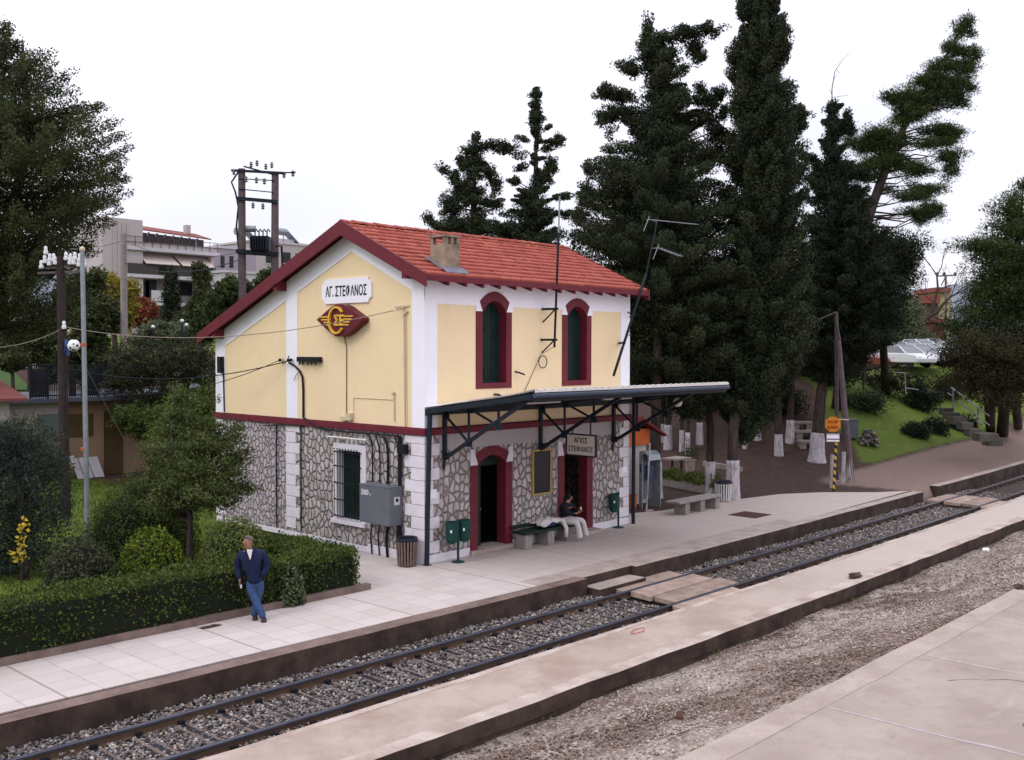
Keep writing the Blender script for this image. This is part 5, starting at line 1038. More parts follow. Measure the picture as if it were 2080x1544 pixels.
b = MB(); b.tube([g, D(44, 1120, 20.8), D(48, 1058, 20.8)], [.012, .01, .004], 5); b.build('stem', bark, sap); r = np.random.RandomState(4)
Pq = [D(u, v, 20.8) for u, v in ((50, 1052), (46, 1062), (54, 1066), (44, 1075), (52, 1080), (42, 1090), (50, 1096), (40, 1104), (52, 1108), (38, 1118), (48, 1122), (30, 1128), (22, 1124), (44, 1134), (36, 1136))]; Pq = np.repeat(np.array(Pq), 5, 0)+r.randn(75, 3)*.035
leaf_mesh('leaves', Pq, r.randn(75, 3), .10, .07, yel_m, sap, r)
g = ground_at(395, 1000, 34)
tree('climbing_shrub', g, 'bright green sprawling shrub at the far corner of the gable', 'shrub', [g, D(385, 860, 34)], [.08, .03], [BC([(380, 870, 34, 50, 60), (410, 830, 34, 30, 40), (360, 820, 34, 36, 36), (400, 930, 34, 50, 60), (425, 790, 34, 14, 24), (340, 900, 34, 40, 50)], 260, 40, 83, size=(.2, .4))], leafmat('vine_leaves', (.06, .10, .018), (.14, .20, .04), .25, (.025, .04, .012)), None, 83, (.11, .07), limbs=20)
for k, (u, v, d, bl, mt_, lab, lf_) in enumerate((
    (330, 900, 44, [(330, 735, 44, 90, 48), (260, 765, 44, 60, 44), (395, 730, 44, 46, 40), (380, 790, 44, 60, 40), (300, 820, 44, 80, 44), (240, 720, 45, 30, 30), (430, 770, 44, 30, 50)], 'olive_feathery', 'broad feathery grey green tree behind the garden left of the gable', (.16, .05)),
    (330, 930, 40, [(330, 860, 40, 70, 34), (270, 850, 40, 40, 30), (400, 860, 38, 40, 40)], 'hedge_d', 'dark shrub under the feathery tree by the outbuilding', (.14, .07)),
    (180, 800, 52, [(190, 660, 52, 44, 50), (160, 720, 52, 50, 50), (120, 740, 52, 40, 40), (215, 640, 52, 24, 40), (90, 690, 52, 40, 40), (200, 740, 52, 40, 30)], 'decid', 'dense green tree behind the wooden telegraph pole', (.2, .11)),
    (180, 760, 60, [(175, 600, 60, 34, 50), (205, 640, 60, 24, 34), (150, 600, 60, 40, 46), (195, 570, 60, 16, 26)], 'decid2', 'dark olive tree under the crown of the big left tree', (.2, .11)),
    (240, 760, 75, [(225, 600, 75, 16, 36), (262, 590, 75, 8, 16), (262, 625, 75, 10, 16), (245, 650, 75, 16, 20)], 'yel', 'tree with thin yellow autumn foliage in front of the apartment block', (.28, .16)),
    (285, 740, 85, [(286, 640, 85, 22, 18), (300, 630, 85, 14, 14), (280, 620, 85, 10, 10)], 'red', 'dark red leaved tree below the apartment balconies', (.3, .18)),
    (345, 740, 80, [(348, 570, 80, 3, 24), (348, 605, 80, 6, 26), (348, 640, 80, 10, 24)], 'cypd', 'thin pointed conifer before the apartment block', (.28, .1)),
    (400, 740, 78, [(412, 590, 78, 8, 20), (408, 560, 78, 8, 14), (405, 545, 78, 4, 8), (412, 625, 78, 18, 20), (385, 655, 78, 26, 14)], 'decid2', 'dark tree at the right end of the apartment balconies', (.28, .15)),
    (450, 740, 62, [(455, 605, 62, 28, 32), (440, 645, 62, 28, 32), (480, 590, 62, 30, 26), (500, 615, 62, 30, 26), (540, 580, 62, 22, 16), (420, 670, 62, 30, 30), (555, 560, 62, 20, 12)], 'pine', 'deep green rounded tree just above the barge board of the station', (.24, .09)),
    (60, 800, 60, [(60, 700, 60, 40, 40), (10, 690, 60, 14, 40), (100, 660, 60, 30, 30)], 'decid', 'green tree in front of the brown shop', (.22, .12)),
    (30, 830, 44, [(25, 735, 44, 20, 10)], 'decid', 'small round street tree on the lawn at the left edge', (.18, .1)),
    (330, 740, 72, [(330, 672, 72, 40, 16), (370, 684, 72, 34, 16), (300, 694, 72, 30, 16)], 'olive', 'low light green bush row below the apartment block', (.24, .12)))):
    M_ = {'olive_feathery': grey_m, 'hedge_d': hedge_m, 'decid': decid, 'decid2': decid, 'yel': yel_m, 'red': red_m, 'cypd': cypd, 'pine': pinem, 'olive': olive}[mt_]
    if mt_ == 'yel': M_ = leafmat('thin_yellow_leaves', (.20, .17, .03), (.34, .27, .05), .3, (.10, .10, .03))
    g = ground_at(u, v, d); s = d/45; tree('garden_tree', g, lab, 'tree', [g, D(bl[0][0], bl[0][1], d)], [.16*s, .06*s], [BC(bl, int(150+60*len(bl)), 44, 90+k, size=(.16*s, .34*s))], M_, None, 90+k, lf_, limbs=14)
for k, (u, v, d, ru, rv, lab, mt_) in enumerate(((1870, 800, 60, 40, 34, 'dark green bush at the top of the grass bank below the cars', cypd), (1920, 785, 62, 30, 24, 'olive green bush left of the stair railing', brown_m), (1750, 815, 52, 44, 20, 'low spreading bush on the upper grass left of the dark bush', cyp), (1800, 770, 64, 60, 30, 'tangled shrub below the row of parked cars', brown_m), (1860, 875, 44, 20, 12, 'small dark bush low on the grass bank', cypd), (1897, 868, 46, 14, 10, 'smaller round bush right of another on the grass bank', cypd), (1955, 862, 47, 22, 13, 'low bush beside the stair railing on the bank', cypd), (1580, 815, 60, 50, 30, 'dark hedge like bush far behind the painted trunks', cypd), (1700, 745, 66, 60, 40, 'shrubs in shade behind the wooden pole', cypd), (1450, 800, 64, 60, 30, 'dark bush in the shade behind the canopy', cypd))):
    g = hit(u, v+rv); dd = float((g-CAM)@Fv); pm = dd/F_PX
    tree('bush', g, lab, 'bush', None, None, [BC([(u, v, dd, ru, rv), (u+ru*.4, v+rv*.3, dd+.5, ru*.7, rv*.6)], 120, 44, 120+k, size=(.2+.1*k % .3, .45))], mt_, None, 120+k, (.14, .07))
# ---------------------------------------------------------------- buildings in the background
def bldg_xz(y): return lambda u, v: ony(u, v, y)
bw = wallmat('apartment_render', (.44, .385, .385), stain=(.28, .24, .22)); bw2 = wallmat('lilac_render', (.33, .285, .33)); slab = mat('balcony_slab', (.52, .49, .52), .8, .12, 2, bmp=0); awn = mat('cream_awning', (.58, .49, .44), .8, .08, 1, bmp=0)
wdark = mat('dark_window', (.035, .035, .045), .3, .3, 1, bmp=0); btile = mat('faded_roof_tile', (.24, .075, .065), .8, .3, 2); brownm = mat('brown_metal', (.07, .045, .04), .6, .2, 2, bmp=0)
YA = 74.; A = lambda u, v: ony(u, v, YA)
ab = thing('apartment_block', A(330, 700)*[1, 1, 0], 'pale four storey apartment block with awnings and a red tiled penthouse roof', 'building')
x0, x1 = A(208, 500)[0], A(440, 500)[0]; xm = A(255, 500)[0]; xt = A(290, 470)[0]
zt0, ztb, z1_, z2_, z3_ = A(290, 450)[2], A(290, 487)[2], A(300, 503)[2], A(300, 558)[2], A(300, 613)[2]
b = MB(); b.box(x0, xt, YA, YA+9, 0, zt0+.1); b.box(xt, x1, YA+2.2, YA+9, 0, z1_-.1); b.box(xt, x1, YA+4.2, YA+9, z1_-.1, zt0-.8); 
for q in range(4): b.box(x0+1.0+q*.45, x0+1.12+q*.45, YA-.08, YA, 2, zt0-.3)
b.box(A(283, 560)[0], A(290, 560)[0], YA+.4, YA+2.2, 0, z1_); b.box(A(432, 560)[0], A(438, 560)[0], YA+.3, YA+2.2, 0, z1_); b.box(A(360, 560)[0], A(366, 560)[0], YA+.4, YA+2.2, 0, z2_)
b.build('wall', bw, ab)
b = MB()
for z in (z1_, z2_, z3_): b.box(xm, x1+.2, YA-.3, YA+2.2, z-.32, z)
b.box(A(205, 560)[0]-1.5, x0, YA+.2, YA+3, z2_-.3, z2_); b.build('balcony_slab', slab, ab)
b = MB(); b.prism([(xt, YA+2.0, zt0-.55), (xt, YA+4.6, zt0+.15), (x1+.3, YA+4.6, zt0-.25), (x1+.6, YA+2.0, zt0-.95)], (0, 0, .12)); b.build('roof', btile, ab)
n = 9; zc0 = zt0-.75
for k in range(n):
    xa = xt+(x1-xt)*k/n; xb = xt+(x1-xt)*(k+1)/n; b = MB(); b.box(xa+.12, xb-.12, YA+2.25, YA+2.3, z1_+.3, zc0-.03*k); wo = b.build('window', wdark, ab)
    b = MB(); b.box(xa-.06, xa+.12, YA+2.2, YA+2.32, z1_, zc0+.1-.03*k); b.box(xa+.12, xb-.12, YA+2.2, YA+2.32, z1_, z1_+.5); b.build('window_frame', brownm, wo)
for z in (z1_,):
    b = MB()
    for q in range(12): b.tube([(xm+q*(x1-xm)/11, YA-.2, z), (xm+q*(x1-xm)/11, YA-.2, z+.95)], .03, 4)
    for h in (.45, .95): b.bar((xm, YA-.2, z+h), (x1, YA-.2, z+h), .05)
    b.build('railing', brownm, ab); b = MB(); b.box(xm, x1, YA-.1, YA-.05, z, z+.5); b.build('parapet', bw, ab)
for a, c in ((292, 360), (366, 432)):
    xa, xb = A(a, 520)[0], A(c, 520)[0]; b = MB(); b.prism([(xa, YA+1.6, z1_-.35), (xb, YA+1.6, z1_-.35), (xb, YA-.5, z2_+1.0), (xa, YA-.5, z2_+1.0)], (0, -.04, .06)); b.build('awning', awn, ab)
for z, h, ws in ((z2_, 1.0, ((258, 320), (336, 436))), (z3_, 1.0, ((320, 345),))):
    for a, c in ws: b = MB(); b.box(A(a, 560)[0], A(c, 560)[0], YA-.28, YA-.2, z, z+h); b.build('parapet', mat('dark_balcony_panel', (.07, .06, .06), .8, .3, 2) if 'dark_balcony_panel' not in MATS else MATS['dark_balcony_panel'], ab)
b = MB(); b.box(A(304, 605)[0], A(338, 605)[0], YA-.36, YA-.3, z3_+.1, z3_+1.1); b.build('balcony_banner', slab, ab)
for (a, c, va, vc) in ((264, 281, 512, 545), (264, 281, 568, 600), (290, 325, 568, 612), (368, 420, 568, 600), (258, 285, 632, 680), (318, 340, 560, 605)):
    p, q = A(a, va), A(c, vc); b = MB(); b.box(p[0], q[0], YA+2.12, YA+2.19, q[2], p[2]); b.build('window', wdark, ab)
b = MB(); b.box(A(410, 465)[0], A(410, 465)[0]+.5, YA+3, YA+3.6, zt0-.4, zt0+.5); b.build('chimney', bw, ab)
# lilac house and white house with solar heaters
def house(nm, y, u0, u1, vt, depth, mt, lab, wins, z0=0, parapet=True):
    P = lambda u, v: ony(u, v, y); p, q = P(u0, vt), P(u1, vt); t = thing(nm, ((p[0]+q[0])/2, y, z0), lab, 'building'); z1 = P((u0+u1)/2, vt)[2]
    b = MB(); b.box(p[0], q[0], y, y+depth, z0, z1); b.build('wall', mt, t)
    if parapet: b = MB(); b.box(p[0]-.15, q[0]+.15, y-.15, y+depth, z1, z1+.25); b.build('roof_slab', slab, t)
    for (a, c, va, vc) in wins:
        w0, w1 = P(a, va), P(c, vc); b = MB(); b.box(w0[0], w1[0], y-.05, y-.003, w1[2], w0[2]); wo = b.build('window', wdark, t)
        b = MB(); b.box(w0[0]-.08, w1[0]+.08, y-.09, y-.051, w1[2]-.12, w1[2]-.03); b.build('window_sill', slab, wo)
    return t, z1
house('house', 80, 437, 520, 507, 9, bw2, 'lilac grey house beside the apartment block behind the transformer poles', ((448, 456, 520, 545), (466, 474, 520, 545), (484, 497, 525, 550), (502, 512, 560, 585)))
house('house', 70, 455, 600, 558, 6, slab, 'low white garage wall behind the left transformer pole', ((470, 482, 575, 600),))
h2, zh = house('house', 90, 515, 720, 500, 9, bw, 'white flat roofed house with solar water heaters behind the gable roof', ((540, 556, 512, 535), (575, 590, 512, 535), (600, 612, 515, 540)))
P = lambda u, v: ony(u, v, 90.)
b = MB(); b.box(P(566, 490)[0], P(608, 480)[0], 91, 95, zh, P(566, 482)[2]); b.box(P(598, 490)[0], P(640, 480)[0], 92, 97, zh, P(566, 486)[2]); b.build('stair_tower', slab, h2)
for u in (505, 585):
    b = MB(); zz = P(u, 470)[2]; c = P(u, 465); b.tube([(c[0]-1.2, 91, zz), (c[0]+.4, 91, zz)], .45, 10); b.prism([(c[0]+.5, 90.6, zz), (c[0]+2.4, 90.6, zz-1.6), (c[0]+2.4, 92, zz-1.6), (c[0]+.5, 92, zz)], (0, 0, .12)); b.bar((c[0], 91, zh), (c[0], 91, zz), .1)
    tag(b.build('solar_heater', galv), 'solar water heater tank on a flat roof %s' % ('left of the transformer' if u == 505 else 'just left of the station roof apex'), 'water heater')
# brown shop and lawn wall at the far left
sh_, zs = house('shop', 62, -60, 64, 640, 8, mat('brown_brick_wall', (.16, .055, .05), .85, .25, 3), 'brown fronted shop with a red and white sign band at the far left', ((-50, -20, 660, 712), (-8, 12, 660, 712), (22, 40, 660, 712)), 0)
b = MB(); P = lambda u, v: ony(u, v, 62.)
b.box(P(-60, 650)[0], P(56, 650)[0], 61.6, 61.95, P(0, 652)[2], P(0, 638)[2]); b.build('sign_band', slab, sh_)
b = MB(); b.box(P(-60, 640)[0], P(52, 640)[0], 61.5, 61.9, P(0, 636)[2], P(0, 628)[2]); b.build('red_sign_strip', mat('sign_red', (.45, .02, .03), .5, .1, 3, bmp=0), sh_)
gw_ = MB(); gw_.box(P(-100, 730)[0], P(130, 730)[0], 60, 60.4, P(0, 748)[2]-1, P(0, 722)[2]); tag(gw_.build('garden_wall', bw), 'pale low wall in front of the brown shop', 'wall')
# low outbuilding with terrace
ob = thing('outbuilding', (0, 23.6, 0), 'low outbuilding with grey metal doors and a railed roof terrace behind the garden', 'building')
YO = 23.5; P = lambda u, v: ony(u, v, YO); tan = wallmat('tan_render', (.30, .20, .13), stain=(.12, .08, .06)); greyw = wallmat('grey_render', (.34, .31, .29), stain=(.15, .12, .11))
xa, xb, xc = P(-120, 900)[0], P(132, 900)[0], P(440, 900)[0]; zr = P(200, 806)[2]
b = MB(); b.box(xa, xb, YO, YO+7, -.1, zr-.15); b.build('wall', greyw, ob); b = MB(); b.box(xb, xc, YO+.3, YO+7, -.1, zr-.16); b.build('wall', tan, ob)
b = MB(); b.box(xa-.2, xc, YO-.5, YO+7.2, zr-.15, zr); b.build('roof_slab', mat('blue_grey_edge', (.10, .11, .14), .7, .3, 2), ob)
for (u0, u1, v0) in ((-20, 18, 850), (78, 120, 842)):
    b = MB(); b.box(P(u0, 900)[0], P(u1, 900)[0], YO-.06, YO-.003, 0, P(u0, v0)[2]); b.build('door', mat('grey_metal_door', (.13, .16, .16), .6, .2, 2) if 'grey_metal_door' not in MATS else MATS['grey_metal_door'], ob)
b = MB(); b.box(P(145, 900)[0], P(195, 900)[0], YO+.22, YO+.297, P(150, 888)[2], P(150, 842)[2]); b.build('window', mat('brown_shutter', (.10, .065, .03), .7, .3, 3), ob)
b = MB(); b.box(P(218, 900)[0], P(255, 900)[0], YO+.22, YO+.297, 0, P(230, 838)[2]); b.build('door', MATS['brown_shutter'], ob)
b = MB(); xr0, xr1 = P(55, 780)[0], P(270, 780)[0]; zz = zr+1.35
for q in range(52): x = xr0+(xr1-xr0)*q/51; b.tube([(x, YO-.3, zr), (x, YO-.3, zz)], .018 if q % 8 else .045, 4)
for h in (.12, .7, 1.35): b.bar((xr0, YO-.3, zr+h), (xr1, YO-.3, zr+h), .05)
b.build('terrace_railing', steel, ob)
b = MB()
for a, c in ((62, 100), (142, 156), (175, 205)): b.box(P(a, 780)[0], P(c, 780)[0], YO+.1, YO+.14, zr+.05, zr+1.2)
b.build('terrace_screen', mat('slate_screen', (.06, .06, .065), .7, .3, 3), ob)
for k, (u, tilt, lab) in enumerate(((133, .0, 'white panel leaning upright against the outbuilding'), (150, .25, 'pale board leaning left in the row by the outbuilding'), (162, .3, 'pale board leaning in the middle of the row'), (184, .3, 'pale board leaning at the right of the silver pole'))):
    b = MB(); c = P(u, 945); b.obox((c[0], YO-.5, .42 if k else .75), (.16, 0, 0), (tilt*.2, .02, .0), (-tilt*.35, .12, .42 if k else .22)); tag(b.build('leaning_board', slab), lab, 'board', 'boards leaning on the outbuilding')
rt = thing('small_roofed_hut', P(0, 800)*[1, 1, 0], 'small hut with a red tiled roof at the left edge', 'hut'); P2_ = lambda u, v: ony(u, v, 20.)
b = MB(); a0, a1 = P2_(-80, 800), P2_(36, 800); b.prism([(a0[0], 19.6, P2_(0, 815)[2]), (a1[0]+.2, 19.6, P2_(0, 815)[2]), (a1[0], 21.6, P2_(0, 780)[2]), (a0[0], 21.6, P2_(0, 780)[2])], (0, 0, .1)); b.build('roof', btile, rt)
b = MB(); b.box(a0[0], a1[0]-.3, 20, 21.8, 0, P2_(0, 818)[2]); b.build('wall', greyw, rt)
lawn = MB(); P3_ = lambda u, v: ony(u, v, 44.); lawn.prism([(*P3_(-80, 790)[:2], P3_(-80, 795)[2]), (*P3_(66, 790)[:2], P3_(66, 795)[2]), (P3_(66, 790)[0]+4, 58, P3_(66, 795)[2]+1.2), (P3_(-80, 790)[0], 58, P3_(-80, 795)[2]+1.2)], (0, 0, .1))
tag(lawn.build('lawn', mat('lawn_green', (.045, .085, .018), .95, .3, 3)), kind='structure')
# hills on the horizon
def hills():
    r = np.random.RandomState(5); V = []; n = 90
    az = np.linspace(radians(-12), radians(105), n); ph = r.uniform(0, 6, 4)
    for rad, f in ((900, 0.), (1250, 1.), (1700, 0.6)):
        for a in az: hgt = 84+26*sin(a*5+ph[0])+12*sin(a*13+ph[1])+5*sin(a*31+ph[2]); V.append((CAM[0]+rad*cos(a), CAM[1]+rad*sin(a), 8*(1-f)+f*hgt if rad != 1700 else hgt*.5))
    Fc = [(k*n+i+1, k*n+i, (k+1)*n+i, (k+1)*n+i+1) for k in range(2) for i in range(n-1)]
    tag(mesh_obj('hills', V, Fc, mat('hazy_hill', (.17, .19, .22), .95, .2, .02, bmp=0), smooth=True), kind='structure')  # distance haze is put into the blue-grey hill colour
hills()
# right: red building, far houses, cars
rb = thing('red_shed', hit(1885, 700), 'red brick shed wall beyond the parked cars', 'building'); dS = 110
def dbox(u0, u1, v0, v1, d, th): a, c = D(u0, v1, d), D(u1, v0, d); mid = (a+c)/2; b = MB(); b.obox(mid+Fh*th/2, Rv*(abs(u1-u0)/2*d/F_PX), Fh*th/2, (0, 0, (v1-v0)/2*d/F_PX)); return b
dbox(1868, 1918, 655, 760, dS, 5).build('wall', mat('red_brick_wall', (.13, .04, .032), .9, .3, 1), rb); dbox(1864, 1922, 648, 656, dS-.3, 5.6).build('roof', btile, rb)
fh = thing('far_house', D(1850, 740, 170), 'distant brown roofed houses under the hill in the sky gap', 'building'); dbox(1856, 1905, 615, 760, 170, 9).build('wall', mat('far_brown_wall', (.13, .085, .075), .9, .3, .3), fh); dbox(1852, 1910, 600, 616, 169, 10).build('roof', btile, fh)
fy = thing('far_house', D(1915, 740, 190), 'distant yellow house seen through the bare branches', 'building'); dbox(1902, 1930, 592, 760, 190, 9).build('wall', mat('far_yellow_wall', (.36, .31, .18), .9, .2, .3), fy); dbox(1899, 1933, 584, 593, 189, 10).build('roof', btile, fy)
pp = thing('power_pole', D(1921, 745, 120), 'distant power pole with a crossarm against the sky gap', 'pole'); b = MB(); b.tube([D(1921, 745, 120), D(1921, 560, 120)], .12, 6); b.build('pole', wood_pole, pp)
b = MB(); b.bar(D(1902, 561, 120), D(1943, 559, 120), .16); b.bar(D(1921, 562, 120), D(1912, 580, 120), .1); [b.ball(D(u, 556, 120), .2, n=4) for u in (1904, 1918, 1940)]; b.build('crossarm', wood_pole, pp)
def make_car():
    t = thing('parked_car', (0, 0, 0), 'car', 'car', 'cars parked above the grass bank')
    pr = [(-2.1, .35), (2.1, .35), (2.15, .62), (1.95, .86), (1.05, .96), (-1.55, 1.0), (-2.05, .9), (-2.15, .6)]
    b = MB(); b.prism([(x, -.83, z) for x, z in pr][::-1], (0, 1.66, 0)); b.build('body', mat('white_car_paint', (.66, .67, .70), .25, .05, 1, bmp=0, spec=.6), t, local=True, bevel=.06)
    cb_ = MB(); V = [(-1.5, -.78, .98), (1.05, -.78, .95), (.3, -.62, 1.42), (-1.05, -.62, 1.42), (-1.5, .78, .98), (1.05, .78, .95), (.3, .62, 1.42), (-1.05, .62, 1.42)]
    cb_.add(V, [(0, 1, 2, 3), (7, 6, 5, 4), (2, 1, 5, 6), (0, 3, 7, 4)]); cb_.build('window', mat('car_glass', (.06, .075, .085), .08, .1, 1, bmp=0, spec=1.), t, local=True)
    b = MB(); b.box(-1.06, .31, -.63, .63, 1.42, 1.455); b.bar((.31, -.64, 1.43), (1.06, -.79, .96), .06); b.bar((.31, .64, 1.43), (1.06, .79, .96), .06); b.bar((-1.05, -.64, 1.43), (-1.5, -.79, .98), .1); b.bar((-1.05, .64, 1.43), (-1.5, .79, .98), .1); b.build('roof', MATS['white_car_paint'], t, local=True)
    for x in (-1.35, 1.35):
        for y in (-.8, .66): b = MB(); b.tube([(x, y, .33), (x, y+.14, .33)], .33, 14); b.build('wheel', blackiron, t, local=True)
    for y in (-.6, .6): b = MB(); b.ball((2.06, y, .7), .06, .16, .08, n=5); b.build('headlight', MATS['white_enamel'], t, local=True)
    return t
car = make_car(); cr_ = np.random.RandomState(8)
cols = [('white_car_paint', 'white'), ('silver', 'silver grey'), ('red', 'dark red'), ('blue', 'pale blue')]
paints = {'silver': mat('silver_car_paint', (.40, .42, .45), .3, .05, 1, bmp=0, spec=.6), 'red': mat('red_car_paint', (.14, .015, .02), .3, .05, 1, bmp=0, spec=.6), 'blue': mat('blue_car_paint', (.30, .38, .50), .3, .05, 1, bmp=0, spec=.6), 'white_car_paint': MATS['white_car_paint']}
spots = [(1834, 747, 68, 'white_car_paint', 'white car nearest the steps, at the left front of the parked row'), (1862, 744, 69, 'silver', 'second car, a silver one, in the parked row above the bank'), (1886, 741, 72, 'white_car_paint', 'white car in the middle of the front parked row'), (1908, 739, 75, 'white_car_paint', 'white car with a large bright windscreen right of the silver one'), (1925, 742, 79, 'blue', 'pale blue car at the right end of the front row'), (1776, 752, 70, 'red', 'dark red car half hidden by shrubs at the left of the row'), (1790, 742, 84, 'silver', 'silver car glimpsed left between the dark trees'), (1866, 722, 92, 'white_car_paint', 'white car in the rear row behind the others'), (1890, 720, 94, 'silver', 'silver car in the rear row beside the red shed'), (1958, 745, 80, 'white_car_paint', 'white car partly covered by the brown tinged tree'), (1805, 728, 98, 'white_car_paint', 'white car in the rear row seen far left'),
    (1846, 731, 84, 'silver', 'silver car in the second row behind the two nearest white cars'), (1872, 729, 87, 'blue', 'pale blue car in the second row left of the bright windscreens'), (1900, 728, 90, 'white_car_paint', 'white car in the second row below the red shed'), (1930, 729, 92, 'silver', 'silver car at the right end of the second row')]
for i, (u, v, d, c, lab) in enumerate(spots):
    o = car if i == 0 else copy_tree(car); p = D(u, v, d); o.location = (p[0], p[1], p[2]); o.rotation_euler = (0, 0, radians(-118+cr_.uniform(-5, 5))); o['label'] = lab
    if c != 'white_car_paint' or i:
        for ch in o.children:
            if ch.name.split('.')[0] in ('body', 'roof'):
                ch.data = ch.data.copy(); ch.data.materials[0] = paints[c]
# ---------------------------------------------------------------- poles and wires
tp = np.array([-2.97, 13.65, 0.]); dP = float((tp-CAM)@Fv); tpt = D(123, 520, dP)
tg = thing('telegraph_pole', tp, 'dark wooden telegraph pole topped by rows of white insulators', 'pole')
MB().tube([tp, (tp+tpt)/2, tpt], [.17, .15, .13], 10).build('pole', tele_wood, tg)
rx = Rv; b = MB()
for v in (543, 553): b.bar(D(78, v+2, dP), D(176, v-2, dP), .07)
b.build('crossarm', wood_pole, tg)
porc = mat('white_porcelain', (.78, .78, .80), .3, .1, 3, bmp=0, spec=.6)
def insul(parent, p, s=1.):
    b = MB(); b.lathe(p, [(.02*s, -.06*s), (.055*s, -.05*s), (.06*s, .02*s), (.035*s, .04*s), (.045*s, .07*s), (.04*s, .13*s), (.015*s, .15*s)], 10); return b.build('insulator', porc, parent)
for u, v in ((91, 530), (101, 527), (109, 527), (84, 541), (100, 535), (112, 533), (134, 524), (143, 527), (142, 533), (152, 524), (162, 527), (160, 537), (171, 538), (150, 533), (130, 664), (93, 512)):
    insul(tg, D(u, v, dP-.1), 1.25)
sp_ = np.array([-4.21, 9.37, 0.]); dS2 = float((sp_-CAM)@Fv); st_ = D(167, 510, dS2)
lp = thing('metal_pole', sp_, 'slim galvanised metal pole with red bands standing in the garden', 'pole'); MB().tube([sp_, st_], [.075, .06], 12).build('pole', galv, lp)
rb_ = MB()
for v in (700, 912): p = D(170, v, dS2); rb_.tube([p-[0, 0, .04], p+[0, 0, .04]], .083, 12)
rb_.build('red_band', mat('red_band_paint', (.5, .12, .07), .6, .2, 5, bmp=0), lp); b = MB(); b.ball(st_+[0, 0, .05], .08, n=5); b.build('cap', cream, lp)
fb = D(150, 702, dP-.5); t = thing('patterned_ball', fb, 'round white lamp with dark patches hanging beside the telegraph pole', 'lamp')  # patterned white and black ball on an arm, use unknown
b = MB(); b.ball(fb, .19, n=10); m, bs = newmat('patched_globe'); N, L = nodes(m); v = N.new('ShaderNodeTexVoronoi'); v.feature = 'F1'; v.inputs['Scale'].default_value = 7.5; L.new(posn(N), v.inputs['Vector'])
L.new(mixc(N, L, ramp(N, L, v.outputs['Distance'], [(.30, 1.), (.36, 0.)]), (.8, .8, .8), (.02, .03, .03)), bs.inputs['Base Color']); b.build('globe', m, t, smooth=True)
b = MB(); b.bar(fb+[-.15, .2, 0], D(132, 715, dP-.2), .05); b.bar(D(134, 690, dP-.15), D(139, 722, dP-.15), .09); b.build('arm', mat('blue_metal', (.06, .10, .28), .5, .2, 5), t)
cpole = ground_at(252, 760, 52); cp = thing('concrete_pole', cpole, 'grey concrete pole before the apartment block', 'pole'); MB().tube([cpole, D(251, 475, 52)], [.2, .16], 10).build('pole', conc_grey, cp)
# transformer frame
dq = 44.; q1, q2 = D(490, 640, dq), D(556, 640, dq)
tf = thing('transformer_poles', (q1[0], q1[1], 0), 'pair of wooden poles carrying a transformer and crossbars behind the station', 'power pole')
for (u0, u1, vt) in ((492, 491, 343), (555, 559, 350)):
    p = D(u0, 640, dq); p[2] = 0; MB().tube([p, D(u1, vt, dq)], [.19, .15], 10).build('pole', wood_pole, tf)
b = MB()
for (a, c, e, f_, w_) in ((470, 346, 580, 352, .10), (485, 363, 558, 367, .04), (485, 384, 556, 391, .04), (482, 403, 564, 410, .14), (480, 510, 566, 516, .16)):
    b.bar(D(a, c, dq-.15), D(e, f_, dq-.15), w_)
b.bar(D(495, 338, dq), D(560, 356, dq), .06); b.bar(D(482, 512, dq+.25), D(566, 518, dq+.25), .16); b.bar(D(557, 352, dq), D(600, 350, dq-.6), .05); b.build('crossbar', steel, tf)
for u, v in ((510, 334), (522, 331), (540, 338), (552, 335), (500, 364), (521, 366), (537, 368), (514, 417), (534, 419), (577, 355), (595, 352), (475, 349)):
    b = MB(); p = D(u, v, dq-.2); b.lathe(p, [(.03, -.14), (.08, -.09), (.04, -.05), (.09, 0), (.04, .04), (.07, .08), (.02, .13)], 8); b.build('insulator', galv, tf)
b = MB(); c = D(530, 495, dq-.1); b.obox(c, Rv*.36, Fh*.34, (0, 0, .30))
for k in range(7): b.obox(c+Rv*(-.33+k*.11)-Fh*.4, Rv*.015, Fh*.09, (0, 0, .26))
b.build('transformer', steel, tf); b = MB()
for k in range(4): b.tube([c+Rv*(-.25+k*.17)+[0, 0, .3], c+Rv*(-.25+k*.17)+[0, 0, .55], c+Rv*(-.2+k*.17)+[0, 0, .62], c+Rv*(-.12+k*.17)+[0, 0, .5]], .03, 5)
b.tube([D(487, 345, dq), D(470, 370, dq), D(478, 390, dq), D(484, 420, dq), D(480, 460, dq), D(486, 520, dq), D(485, 640, dq)], .04, 5); b.tube([D(560, 500, dq-.2), D(572, 500, dq-.2), D(574, 540, dq-.2), D(560, 560, dq-.1)], .05, 5); b.build('cables', blackiron, tf)
b = MB(); c2 = D(507, 465, dq+.2); b.tube([c2-Rv*.35, c2+Rv*.25], .14, 8); b.build('drum', galv, tf)
def wire(a, c, sag, r, lab, mt=None, n=16):
    a, c = np.array(a, float), np.array(c, float); P = [a+(c-a)*t-[0, 0, sag*4*t*(1-t)] for t in np.linspace(0, 1, n)]
    b = MB(); b.tube(P, r, 4); return tag(b.build('wire', mt or blackiron), lab, 'wire', 'overhead wires')
tan_wire = mat('pale_wire', (.30, .24, .18), .7, .2, 5, bmp=0)
wire((-.25, .9, 6.30), D(131, 664, dP), .5, .011, 'pale wire from the gable bracket above the emblem to the telegraph pole', tan_wire)
wire((-.12, 5.6, 5.0), D(126, 745, dP), .45, .014, 'upper dark wire from the wall insulators to the telegraph pole'); wire((-.12, 6.0, 5.02), D(126, 780, dP), .6, .011, 'lower dark wire from the wall insulators to the telegraph pole')
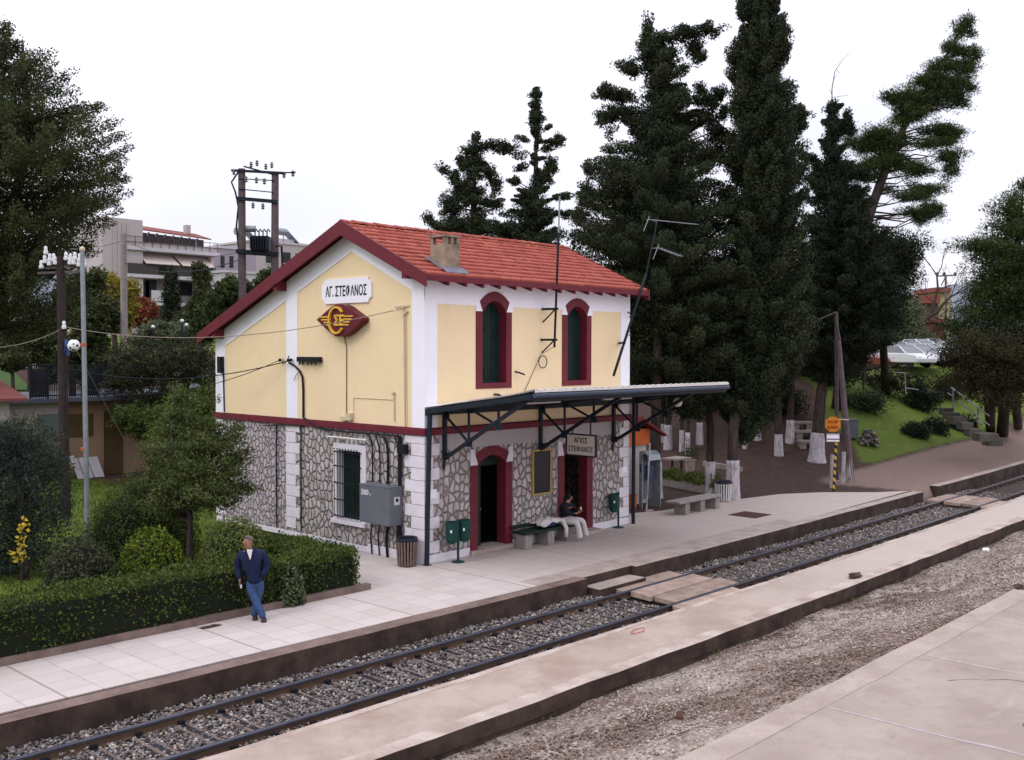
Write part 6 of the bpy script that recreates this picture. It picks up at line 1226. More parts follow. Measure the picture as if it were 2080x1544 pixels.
wire(D(130, 664, dP), (1.5, 16.5, 0), 0, .012, 'slanting guy wire from the telegraph pole to the ground', tan_wire)
wire(D(126, 668, dP), D(-120, 700, 26), .3, .010, 'thin wire from the telegraph pole out past the left edge', tan_wire)
wire(D(252, 488, 52), D(485, 512, dq), .5, .012, 'upper wire from the grey concrete pole to the transformer poles'); wire(D(252, 534, 52), D(485, 528, dq), .5, .018, 'lower wire from the grey concrete pole to the transformer poles')
wire(D(252, 488, 52), D(60, 470, 56), .6, .012, 'wire from the grey concrete pole into the left tree')
# park lamps
for u, v, d, lab in ((370, 652, 56, 'left of two white globe lamps above the feathery tree'), (379, 660, 58, 'right lower of two white globe lamps above the feathery tree'), (311, 664, 56, 'single white globe lamp left among the garden trees')):
    g = ground_at(u, 760, d); t = thing('globe_lamp', g, lab, 'lamp', 'globe lamps on posts'); MB().tube([g, D(u, v+4, d)], .05, 6).build('post', steel, t); b = MB(); b.ball(D(u, v, d), .10, n=7); b.build('globe', porc, t, smooth=True)
g = ground_at(398, 960, 36); t = thing('hooded_lamp', g, 'grey hooded lamp post by the bright green shrub', 'lamp'); MB().tube([g, D(396, 800, 36)], .05, 6).build('post', galv, t); b = MB(); b.ball(D(396, 788, 36), .2, .2, .15, n=6); b.build('hood', gp, t)
g = hit(1752, 830); dl_ = float((g-CAM)@Fv); t = thing('globe_lamp', g, 'white dish lamp hanging among the dark trees near the wooden poles', 'lamp'); b = MB(); b.tube([g, D(1758, 700, dl_), D(1752, 640, dl_), D(1747, 650, dl_)], .05, 6); b.build('post', steel, t); b = MB(); b.ball(D(1747, 661, dl_), .24, .24, .17, n=8); b.build('globe', porc, t, smooth=True)
# braced wooden pole, its painted stubs, stop barrier
bp = hit(1712, 982); dB = float((bp-CAM)@Fv); t = thing('braced_wooden_pole', bp, 'tall two legged wooden pole behind the orange stop sign', 'pole'); topB = D(1699, 634, dB)
p1, p2 = hit(1700, 975), hit(1729, 980)
l1 = MB().tube([p1, topB], [.10, .07], 8).build('leg', wood_pole, t); l2 = MB().tube([p2, D(1718, 860, dB), D(1703, 690, dB)], [.15, .13, .10], 8).build('leg', wood_pole, t)
b = MB(); b.tube([p2-[0, 0, .1], p2+(D(1718, 860, dB)-p2)*.48], [.145, .13], 10); b.build('painted_base', limewash, l2)
b = MB(); b.tube([topB, D(1660, 650, dB), D(1648, 660, dB)], .02, 4); b.bar(D(1697, 645, dB), D(1706, 690, dB), .06); b.build('stay', wood_pole, t)
for u, vt, vb, lab in ((1691, 924, 992, 'white painted stub post directly under the stop sign'), (1713, 918, 982, 'thin white painted stub post between the pole legs')):
    g = hit(u-1, vb); d = float((g-CAM)@Fv); b = MB(); b.tube([g-[0, 0, .05], D(u+1, vt, d)], .10 if u < 1700 else .08, 10); tag(b.build('stub_post', limewash), lab, 'post', 'painted stub posts')
sb_ = hit(1693, 1000); dB2 = float((sb_-CAM)@Fv); t = thing('stop_sign', sb_, 'orange octagonal stop sign on a yellow and black striped post', 'sign')
m, bs = newmat('yellow_black_stripes'); N, L = nodes(m); sx = N.new('ShaderNodeSeparateXYZ'); L.new(posn(N), sx.inputs[0])
q = mathn(N, L, 'FRACT', mathn(N, L, 'MULTIPLY', mathn(N, L, 'ADD', sx.outputs[2], mathn(N, L, 'MULTIPLY', sx.outputs[0], 1.2)), 3.4)); L.new(mixc(N, L, mathn(N, L, 'GREATER_THAN', q, .5), (.55, .36, .03), (.02, .02, .02)), bs.inputs['Base Color'])
MB().tube([sb_, D(1701, 850, dB2)], .05, 8).build('post', m, t)
org = mat('sign_orange', (.62, .20, .02), .5, .12, 4, bmp=0); c = D(1692, 862, dB2-.12); Rh = np.array([Rv[0], Rv[1], 0]); Rh /= np.linalg.norm(Rh)
b = MB(); b.prism([c+Rh*.31*cos(a)+np.array([0, 0, .31*sin(a)]) for a in np.arange(8)*pi/4+pi/8], Fh*.02); b.build('sign_board', org, t)
redm = mat('sign_letter_red', (.16, .02, .01), .6, .1, 4, bmp=0)
text('lettering', 'STOP', c+[0, 0, .085]-Fh*.002, Rh, UP, .11, redm, t, width=.38, bold=.03); text('lettering', 'ΚΑΘΑ', c-[0, 0, .11]-Fh*.002, Rh, UP, .12, redm, t, width=.40, bold=.03)
c = D(1692, 889, dB2-.1); b = MB(); b.obox(c, Rh*.24, Fh*.01, (0, 0, .15)); b.build('lower_plate', white, t); b = MB(); b.obox(c-Fh*.013-[0, 0, .06], Rh*.24, Fh*.002, (0, 0, .02)); b.obox(c-Fh*.013+[0, 0, .13], Rh*.24, Fh*.002, (0, 0, .012)); b.build('plate_stripe', mat('purple_stripe', (.18, .05, .13), .6, .1, 4, bmp=0), t)
b = MB(); b.bar(D(1700, 851, dB2), D(1724, 853, dB2), .035); b.build('barrier_arm', cream, t)
g = hit(1726, 893); d = float((g-CAM)@Fv); t = thing('utility_box', g, 'dark grey utility box behind the wooden pole', 'utility box'); b = MB(); c = D(1726, 871, d); b.obox(c, Rh*.34, Fh*.3, (0, 0, .46)); b.build('box_body', gp, t, bevel=.02); b = MB(); b.obox(c+[0, 0, .48], Rh*.37, Fh*.33, (0, 0, .02)); b.build('lid', gp, t)
g = hit(1764, 905); P = []; r = np.random.RandomState(6)
Ps = np.array([g+Rh*r.uniform(-.5, .5)*(1-k/300)+Fh*r.uniform(-.4, .4)+np.array([0, 0, k/300*.9]) for k in range(240)]); o = stonefield('stone_pile', Ps, .13, stonecolmat('pile_stone', [(0., (.08, .07, .07)), (.5, (.22, .19, .18)), (1., (.45, .40, .37))]), 9); tag(o, 'heap of pale rubble stones right of the utility box', 'stone pile')
for k, (u0, u1, v, h, lab) in enumerate(((1606, 1650, 868, .35, 'upper stone slab bench behind the painted trunks'), (1612, 1660, 884, .3, 'middle stone slab bench behind the painted trunks'), (1620, 1664, 902, .25, 'lowest stone slab in the park left of the stop sign'))):
    g = hit((u0+u1)/2, v+8); d = float((g-CAM)@Fv); c = g.copy(); t = thing('stone_bench', g, lab, 'bench', 'stone slab benches in the park'); hw = (u1-u0)/2*d/F_PX
    b = MB(); b.obox(c+[0, 0, h+.05], Rh*hw, Fh*.3, (0, 0, .06)); b.build('slab', conc_grey, t, bevel=.02); b = MB(); b.obox(c+Rh*hw*.6+[0, 0, h/2-.1], Rh*.15, Fh*.25, (0, 0, h/2+.09)); b.build('block', conc_grey, t); b = MB(); b.obox(c-Rh*hw*.6+[0, 0, h/2-.1], Rh*.15, Fh*.25, (0, 0, h/2+.09)); b.build('block', conc_grey, t)
# steps with rails on the bank
sr = thing('stair_railing', hit(1990, 870), 'white pipe handrail descending beside the steps on the right bank', 'railing'); dR = 50.
b = MB(); b.tube([D(1932, 787, dR+2), D(1984, 826, dR), D(2010, 845, dR-1)], .04, 6); b.tube([D(1924, 798, dR+2), D(1937, 806, dR+1.8)], .03, 6); b.tube([D(1948, 815, dR+1), D(1985, 845, dR), D(2010, 864, dR-1)], .035, 6); b.build('handrail', galv, sr)
for (u, v0, v1, d) in ((1936, 788, 836, dR+2), (1987, 828, 864, dR)): b = MB(); b.tube([D(u, v0, d), D(u, v1, d)], .045, 6); b.build('post', galv, sr)
for k, (u, v, w_) in enumerate(((2002, 877, 20), (2016, 886, 15), (1976, 868, 12), (1960, 855, 11), (1945, 844, 14), (1932, 835, 12), (1922, 826, 10))):
    d = 46+k*.9; c = D(u, v, d); b = MB(); b.obox(c-[0, 0, .24], Rh*(w_*d/F_PX), Fh*.35, (0, 0, .18)); o = b.build('stone_step', MATS.get('dark_step') or mat('dark_step', (.11, .10, .085), .9, .4, 4), bevel=.02)  # one dark blotchy stone tone for all the steps
    tag(o, ['lowest but one stone step at the foot of the bank', 'lowest stone step at the foot of the bank', 'third stone step up the right bank', 'fourth stone step up the right bank', 'fifth stone step beside the left rail post', 'second stone step from the top of the bank stairs', 'topmost stone step of the bank stairs'][k], 'step', 'stone steps up the bank')
fr = thing('park_railing', hit(1838, 800), 'short white railing at the top of the grass bank below the cars', 'railing'); b = MB(); b.tube([D(1815, 757, 58), D(1838, 757, 58), D(1840, 800, 58)], .035, 6); b.tube([D(1838, 788, 58), D(1866, 792, 58)], .03, 5); b.build('rail', galv, fr)
# ---------------------------------------------------------------- platform furniture
def bench(nm, x0, x1, y0, y1, h, seatm, legs, lab, th=.07, tz=0):
    t = thing(nm, ((x0+x1)/2, (y0+y1)/2, tz), lab, 'bench'); b = MB(); b.box(x0, x1, y0, y1, tz+h-th, tz+h); b.build('seat', seatm, t, bevel=.012)
    for x in legs: b = MB(); b.box(x-.13, x+.13, y0+.06, y1-.05, tz, tz+h-th); b.build('leg', conc_grey, t, bevel=.01)
    return t
bench('concrete_bench', 10.6, 13.15, -.42, .14, .46, conc_grey, (11.15, 12.05, 12.95), 'long pale concrete bench on the platform beside the striped bin')
t = bench('station_bench', 3.05, 5.15, -.62, -.12, .46, darkgreen, (3.25, 4.15, 4.95), 'dark green bench on concrete blocks against the station wall', .06)
b = MB(); b.box(3.05, 5.15, -.12, -.07, .50, .60); b.build('backrest', darkgreen, t, bevel=.01)
gb = mat('green_bin_metal', (.012, .055, .048), .4, .25, 4, bmp=.1)
def pole_bin(x, y, two, lab):
    t = thing('green_bin', (x, y, 0), lab, 'bin', 'green litter bins on posts'); b = MB(); b.tube([(x, y, 0), (x, y, 1.08)], .032, 8); b.build('post', gb, t); b = MB(); b.lathe((x, y, 0), [(.17, 0), (.17, .02), (.05, .05)], 12); b.build('base', gb, t)
    for s in ((-1, 1) if two else (-1,)):
        cx_ = x+s*.22; b = MB(); b.lathe((cx_, y, .52), [(.05, -.04), (.13, 0), (.165, .10), (.18, .50), (.185, .52), (.165, .52), (.155, .06), (.02, .05)], 14, sx=1, sy=.85); bo = b.build('bucket', gb, t, smooth=False)
        b = MB(); b.ball((cx_-.13, y-.115, .82), .035, .012, .04, n=5); b.build('sticker', porc, bo)
    return t
pole_bin(.78, -.39, True, 'double green litter bin on a post left of the first door'); pole_bin(7.62, -.22, False, 'single green litter bin on a post near the right corner of the station')
def slat_bin(c, slat1, slat2, lab, r0=.26, h=.62):
    t = thing('slatted_bin', c, lab, 'bin'); n = 20; b = MB(); b.lathe(c, [(r0*.80, .02), (r0*.92, h)], 16); b.build('liner', slat2, t)
    for k in range(n):
        a = 2*pi*k/n; d = np.array([cos(a), sin(a), 0]); e = np.array([-sin(a), cos(a), 0]); b = MB(); b.bar(np.array(c)+d*r0*.84+[0, 0, .02], np.array(c)+d*r0+[0, 0, h], .045, .02, up=d); b.build('slat', slat1, t)
    b = MB(); b.lathe(c, [(r0*.97, h-.02), (r0*1.06, h+.03), (r0*1.0, h+.09), (r0*.8, h+.07), (r0*.75, h-.1)], 18); b.build('bag_rim', mat('black_bin_bag', (.015, .018, .03), .35, .3, 9, bmp=.4) if 'black_bin_bag' not in MATS else MATS['black_bin_bag'], t)
slat_bin((-.40, .20, 0), mat('weathered_slat', (.20, .14, .115), .85, .4, 9), dark, 'brown slatted bin with a dark bag at the corner of the gable'); slat_bin((14.55, .40, 0), mat('white_slat', (.66, .64, .62), .7, .15, 9), blackiron, 'white and black striped slatted bin beside the tall cypress trunk', .3, .64)
# telephone booth, kiosk, planters
pb_ = thing('telephone_booth', (10.4, 1.7, 0), 'grey metal telephone booth with a rounded hood beyond the station corner', 'telephone booth')
def PB(u, v, y=1.7): return ony(u, v, y)
b = MB(); xa, xb = PB(1296, 980)[0], PB(1318, 980)[0]; zb, zt = 0, PB(1305, 915)[2]
pr = [(1.2, .0), (1.2, zt-.3), (1.25, zt-.12), (1.4, zt), (1.62, zt), (1.62, 0)]
b.prism([(xb-.05, y, z) for y, z in pr], (.05, 0, 0)); b.prism([(xa-.05, y, z) for y, z in [(1.5, 0), (1.5, zt-.05), (1.62, zt-.05), (1.62, 0)]], (.05, 0, 0)); b.build('side_panel', galv, pb_)
b = MB(); b.prism([(xa-.05, 1.2, zt-.3), (xa-.05, 1.25, zt-.12), (xa-.05, 1.4, zt), (xa-.05, 1.62, zt), (xa-.05, 1.62, zt-.05), (xa-.05, 1.4, zt-.05), (xa-.05, 1.3, zt-.15), (xa-.05, 1.25, zt-.3)], (xb-xa, 0, 0)); b.build('hood', galv, pb_)
b = MB(); b.box(xa, xb-.05, 1.5, 1.6, .3, zt-.1); b.build('back_panel', mat('booth_back', (.12, .13, .15), .5, .2, 4), pb_); b = MB(); b.box(xa+.1, xb-.15, 1.38, 1.5, .95, 1.45); b.build('telephone', mat('phone_blue', (.05, .065, .12), .4, .2, 5), pb_)
b = MB(); b.box(xb+.003, xb+.012, 1.28, 1.58, zt-.62, zt-.42); b.box(xa-.06, xa-.051, 1.52, 1.6, 1.2, 1.5); b.build('blue_label', MATS['phone_blue'], pb_)
b = MB(); b.tube([(PB(1313, 1030, 1.0)[0], 1.0, 0), (PB(1320, 900, 1.0)[0], 1.0, PB(1320, 900, 1.0)[2])], .028, 7); b.box(PB(1313, 1030, 1.0)[0]-.02, PB(1313, 1030, 1.0)[0]+.35, .96, 1.04, 0, .03); tag(b.build('thin_post', limewash), 'thin white post standing beside the telephone booth', 'post')
kk = thing('kiosk', (12.6, 3.6, 0), 'small orange kiosk with a dark red gable roof behind the telephone booth', 'kiosk'); YK = 2.1; xk0, xk1 = ony(1262, 880, YK)[0], ony(1319, 880, YK)[0]; zk = ony(1300, 866, YK)[2]
b = MB(); b.box(xk0, xk1, YK, 4., ony(1300, 904, YK)[2], zk-.1); b.build('fascia', mat('kiosk_orange', (.50, .11, .025), .6, .2, 2), kk); b = MB(); b.box(xk0+.05, xk1-.05, YK+.1, 4., 0, ony(1300, 904, YK)[2]); b.build('wall', greystrip, kk)
b = MB(); xm_ = (xk0+xk1)/2
b.prism([(xk0-.3, YK-.3, zk-.12), (xm_, YK-.3, zk+.35), (xk1+.62, YK-.3, zk-.32), (xk1+.62, YK-.3, zk-.40), (xm_, YK-.3, zk+.25), (xk0-.3, YK-.3, zk-.2)], (0, .22, 0)); b.prism([(xk0-.3, YK-.08, zk-.12), (xm_, YK-.08, zk+.35), (xk1+.1, YK-.08, zk-.10), (xk1+.1, YK-.08, zk-.18), (xm_, YK-.08, zk+.25), (xk0-.3, YK-.08, zk-.2)], (0, 2.1, 0)); b.build('roof', mat('kiosk_red_roof', (.13, .02, .02), .6, .2, 2), kk)
t = thing('orange_basket', ony(1284, 1030, .9)*[1, 1, 0], 'orange litter basket at the foot of the telephone booth', 'bin'); c = ony(1284, 1010, .9); b = MB(); b.lathe((c[0], c[1], .25), [(.14, 0), (.18, .42), (.16, .42), (.12, .03)], 12); b.build('basket', mat('basket_orange', (.36, .09, .03), .6, .2, 5), t); b = MB(); b.tube([(c[0], c[1], 0), (c[0], c[1], .3)], .03, 6); b.build('post', steel, t)
def planter(nm, a, c_, w_, h, lab, seed, n=1600, ph=.45, mt=hedge_m):
    a, c_ = np.array(a, float), np.array(c_, float); t = thing(nm, (a+c_)/2, lab, 'planter'); d = unit(c_-a); s = np.array([-d[1], d[0], 0]); b = MB(); b.prism([a-s*w_/2, c_-s*w_/2, c_+s*w_/2, a+s*w_/2], (0, 0, h)); b.build('trough', conc_grey, t, bevel=.02)
    r = np.random.RandomState(seed); q = r.rand(n, 1); P = a+(c_-a)*q+s*r.uniform(-.5, .5, (n, 1))*w_*1.2; P[:, 2] = a[2]+h+r.uniform(-.12, 1, n)*ph*(.6+.4*np.sin(q[:, 0]*14+seed)); leaf_mesh('plants', P, r.randn(n, 3)*.5+[0, 0, .8], .16, .05, mt, t, r); return t
planter('planter', hit(1345, 985), hit(1438, 1003), .5, .34, 'long concrete planter of green plants behind the pale bench', 61, 2600, .40, dome_m)
planter('planter', hit(1440, 1002), hit(1462, 1004), .5, .30, 'short planter of ferny plants right of the painted cypress trunk', 62, 900, .45, dome_m)
g = hit(1402, 962); t = thing('plant_pot', g, 'white square plant pot with a grey shrub in the park corner', 'plant pot'); b = MB(); b.lathe(g, [(.20, 0), (.27, .55), (.30, .56), (.30, .62), (.24, .62)], 4); b.build('pot', conc_lt, t); r = np.random.RandomState(5); P = g+r.randn(500, 3)*[.2, .2, .18]+[0, 0, .85]; leaf_mesh('plant', P, r.randn(500, 3), .12, .04, grey_m, t, r)
g = hit(1376, 968); t = thing('park_table', g, 'small stone topped table among the planters', 'table'); b = MB(); b.box(g[0]-.6, g[0]+.5, g[1]-.4, g[1]+.4, g[2]+.72, g[2]+.79); b.build('table_top', conc_grey, t); 
for sx_ in (-.4, .3): b = MB(); b.tube([(g[0]+sx_, g[1], g[2]), (g[0]+sx_, g[1], g[2]+.72)], .05, 6); b.build('leg', steel, t)
g0, g1 = hit(1430, 948), hit(1506, 960); b = MB(); b.bar(g0+[0, 0, .1], g1+[0, 0, .1], .2, .25); tag(b.build('park_kerb', conc_grey), 'pale low kerb wall crossing the park behind the trunks', 'kerb')
# ---------------------------------------------------------------- people
def skin(name, nodes_, edges, mt, parent, sub=2, root=0):
    me = bpy.data.meshes.new('tmp'); me.from_pydata([n[0] for n in nodes_], edges, []); o = bpy.data.objects.new('tmp', me); COL.objects.link(o)
    sk = o.modifiers.new('s', 'SKIN'); sk.use_smooth_shade = True
    for i, n in enumerate(nodes_):
        v = me.skin_vertices[0].data[i]; rr = n[1] if isinstance(n[1], tuple) else (n[1], n[1]); v.radius = rr; v.use_root = (i == root)
    sb = o.modifiers.new('u', 'SUBSURF'); sb.levels = sub; sb.render_levels = sub
    bpy.context.view_layer.update(); m2 = bpy.data.meshes.new_from_object(o.evaluated_get(bpy.context.evaluated_depsgraph_get()))
    bpy.data.objects.remove(o); m2.materials.clear(); m2.materials.append(mt); m2.transform(Matrix.Translation(-gl(parent)))
    for p in m2.polygons: p.use_smooth = True
    q = bpy.data.objects.new(name, m2); COL.objects.link(q); q.parent = parent; return q
skinm = mat('skin', (.36, .17, .12), .55, .12, 12, bmp=.05); jac = mat('navy_jacket', (.012, .018, .055), .8, .3, 12, bmp=.4); jean = mat('blue_jeans', (.045, .085, .19), .85, .35, 9, bmp=.3)
shoe = mat('brown_shoe', (.05, .035, .035), .5, .3, 12); greyhair = mat('grey_hair', (.16, .145, .14), .8, .4, 40, bmp=.6); shirt = mat('white_shirt', (.62, .58, .56), .8, .15, 20); blackhair = mat('black_hair', (.012, .010, .010), .6, .3, 40, bmp=.5); blk = mat('black_jacket', (.014, .015, .022), .8, .3, 12, bmp=.3); wtr = mat('white_trousers', (.60, .55, .56), .8, .15, 10, bmp=.3)
MO = np.array([-5.72, -1.48, 0.]); dM = float((MO-CAM)@Fv); s_ = dM/F_PX
Zc = float((710-1257)*0)
def mp_(u, v, away=0.): 
    z = CAM[2]-(v-709.6)*s_; p = MO+Rh*(u-525)*s_; return (float(p[0]+Fh[0]*away), float(p[1]+Fh[1]*away), float(z))
man = thing('person', MO, 'man in a navy jacket and blue jeans standing cross legged before the hedge', 'person')
# body: head, neck, torso, arms, legs in one skin
def hand(base, nm_edges, V, E, tip, side, away=0):
    """adds palm and five finger chains to V/E; base index of wrist; tip = direction"""
    w_ = np.array(V[base][0]); d = unit(np.array(tip, float)); s = unit(np.array(side, float)); nrm = np.cross(d, s); k = len(V)
    V.append((tuple(w_+d*.045), (.030, .018))); E.append((base, k)); V.append((tuple(w_+d*.085), (.032, .014))); E.append((k, k+1))
    for j, (o_, ln) in enumerate(((-.026, .062), (-.009, .072), (.009, .068), (.026, .052))):
        a = w_+d*.095+s*o_; n0 = len(V); V.append((tuple(a), .0095)); V.append((tuple(a+d*ln*.5+nrm*.008), .0085)); V.append((tuple(a+d*ln*.85+nrm*.03), .0075)); E += [(k+1, n0), (n0, n0+1), (n0+1, n0+2)]
    n0 = len(V); V.append((tuple(w_+d*.035-s*.035), .012)); V.append((tuple(w_+d*.075-s*.05+nrm*.02), .009)); E += [(k, n0), (n0, n0+1)]
V = [(mp_(516, 1174), (.11, .07)), (mp_(511, 1150), (.10, .07)), (mp_(508, 1126), (.11, .07)), (mp_(506, 1115), (.065, .06)), (mp_(504, 1110, -.01), (.066, .068)), (mp_(503, 1100, -.02), (.088, .100)), (mp_(503, 1090, -.01), (.086, .098)),
     (mp_(487, 1122), .065), (mp_(482, 1148, .03), .048), (mp_(487, 1171, -.06), .032), (mp_(534, 1122), .065), (mp_(540, 1148, .03), .048), (mp_(531, 1163, -.08), .034),
     (mp_(507, 1180), .085), (mp_(519, 1210, -.08), .062), (mp_(535, 1242, -.12), .045), (mp_(526, 1180), .085), (mp_(521, 1212, .02), .062), (mp_(515, 1247, .02), .045)]
E_ = [(0, 1), (1, 2), (2, 3), (3, 4), (4, 5), (5, 6), (2, 7), (7, 8), (8, 9), (2, 10), (10, 11), (11, 12), (0, 13), (13, 14), (14, 15), (0, 16), (16, 17), (17, 18)]
hand(9, None, V, E_, Rh*.1+np.array([0, 0, -1.]), -Fh); skin('body', V, E_, skinm, man, 2)
b = MB(); hc = np.array(mp_(503, 1097, -.03))
fd = unit(-Fh*.85-Rh*.5); fs = np.cross(fd, [0, 0, 1.]); b.ball(hc+fd*.105-[0, 0, .005], .017, .02, .026, n=5); b.build('nose', skinm, man)
b = MB(); [b.ball(hc+fd*.082+fs*s*.032+[0, 0, .028], .013, .013, .008, n=4) for s in (-1, 1)]; b.build('eyes', dark, man); b = MB(); b.ball(hc+fd*.085-[0, 0, .048], .024, .024, .006, n=4); b.build('mouth', mat('lips', (.22, .07, .06), .6, .1, 9, bmp=0), man)
b = MB(); [b.ball(hc+fs*s*.085+[0, 0, .0], .016, .022, .032, n=4) for s in (-1, 1)]; b.build('ears', skinm, man)
b = MB(); b.ball(hc-fd*.022+[0, 0, .046], .094, .094, .078, n=8); Vh = np.array(b.V); r = np.random.RandomState(1); Vh += r.randn(*Vh.shape)*.004; k_ = ((Vh-hc)@fd > .045) & (Vh[:, 2] < hc[2]+.075); Vh[k_] -= fd*.05; mesh_obj('hair', Vh, b.F, greyhair, man, smooth=True)
V = [(mp_(517, 1183), (.20, .15)), (mp_(517, 1172), (.205, .155)), (mp_(513, 1150), (.205, .155)), (mp_(510, 1130), (.225, .15)), (mp_(507, 1117), (.15, .12)), (mp_(505, 1111), (.085, .085)), (mp_(489, 1123), .10), (mp_(482, 1136), .085), (mp_(481, 1150, .03), .078), (mp_(486, 1168, -.05), .064), (mp_(487, 1173, -.06), .058), (mp_(532, 1122), .10), (mp_(540, 1136), .085), (mp_(541, 1150, .02), .078), (mp_(532, 1166, -.10), .07)]
skin('jacket', V, [(0, 1), (1, 2), (2, 3), (3, 4), (4, 5), (3, 6), (6, 7), (7, 8), (8, 9), (9, 10), (3, 11), (11, 12), (12, 13), (13, 14)], jac, man, 2, 2)
b = MB(); b.prism([mp_(503, 1111, -.115), mp_(515, 1111, -.105), mp_(512, 1133, -.175)], -Fh*.012); b.build('shirt', shirt, man)
b = MB(); b.bar(mp_(512, 1132, -.185), mp_(517, 1180, -.17), .012); b.build('zip', steel, man)
b = MB(); b.bar(mp_(500, 1109, -.11), mp_(511, 1133, -.19), .035, .02); b.bar(mp_(518, 1109, -.10), mp_(513, 1133, -.185), .035, .02); b.build('collar', jac, man)
V = [(mp_(516, 1170), (.15, .11)), (mp_(516, 1178), (.17, .125)), (mp_(507, 1188, -.03), .105), (mp_(518, 1211, -.09), .085), (mp_(533, 1240, -.13), .072), (mp_(537, 1251, -.14), .085), (mp_(527, 1188, .02), .105), (mp_(521, 1212, .02), .085), (mp_(516, 1240, .0), .072), (mp_(515, 1252, .0), .088)]
skin('jeans', V, [(0, 1), (1, 2), (2, 3), (3, 4), (4, 5), (1, 6), (6, 7), (7, 8), (8, 9)], jean, man, 2, 1)
for u, aw in ((538, -.14), (517, .0)): skin('shoe', [(mp_(u-1, 1251, aw+.05), .062), (mp_(u+1, 1253, aw-.06), .058), (mp_(u+4, 1254, aw-.19), (.055, .04))], [(0, 1), (1, 2)], shoe, man, 2)
b = MB(); b.bar(mp_(491, 1183, -.09), mp_(491, 1190, -.10), .022); tag(b.build('mobile_phone', porc), 'small pale phone held low in the hand of the standing man', 'phone')
# seated woman
WO = np.array([4.95, -.36, .46]); wm = thing('person', WO, 'person in a black jacket and white trousers sitting on the dark green bench', 'person'); q = lambda x, y, z: (4.95+x, -.36+y, z)
V = [(q(0, 0, .58), (.14, .12)), (q(.0, -.02, .80), (.12, .09)), (q(.02, -.05, 1.0), (.14, .09)), (q(.04, -.08, 1.10), .05), (q(.07, -.12, 1.19), (.07, .08)), (q(.08, -.13, 1.26), (.068, .075)),
     (q(-.15, -.08, 1.0), .05), (q(-.14, -.22, .80), .038), (q(.05, -.34, .78), .028), (q(.2, -.04, 1.0), .05), (q(.27, -.16, .82), .038), (q(.20, -.36, .82), .028),
     (q(-.08, -.05, .55), .075), (q(.0, -.44, .56), .06), (q(.05, -.50, .12), .04), (q(.1, -.05, .57), .075), (q(.30, -.40, .58), .06), (q(.42, -.44, .14), .04)]
E_ = [(0, 1), (1, 2), (2, 3), (3, 4), (4, 5), (2, 6), (6, 7), (7, 8), (2, 9), (9, 10), (10, 11), (0, 12), (12, 13), (13, 14), (0, 15), (15, 16), (16, 17)]
hand(8, None, V, E_, (.6, -.5, .2), (0, 0, 1)); hand(11, None, V, E_, (-.3, -.8, .3), (0, 0, -1)); skin('body', V, E_, skinm, wm, 2)
skin('jacket', [(q(0, 0, .60), (.19, .16)), (q(0, -.02, .8), (.185, .15)), (q(.02, -.05, .98), (.20, .14)), (q(.03, -.07, 1.07), .09), (q(-.16, -.08, .99), .085), (q(-.16, -.24, .79), .075), (q(.03, -.35, .78), .06), (q(.20, -.04, .99), .085), (q(.28, -.18, .82), .075), (q(.20, -.35, .82), .06)], [(0, 1), (1, 2), (2, 3), (2, 4), (4, 5), (5, 6), (2, 7), (7, 8), (8, 9)], blk, wm, 2)
b = MB(); b.bar(q(-.17, -.10, .93), q(.0, -.175, .92), .02); b.bar(q(.02, -.175, .92), q(.18, -.13, .93), .02); b.build('orange_stripe', mat('orange_stripe', (.5, .14, .04), .6, .1, 5, bmp=0), wm)
skin('trousers', [(q(0, 0, .56), (.18, .14)), (q(-.07, -.1, .55), .11), (q(.0, -.45, .55), .09), (q(.04, -.50, .3), .08), (q(.05, -.52, .08), .10), (q(.1, -.1, .57), .11), (q(.30, -.41, .57), .09), (q(.37, -.43, .3), .08), (q(.42, -.45, .10), .10)], [(0, 1), (1, 2), (2, 3), (3, 4), (0, 5), (5, 6), (6, 7), (7, 8)], wtr, wm, 2)
for x, y in ((.05, -.55), (.43, -.48)): skin('shoe', [(q(x-.03, y+.05, -.40), .055), (q(x+.03, y-.05, -.405), .052), (q(x+.09, y-.15, -.41), (.05, .035))], [(0, 1), (1, 2)], porc, wm, 2)
b = MB(); b.ball(q(.05, -.09, 1.235), .098, .10, .105, n=8); b.ball(q(.0, -.03, 1.13), .07, .06, .12, n=6); Vh = np.array(b.V); r = np.random.RandomState(2); Vh += r.randn(*Vh.shape)*.005
fd = unit(np.array([.75, -.65, -.1])); hc = np.array(q(.07, -.12, 1.2)); k_ = ((Vh-hc)@fd > .05) & (Vh[:, 2] < hc[2]+.07); Vh[k_] -= fd*.06; mesh_obj('hair', Vh, b.F, blackhair, wm, smooth=True)
b = MB(); b.ball(hc+fd*.09, .014, .014, .022, n=4); b.build('nose', skinm, wm)
b = MB(); fs = np.cross(fd, [0, 0, 1.]); [b.ball(hc+fd*.072+fs*s*.028+[0, 0, .025], .01, .01, .007, n=4) for s in (-1, 1)]; b.build('eyes', dark, wm)
b = MB(); b.obox(q(.2, -.42, .90), (.03, 0, 0), (0, .01, 0), (0, 0, .05)); tag(b.build('small_cup', cream), 'small cream cup in the hands of the seated person', 'cup')
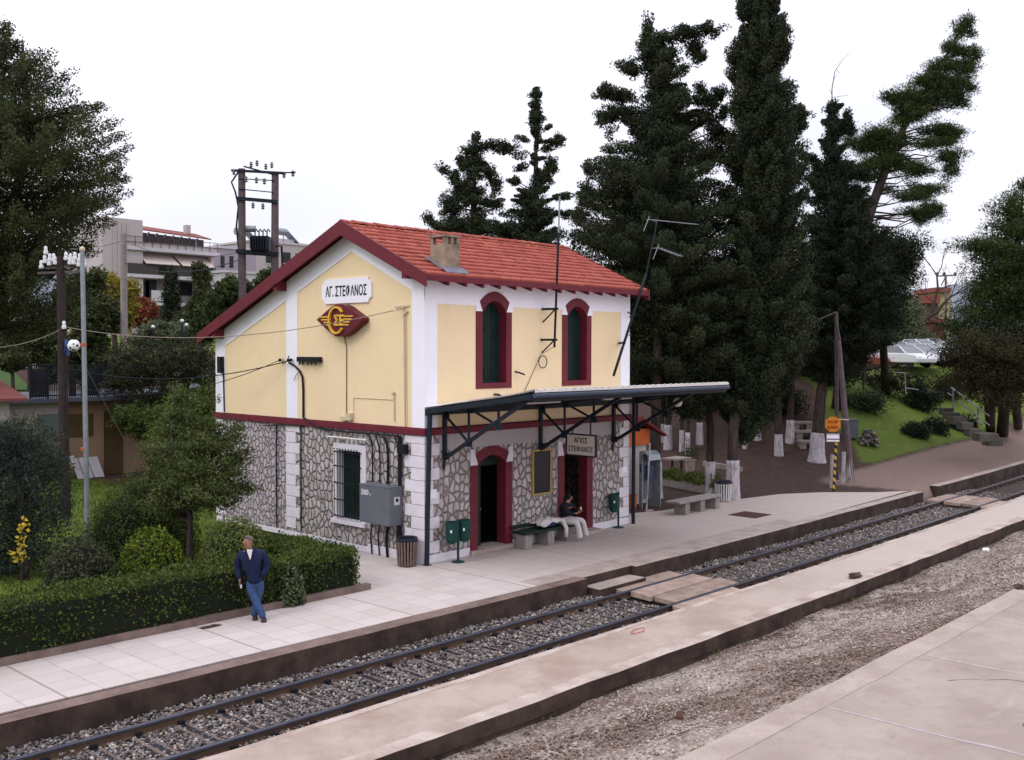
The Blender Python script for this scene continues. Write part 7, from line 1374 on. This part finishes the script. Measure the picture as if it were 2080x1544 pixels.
# white jacket over a blue bag on the bench
b = MB(); b.ball((4.2, -.36, .55), .36, .2, .09, n=8); tag(b.build('blue_bag', mat('blue_bag', (.03, .05, .16), .7, .2, 9, bmp=.3), smooth=True), 'dark blue bag lying under the white jacket on the bench', 'bag')
gx, gy = np.meshgrid(np.linspace(-1, 1, 22), np.linspace(-1, 1, 14)); r = np.random.RandomState(3)
Z = .60+.10*(1-gx**2)+.03*np.sin(gx*7+gy*3)+.02*np.sin(gy*9)-.06*gy**2; Yj = -.36+gy*.25+.02*np.sin(gx*6); Xj = 4.22+gx*.44+.03*np.sin(gy*5)
Z = np.where(gx > .75, Z-(gx-.75)*.3, Z); Vj = np.stack([Xj, Yj, Z], -1).reshape(-1, 3); i = np.arange(22*14).reshape(14, 22); Fj = np.stack([i[:-1, :-1], i[:-1, 1:], i[1:, 1:], i[1:, :-1]], -1).reshape(-1, 4)
jk = mesh_obj('white_jacket', Vj, Fj, shirt, smooth=True); tag(jk, 'white jacket draped over the bench with one sleeve hanging down', 'jacket'); so = jk.modifiers.new('s', 'SOLIDIFY'); so.thickness = .02
b = MB(); b.tube([(4.5, -.45, .66), (4.6, -.60, .60), (4.62, -.70, .42), (4.60, -.72, .18)], [.06, .065, .06, .05], 10); slv = b.build('sleeve', shirt, jk, smooth=True)

# ---------------------------------------------------------------- grass blades on the bank and the garden lawn
r = np.random.RandomState(17); n = 60000
X1, Y1 = r.uniform(25, 48, n), r.uniform(-1.5, 12, n); X2, Y2 = r.uniform(-14, 4, n//2), r.uniform(.3, 22, n//2)
ok = (X1-25-Y1*1.15 > 2.2+r.randn(n)) & (Y1 > .6+.03*(X1-25)+r.randn(n)*.3); X = np.concatenate([X1[ok], X2]); Y = np.concatenate([Y1[ok], Y2]); k = ~((X > -2.9) & (Y < 3.5)) & ~((X > -.3) & (Y < 10)); X, Y = X[k], Y[k]
P = np.stack([X, Y, terrain(X, Y)+.04], -1)
tag(leaf_mesh('grass', P, r.randn(len(P), 3)*.45+[0, 0, 1], .17, .028, leafmat('grass_blades', (.080, .125, .018), (.155, .20, .035), .3, (.05, .06, .02), clump=.6), None, r), kind='stuff')
n = 2600; X = r.uniform(-14, 24, n); side_ = r.randint(0, 3, n); cl_ = np.sin(X*2.3)+np.sin(X*5.1+1) > 1.1; X, side_ = X[cl_], side_[cl_]
Y = np.choose(side_, [np.full(len(X), -4.02), np.full(len(X), -8.3), np.full(len(X), -11.15)])+r.randn(len(X))*.05+bend(X)*(side_ < 2); Zw = np.choose(side_, [np.full(len(X), -.42), np.full(len(X), -.55), np.full(len(X), -.27)])+.03
P = np.stack([X, Y, Zw], -1); k = ~((X > 1.4) & (X < 3.6) & (side_ == 0)); P = P[k]; tag(leaf_mesh('weeds', P, r.randn(len(P), 3)*.5+[0, 0, .8], .09, .02, MATS['grass_blades'], None, r), kind='stuff')
# ---------------------------------------------------------------- loose pieces of some parts become parts of their own
def split_loose(o):
    me = o.data; n = len(me.vertices); par = list(range(n))
    def f(i):
        while par[i] != i: par[i] = par[par[i]]; i = par[i]
        return i
    for p in me.polygons:
        v = p.vertices; a = f(v[0])
        for q in v[1:]: par[f(q)] = a
    groups = {}
    for p in me.polygons: groups.setdefault(f(p.vertices[0]), []).append(p)
    if len(groups) < 2: return
    co = [v.co[:] for v in me.vertices]; nm = o.name.split('.')[0]; nm = {'rafter_end': 'rafter_end', 'wing_bars': 'wing_bar', 'hooks': 'hook', 'eyes': 'eye', 'ears': 'ear', 'insulators': 'insulator'}.get(nm, nm)
    for ps in groups.values():
        idx = {}; Fc = []
        for p in ps: Fc.append([idx.setdefault(v, len(idx)) for v in p.vertices])
        m2 = bpy.data.meshes.new(nm); m2.from_pydata([co[v] for v in idx], [], Fc); m2.materials.append(me.materials[ps[0].material_index]); c = bpy.data.objects.new(nm, m2); COL.objects.link(c); c.parent = o.parent
        for p in m2.polygons: p.use_smooth = ps[0].use_smooth
        for md in o.modifiers:
            if md.type == 'BEVEL': x = c.modifiers.new('bevel', 'BEVEL'); x.width = md.width; x.segments = 2; x.limit_method = 'ANGLE'
    for ch in list(o.children): ch.parent = c
    bpy.data.objects.remove(o)
for o in [o for o in bpy.data.objects if o.parent and o.name.split('.')[0] in ('rafter_end', 'wing_bars', 'eyes', 'ears', 'plinth', 'blue_label', 'terrace_screen', 'crossbar', 'hanger', 'arch_shoulder', 'orange_stripe', 'plate_stripe', 'insulators')]: split_loose(o)
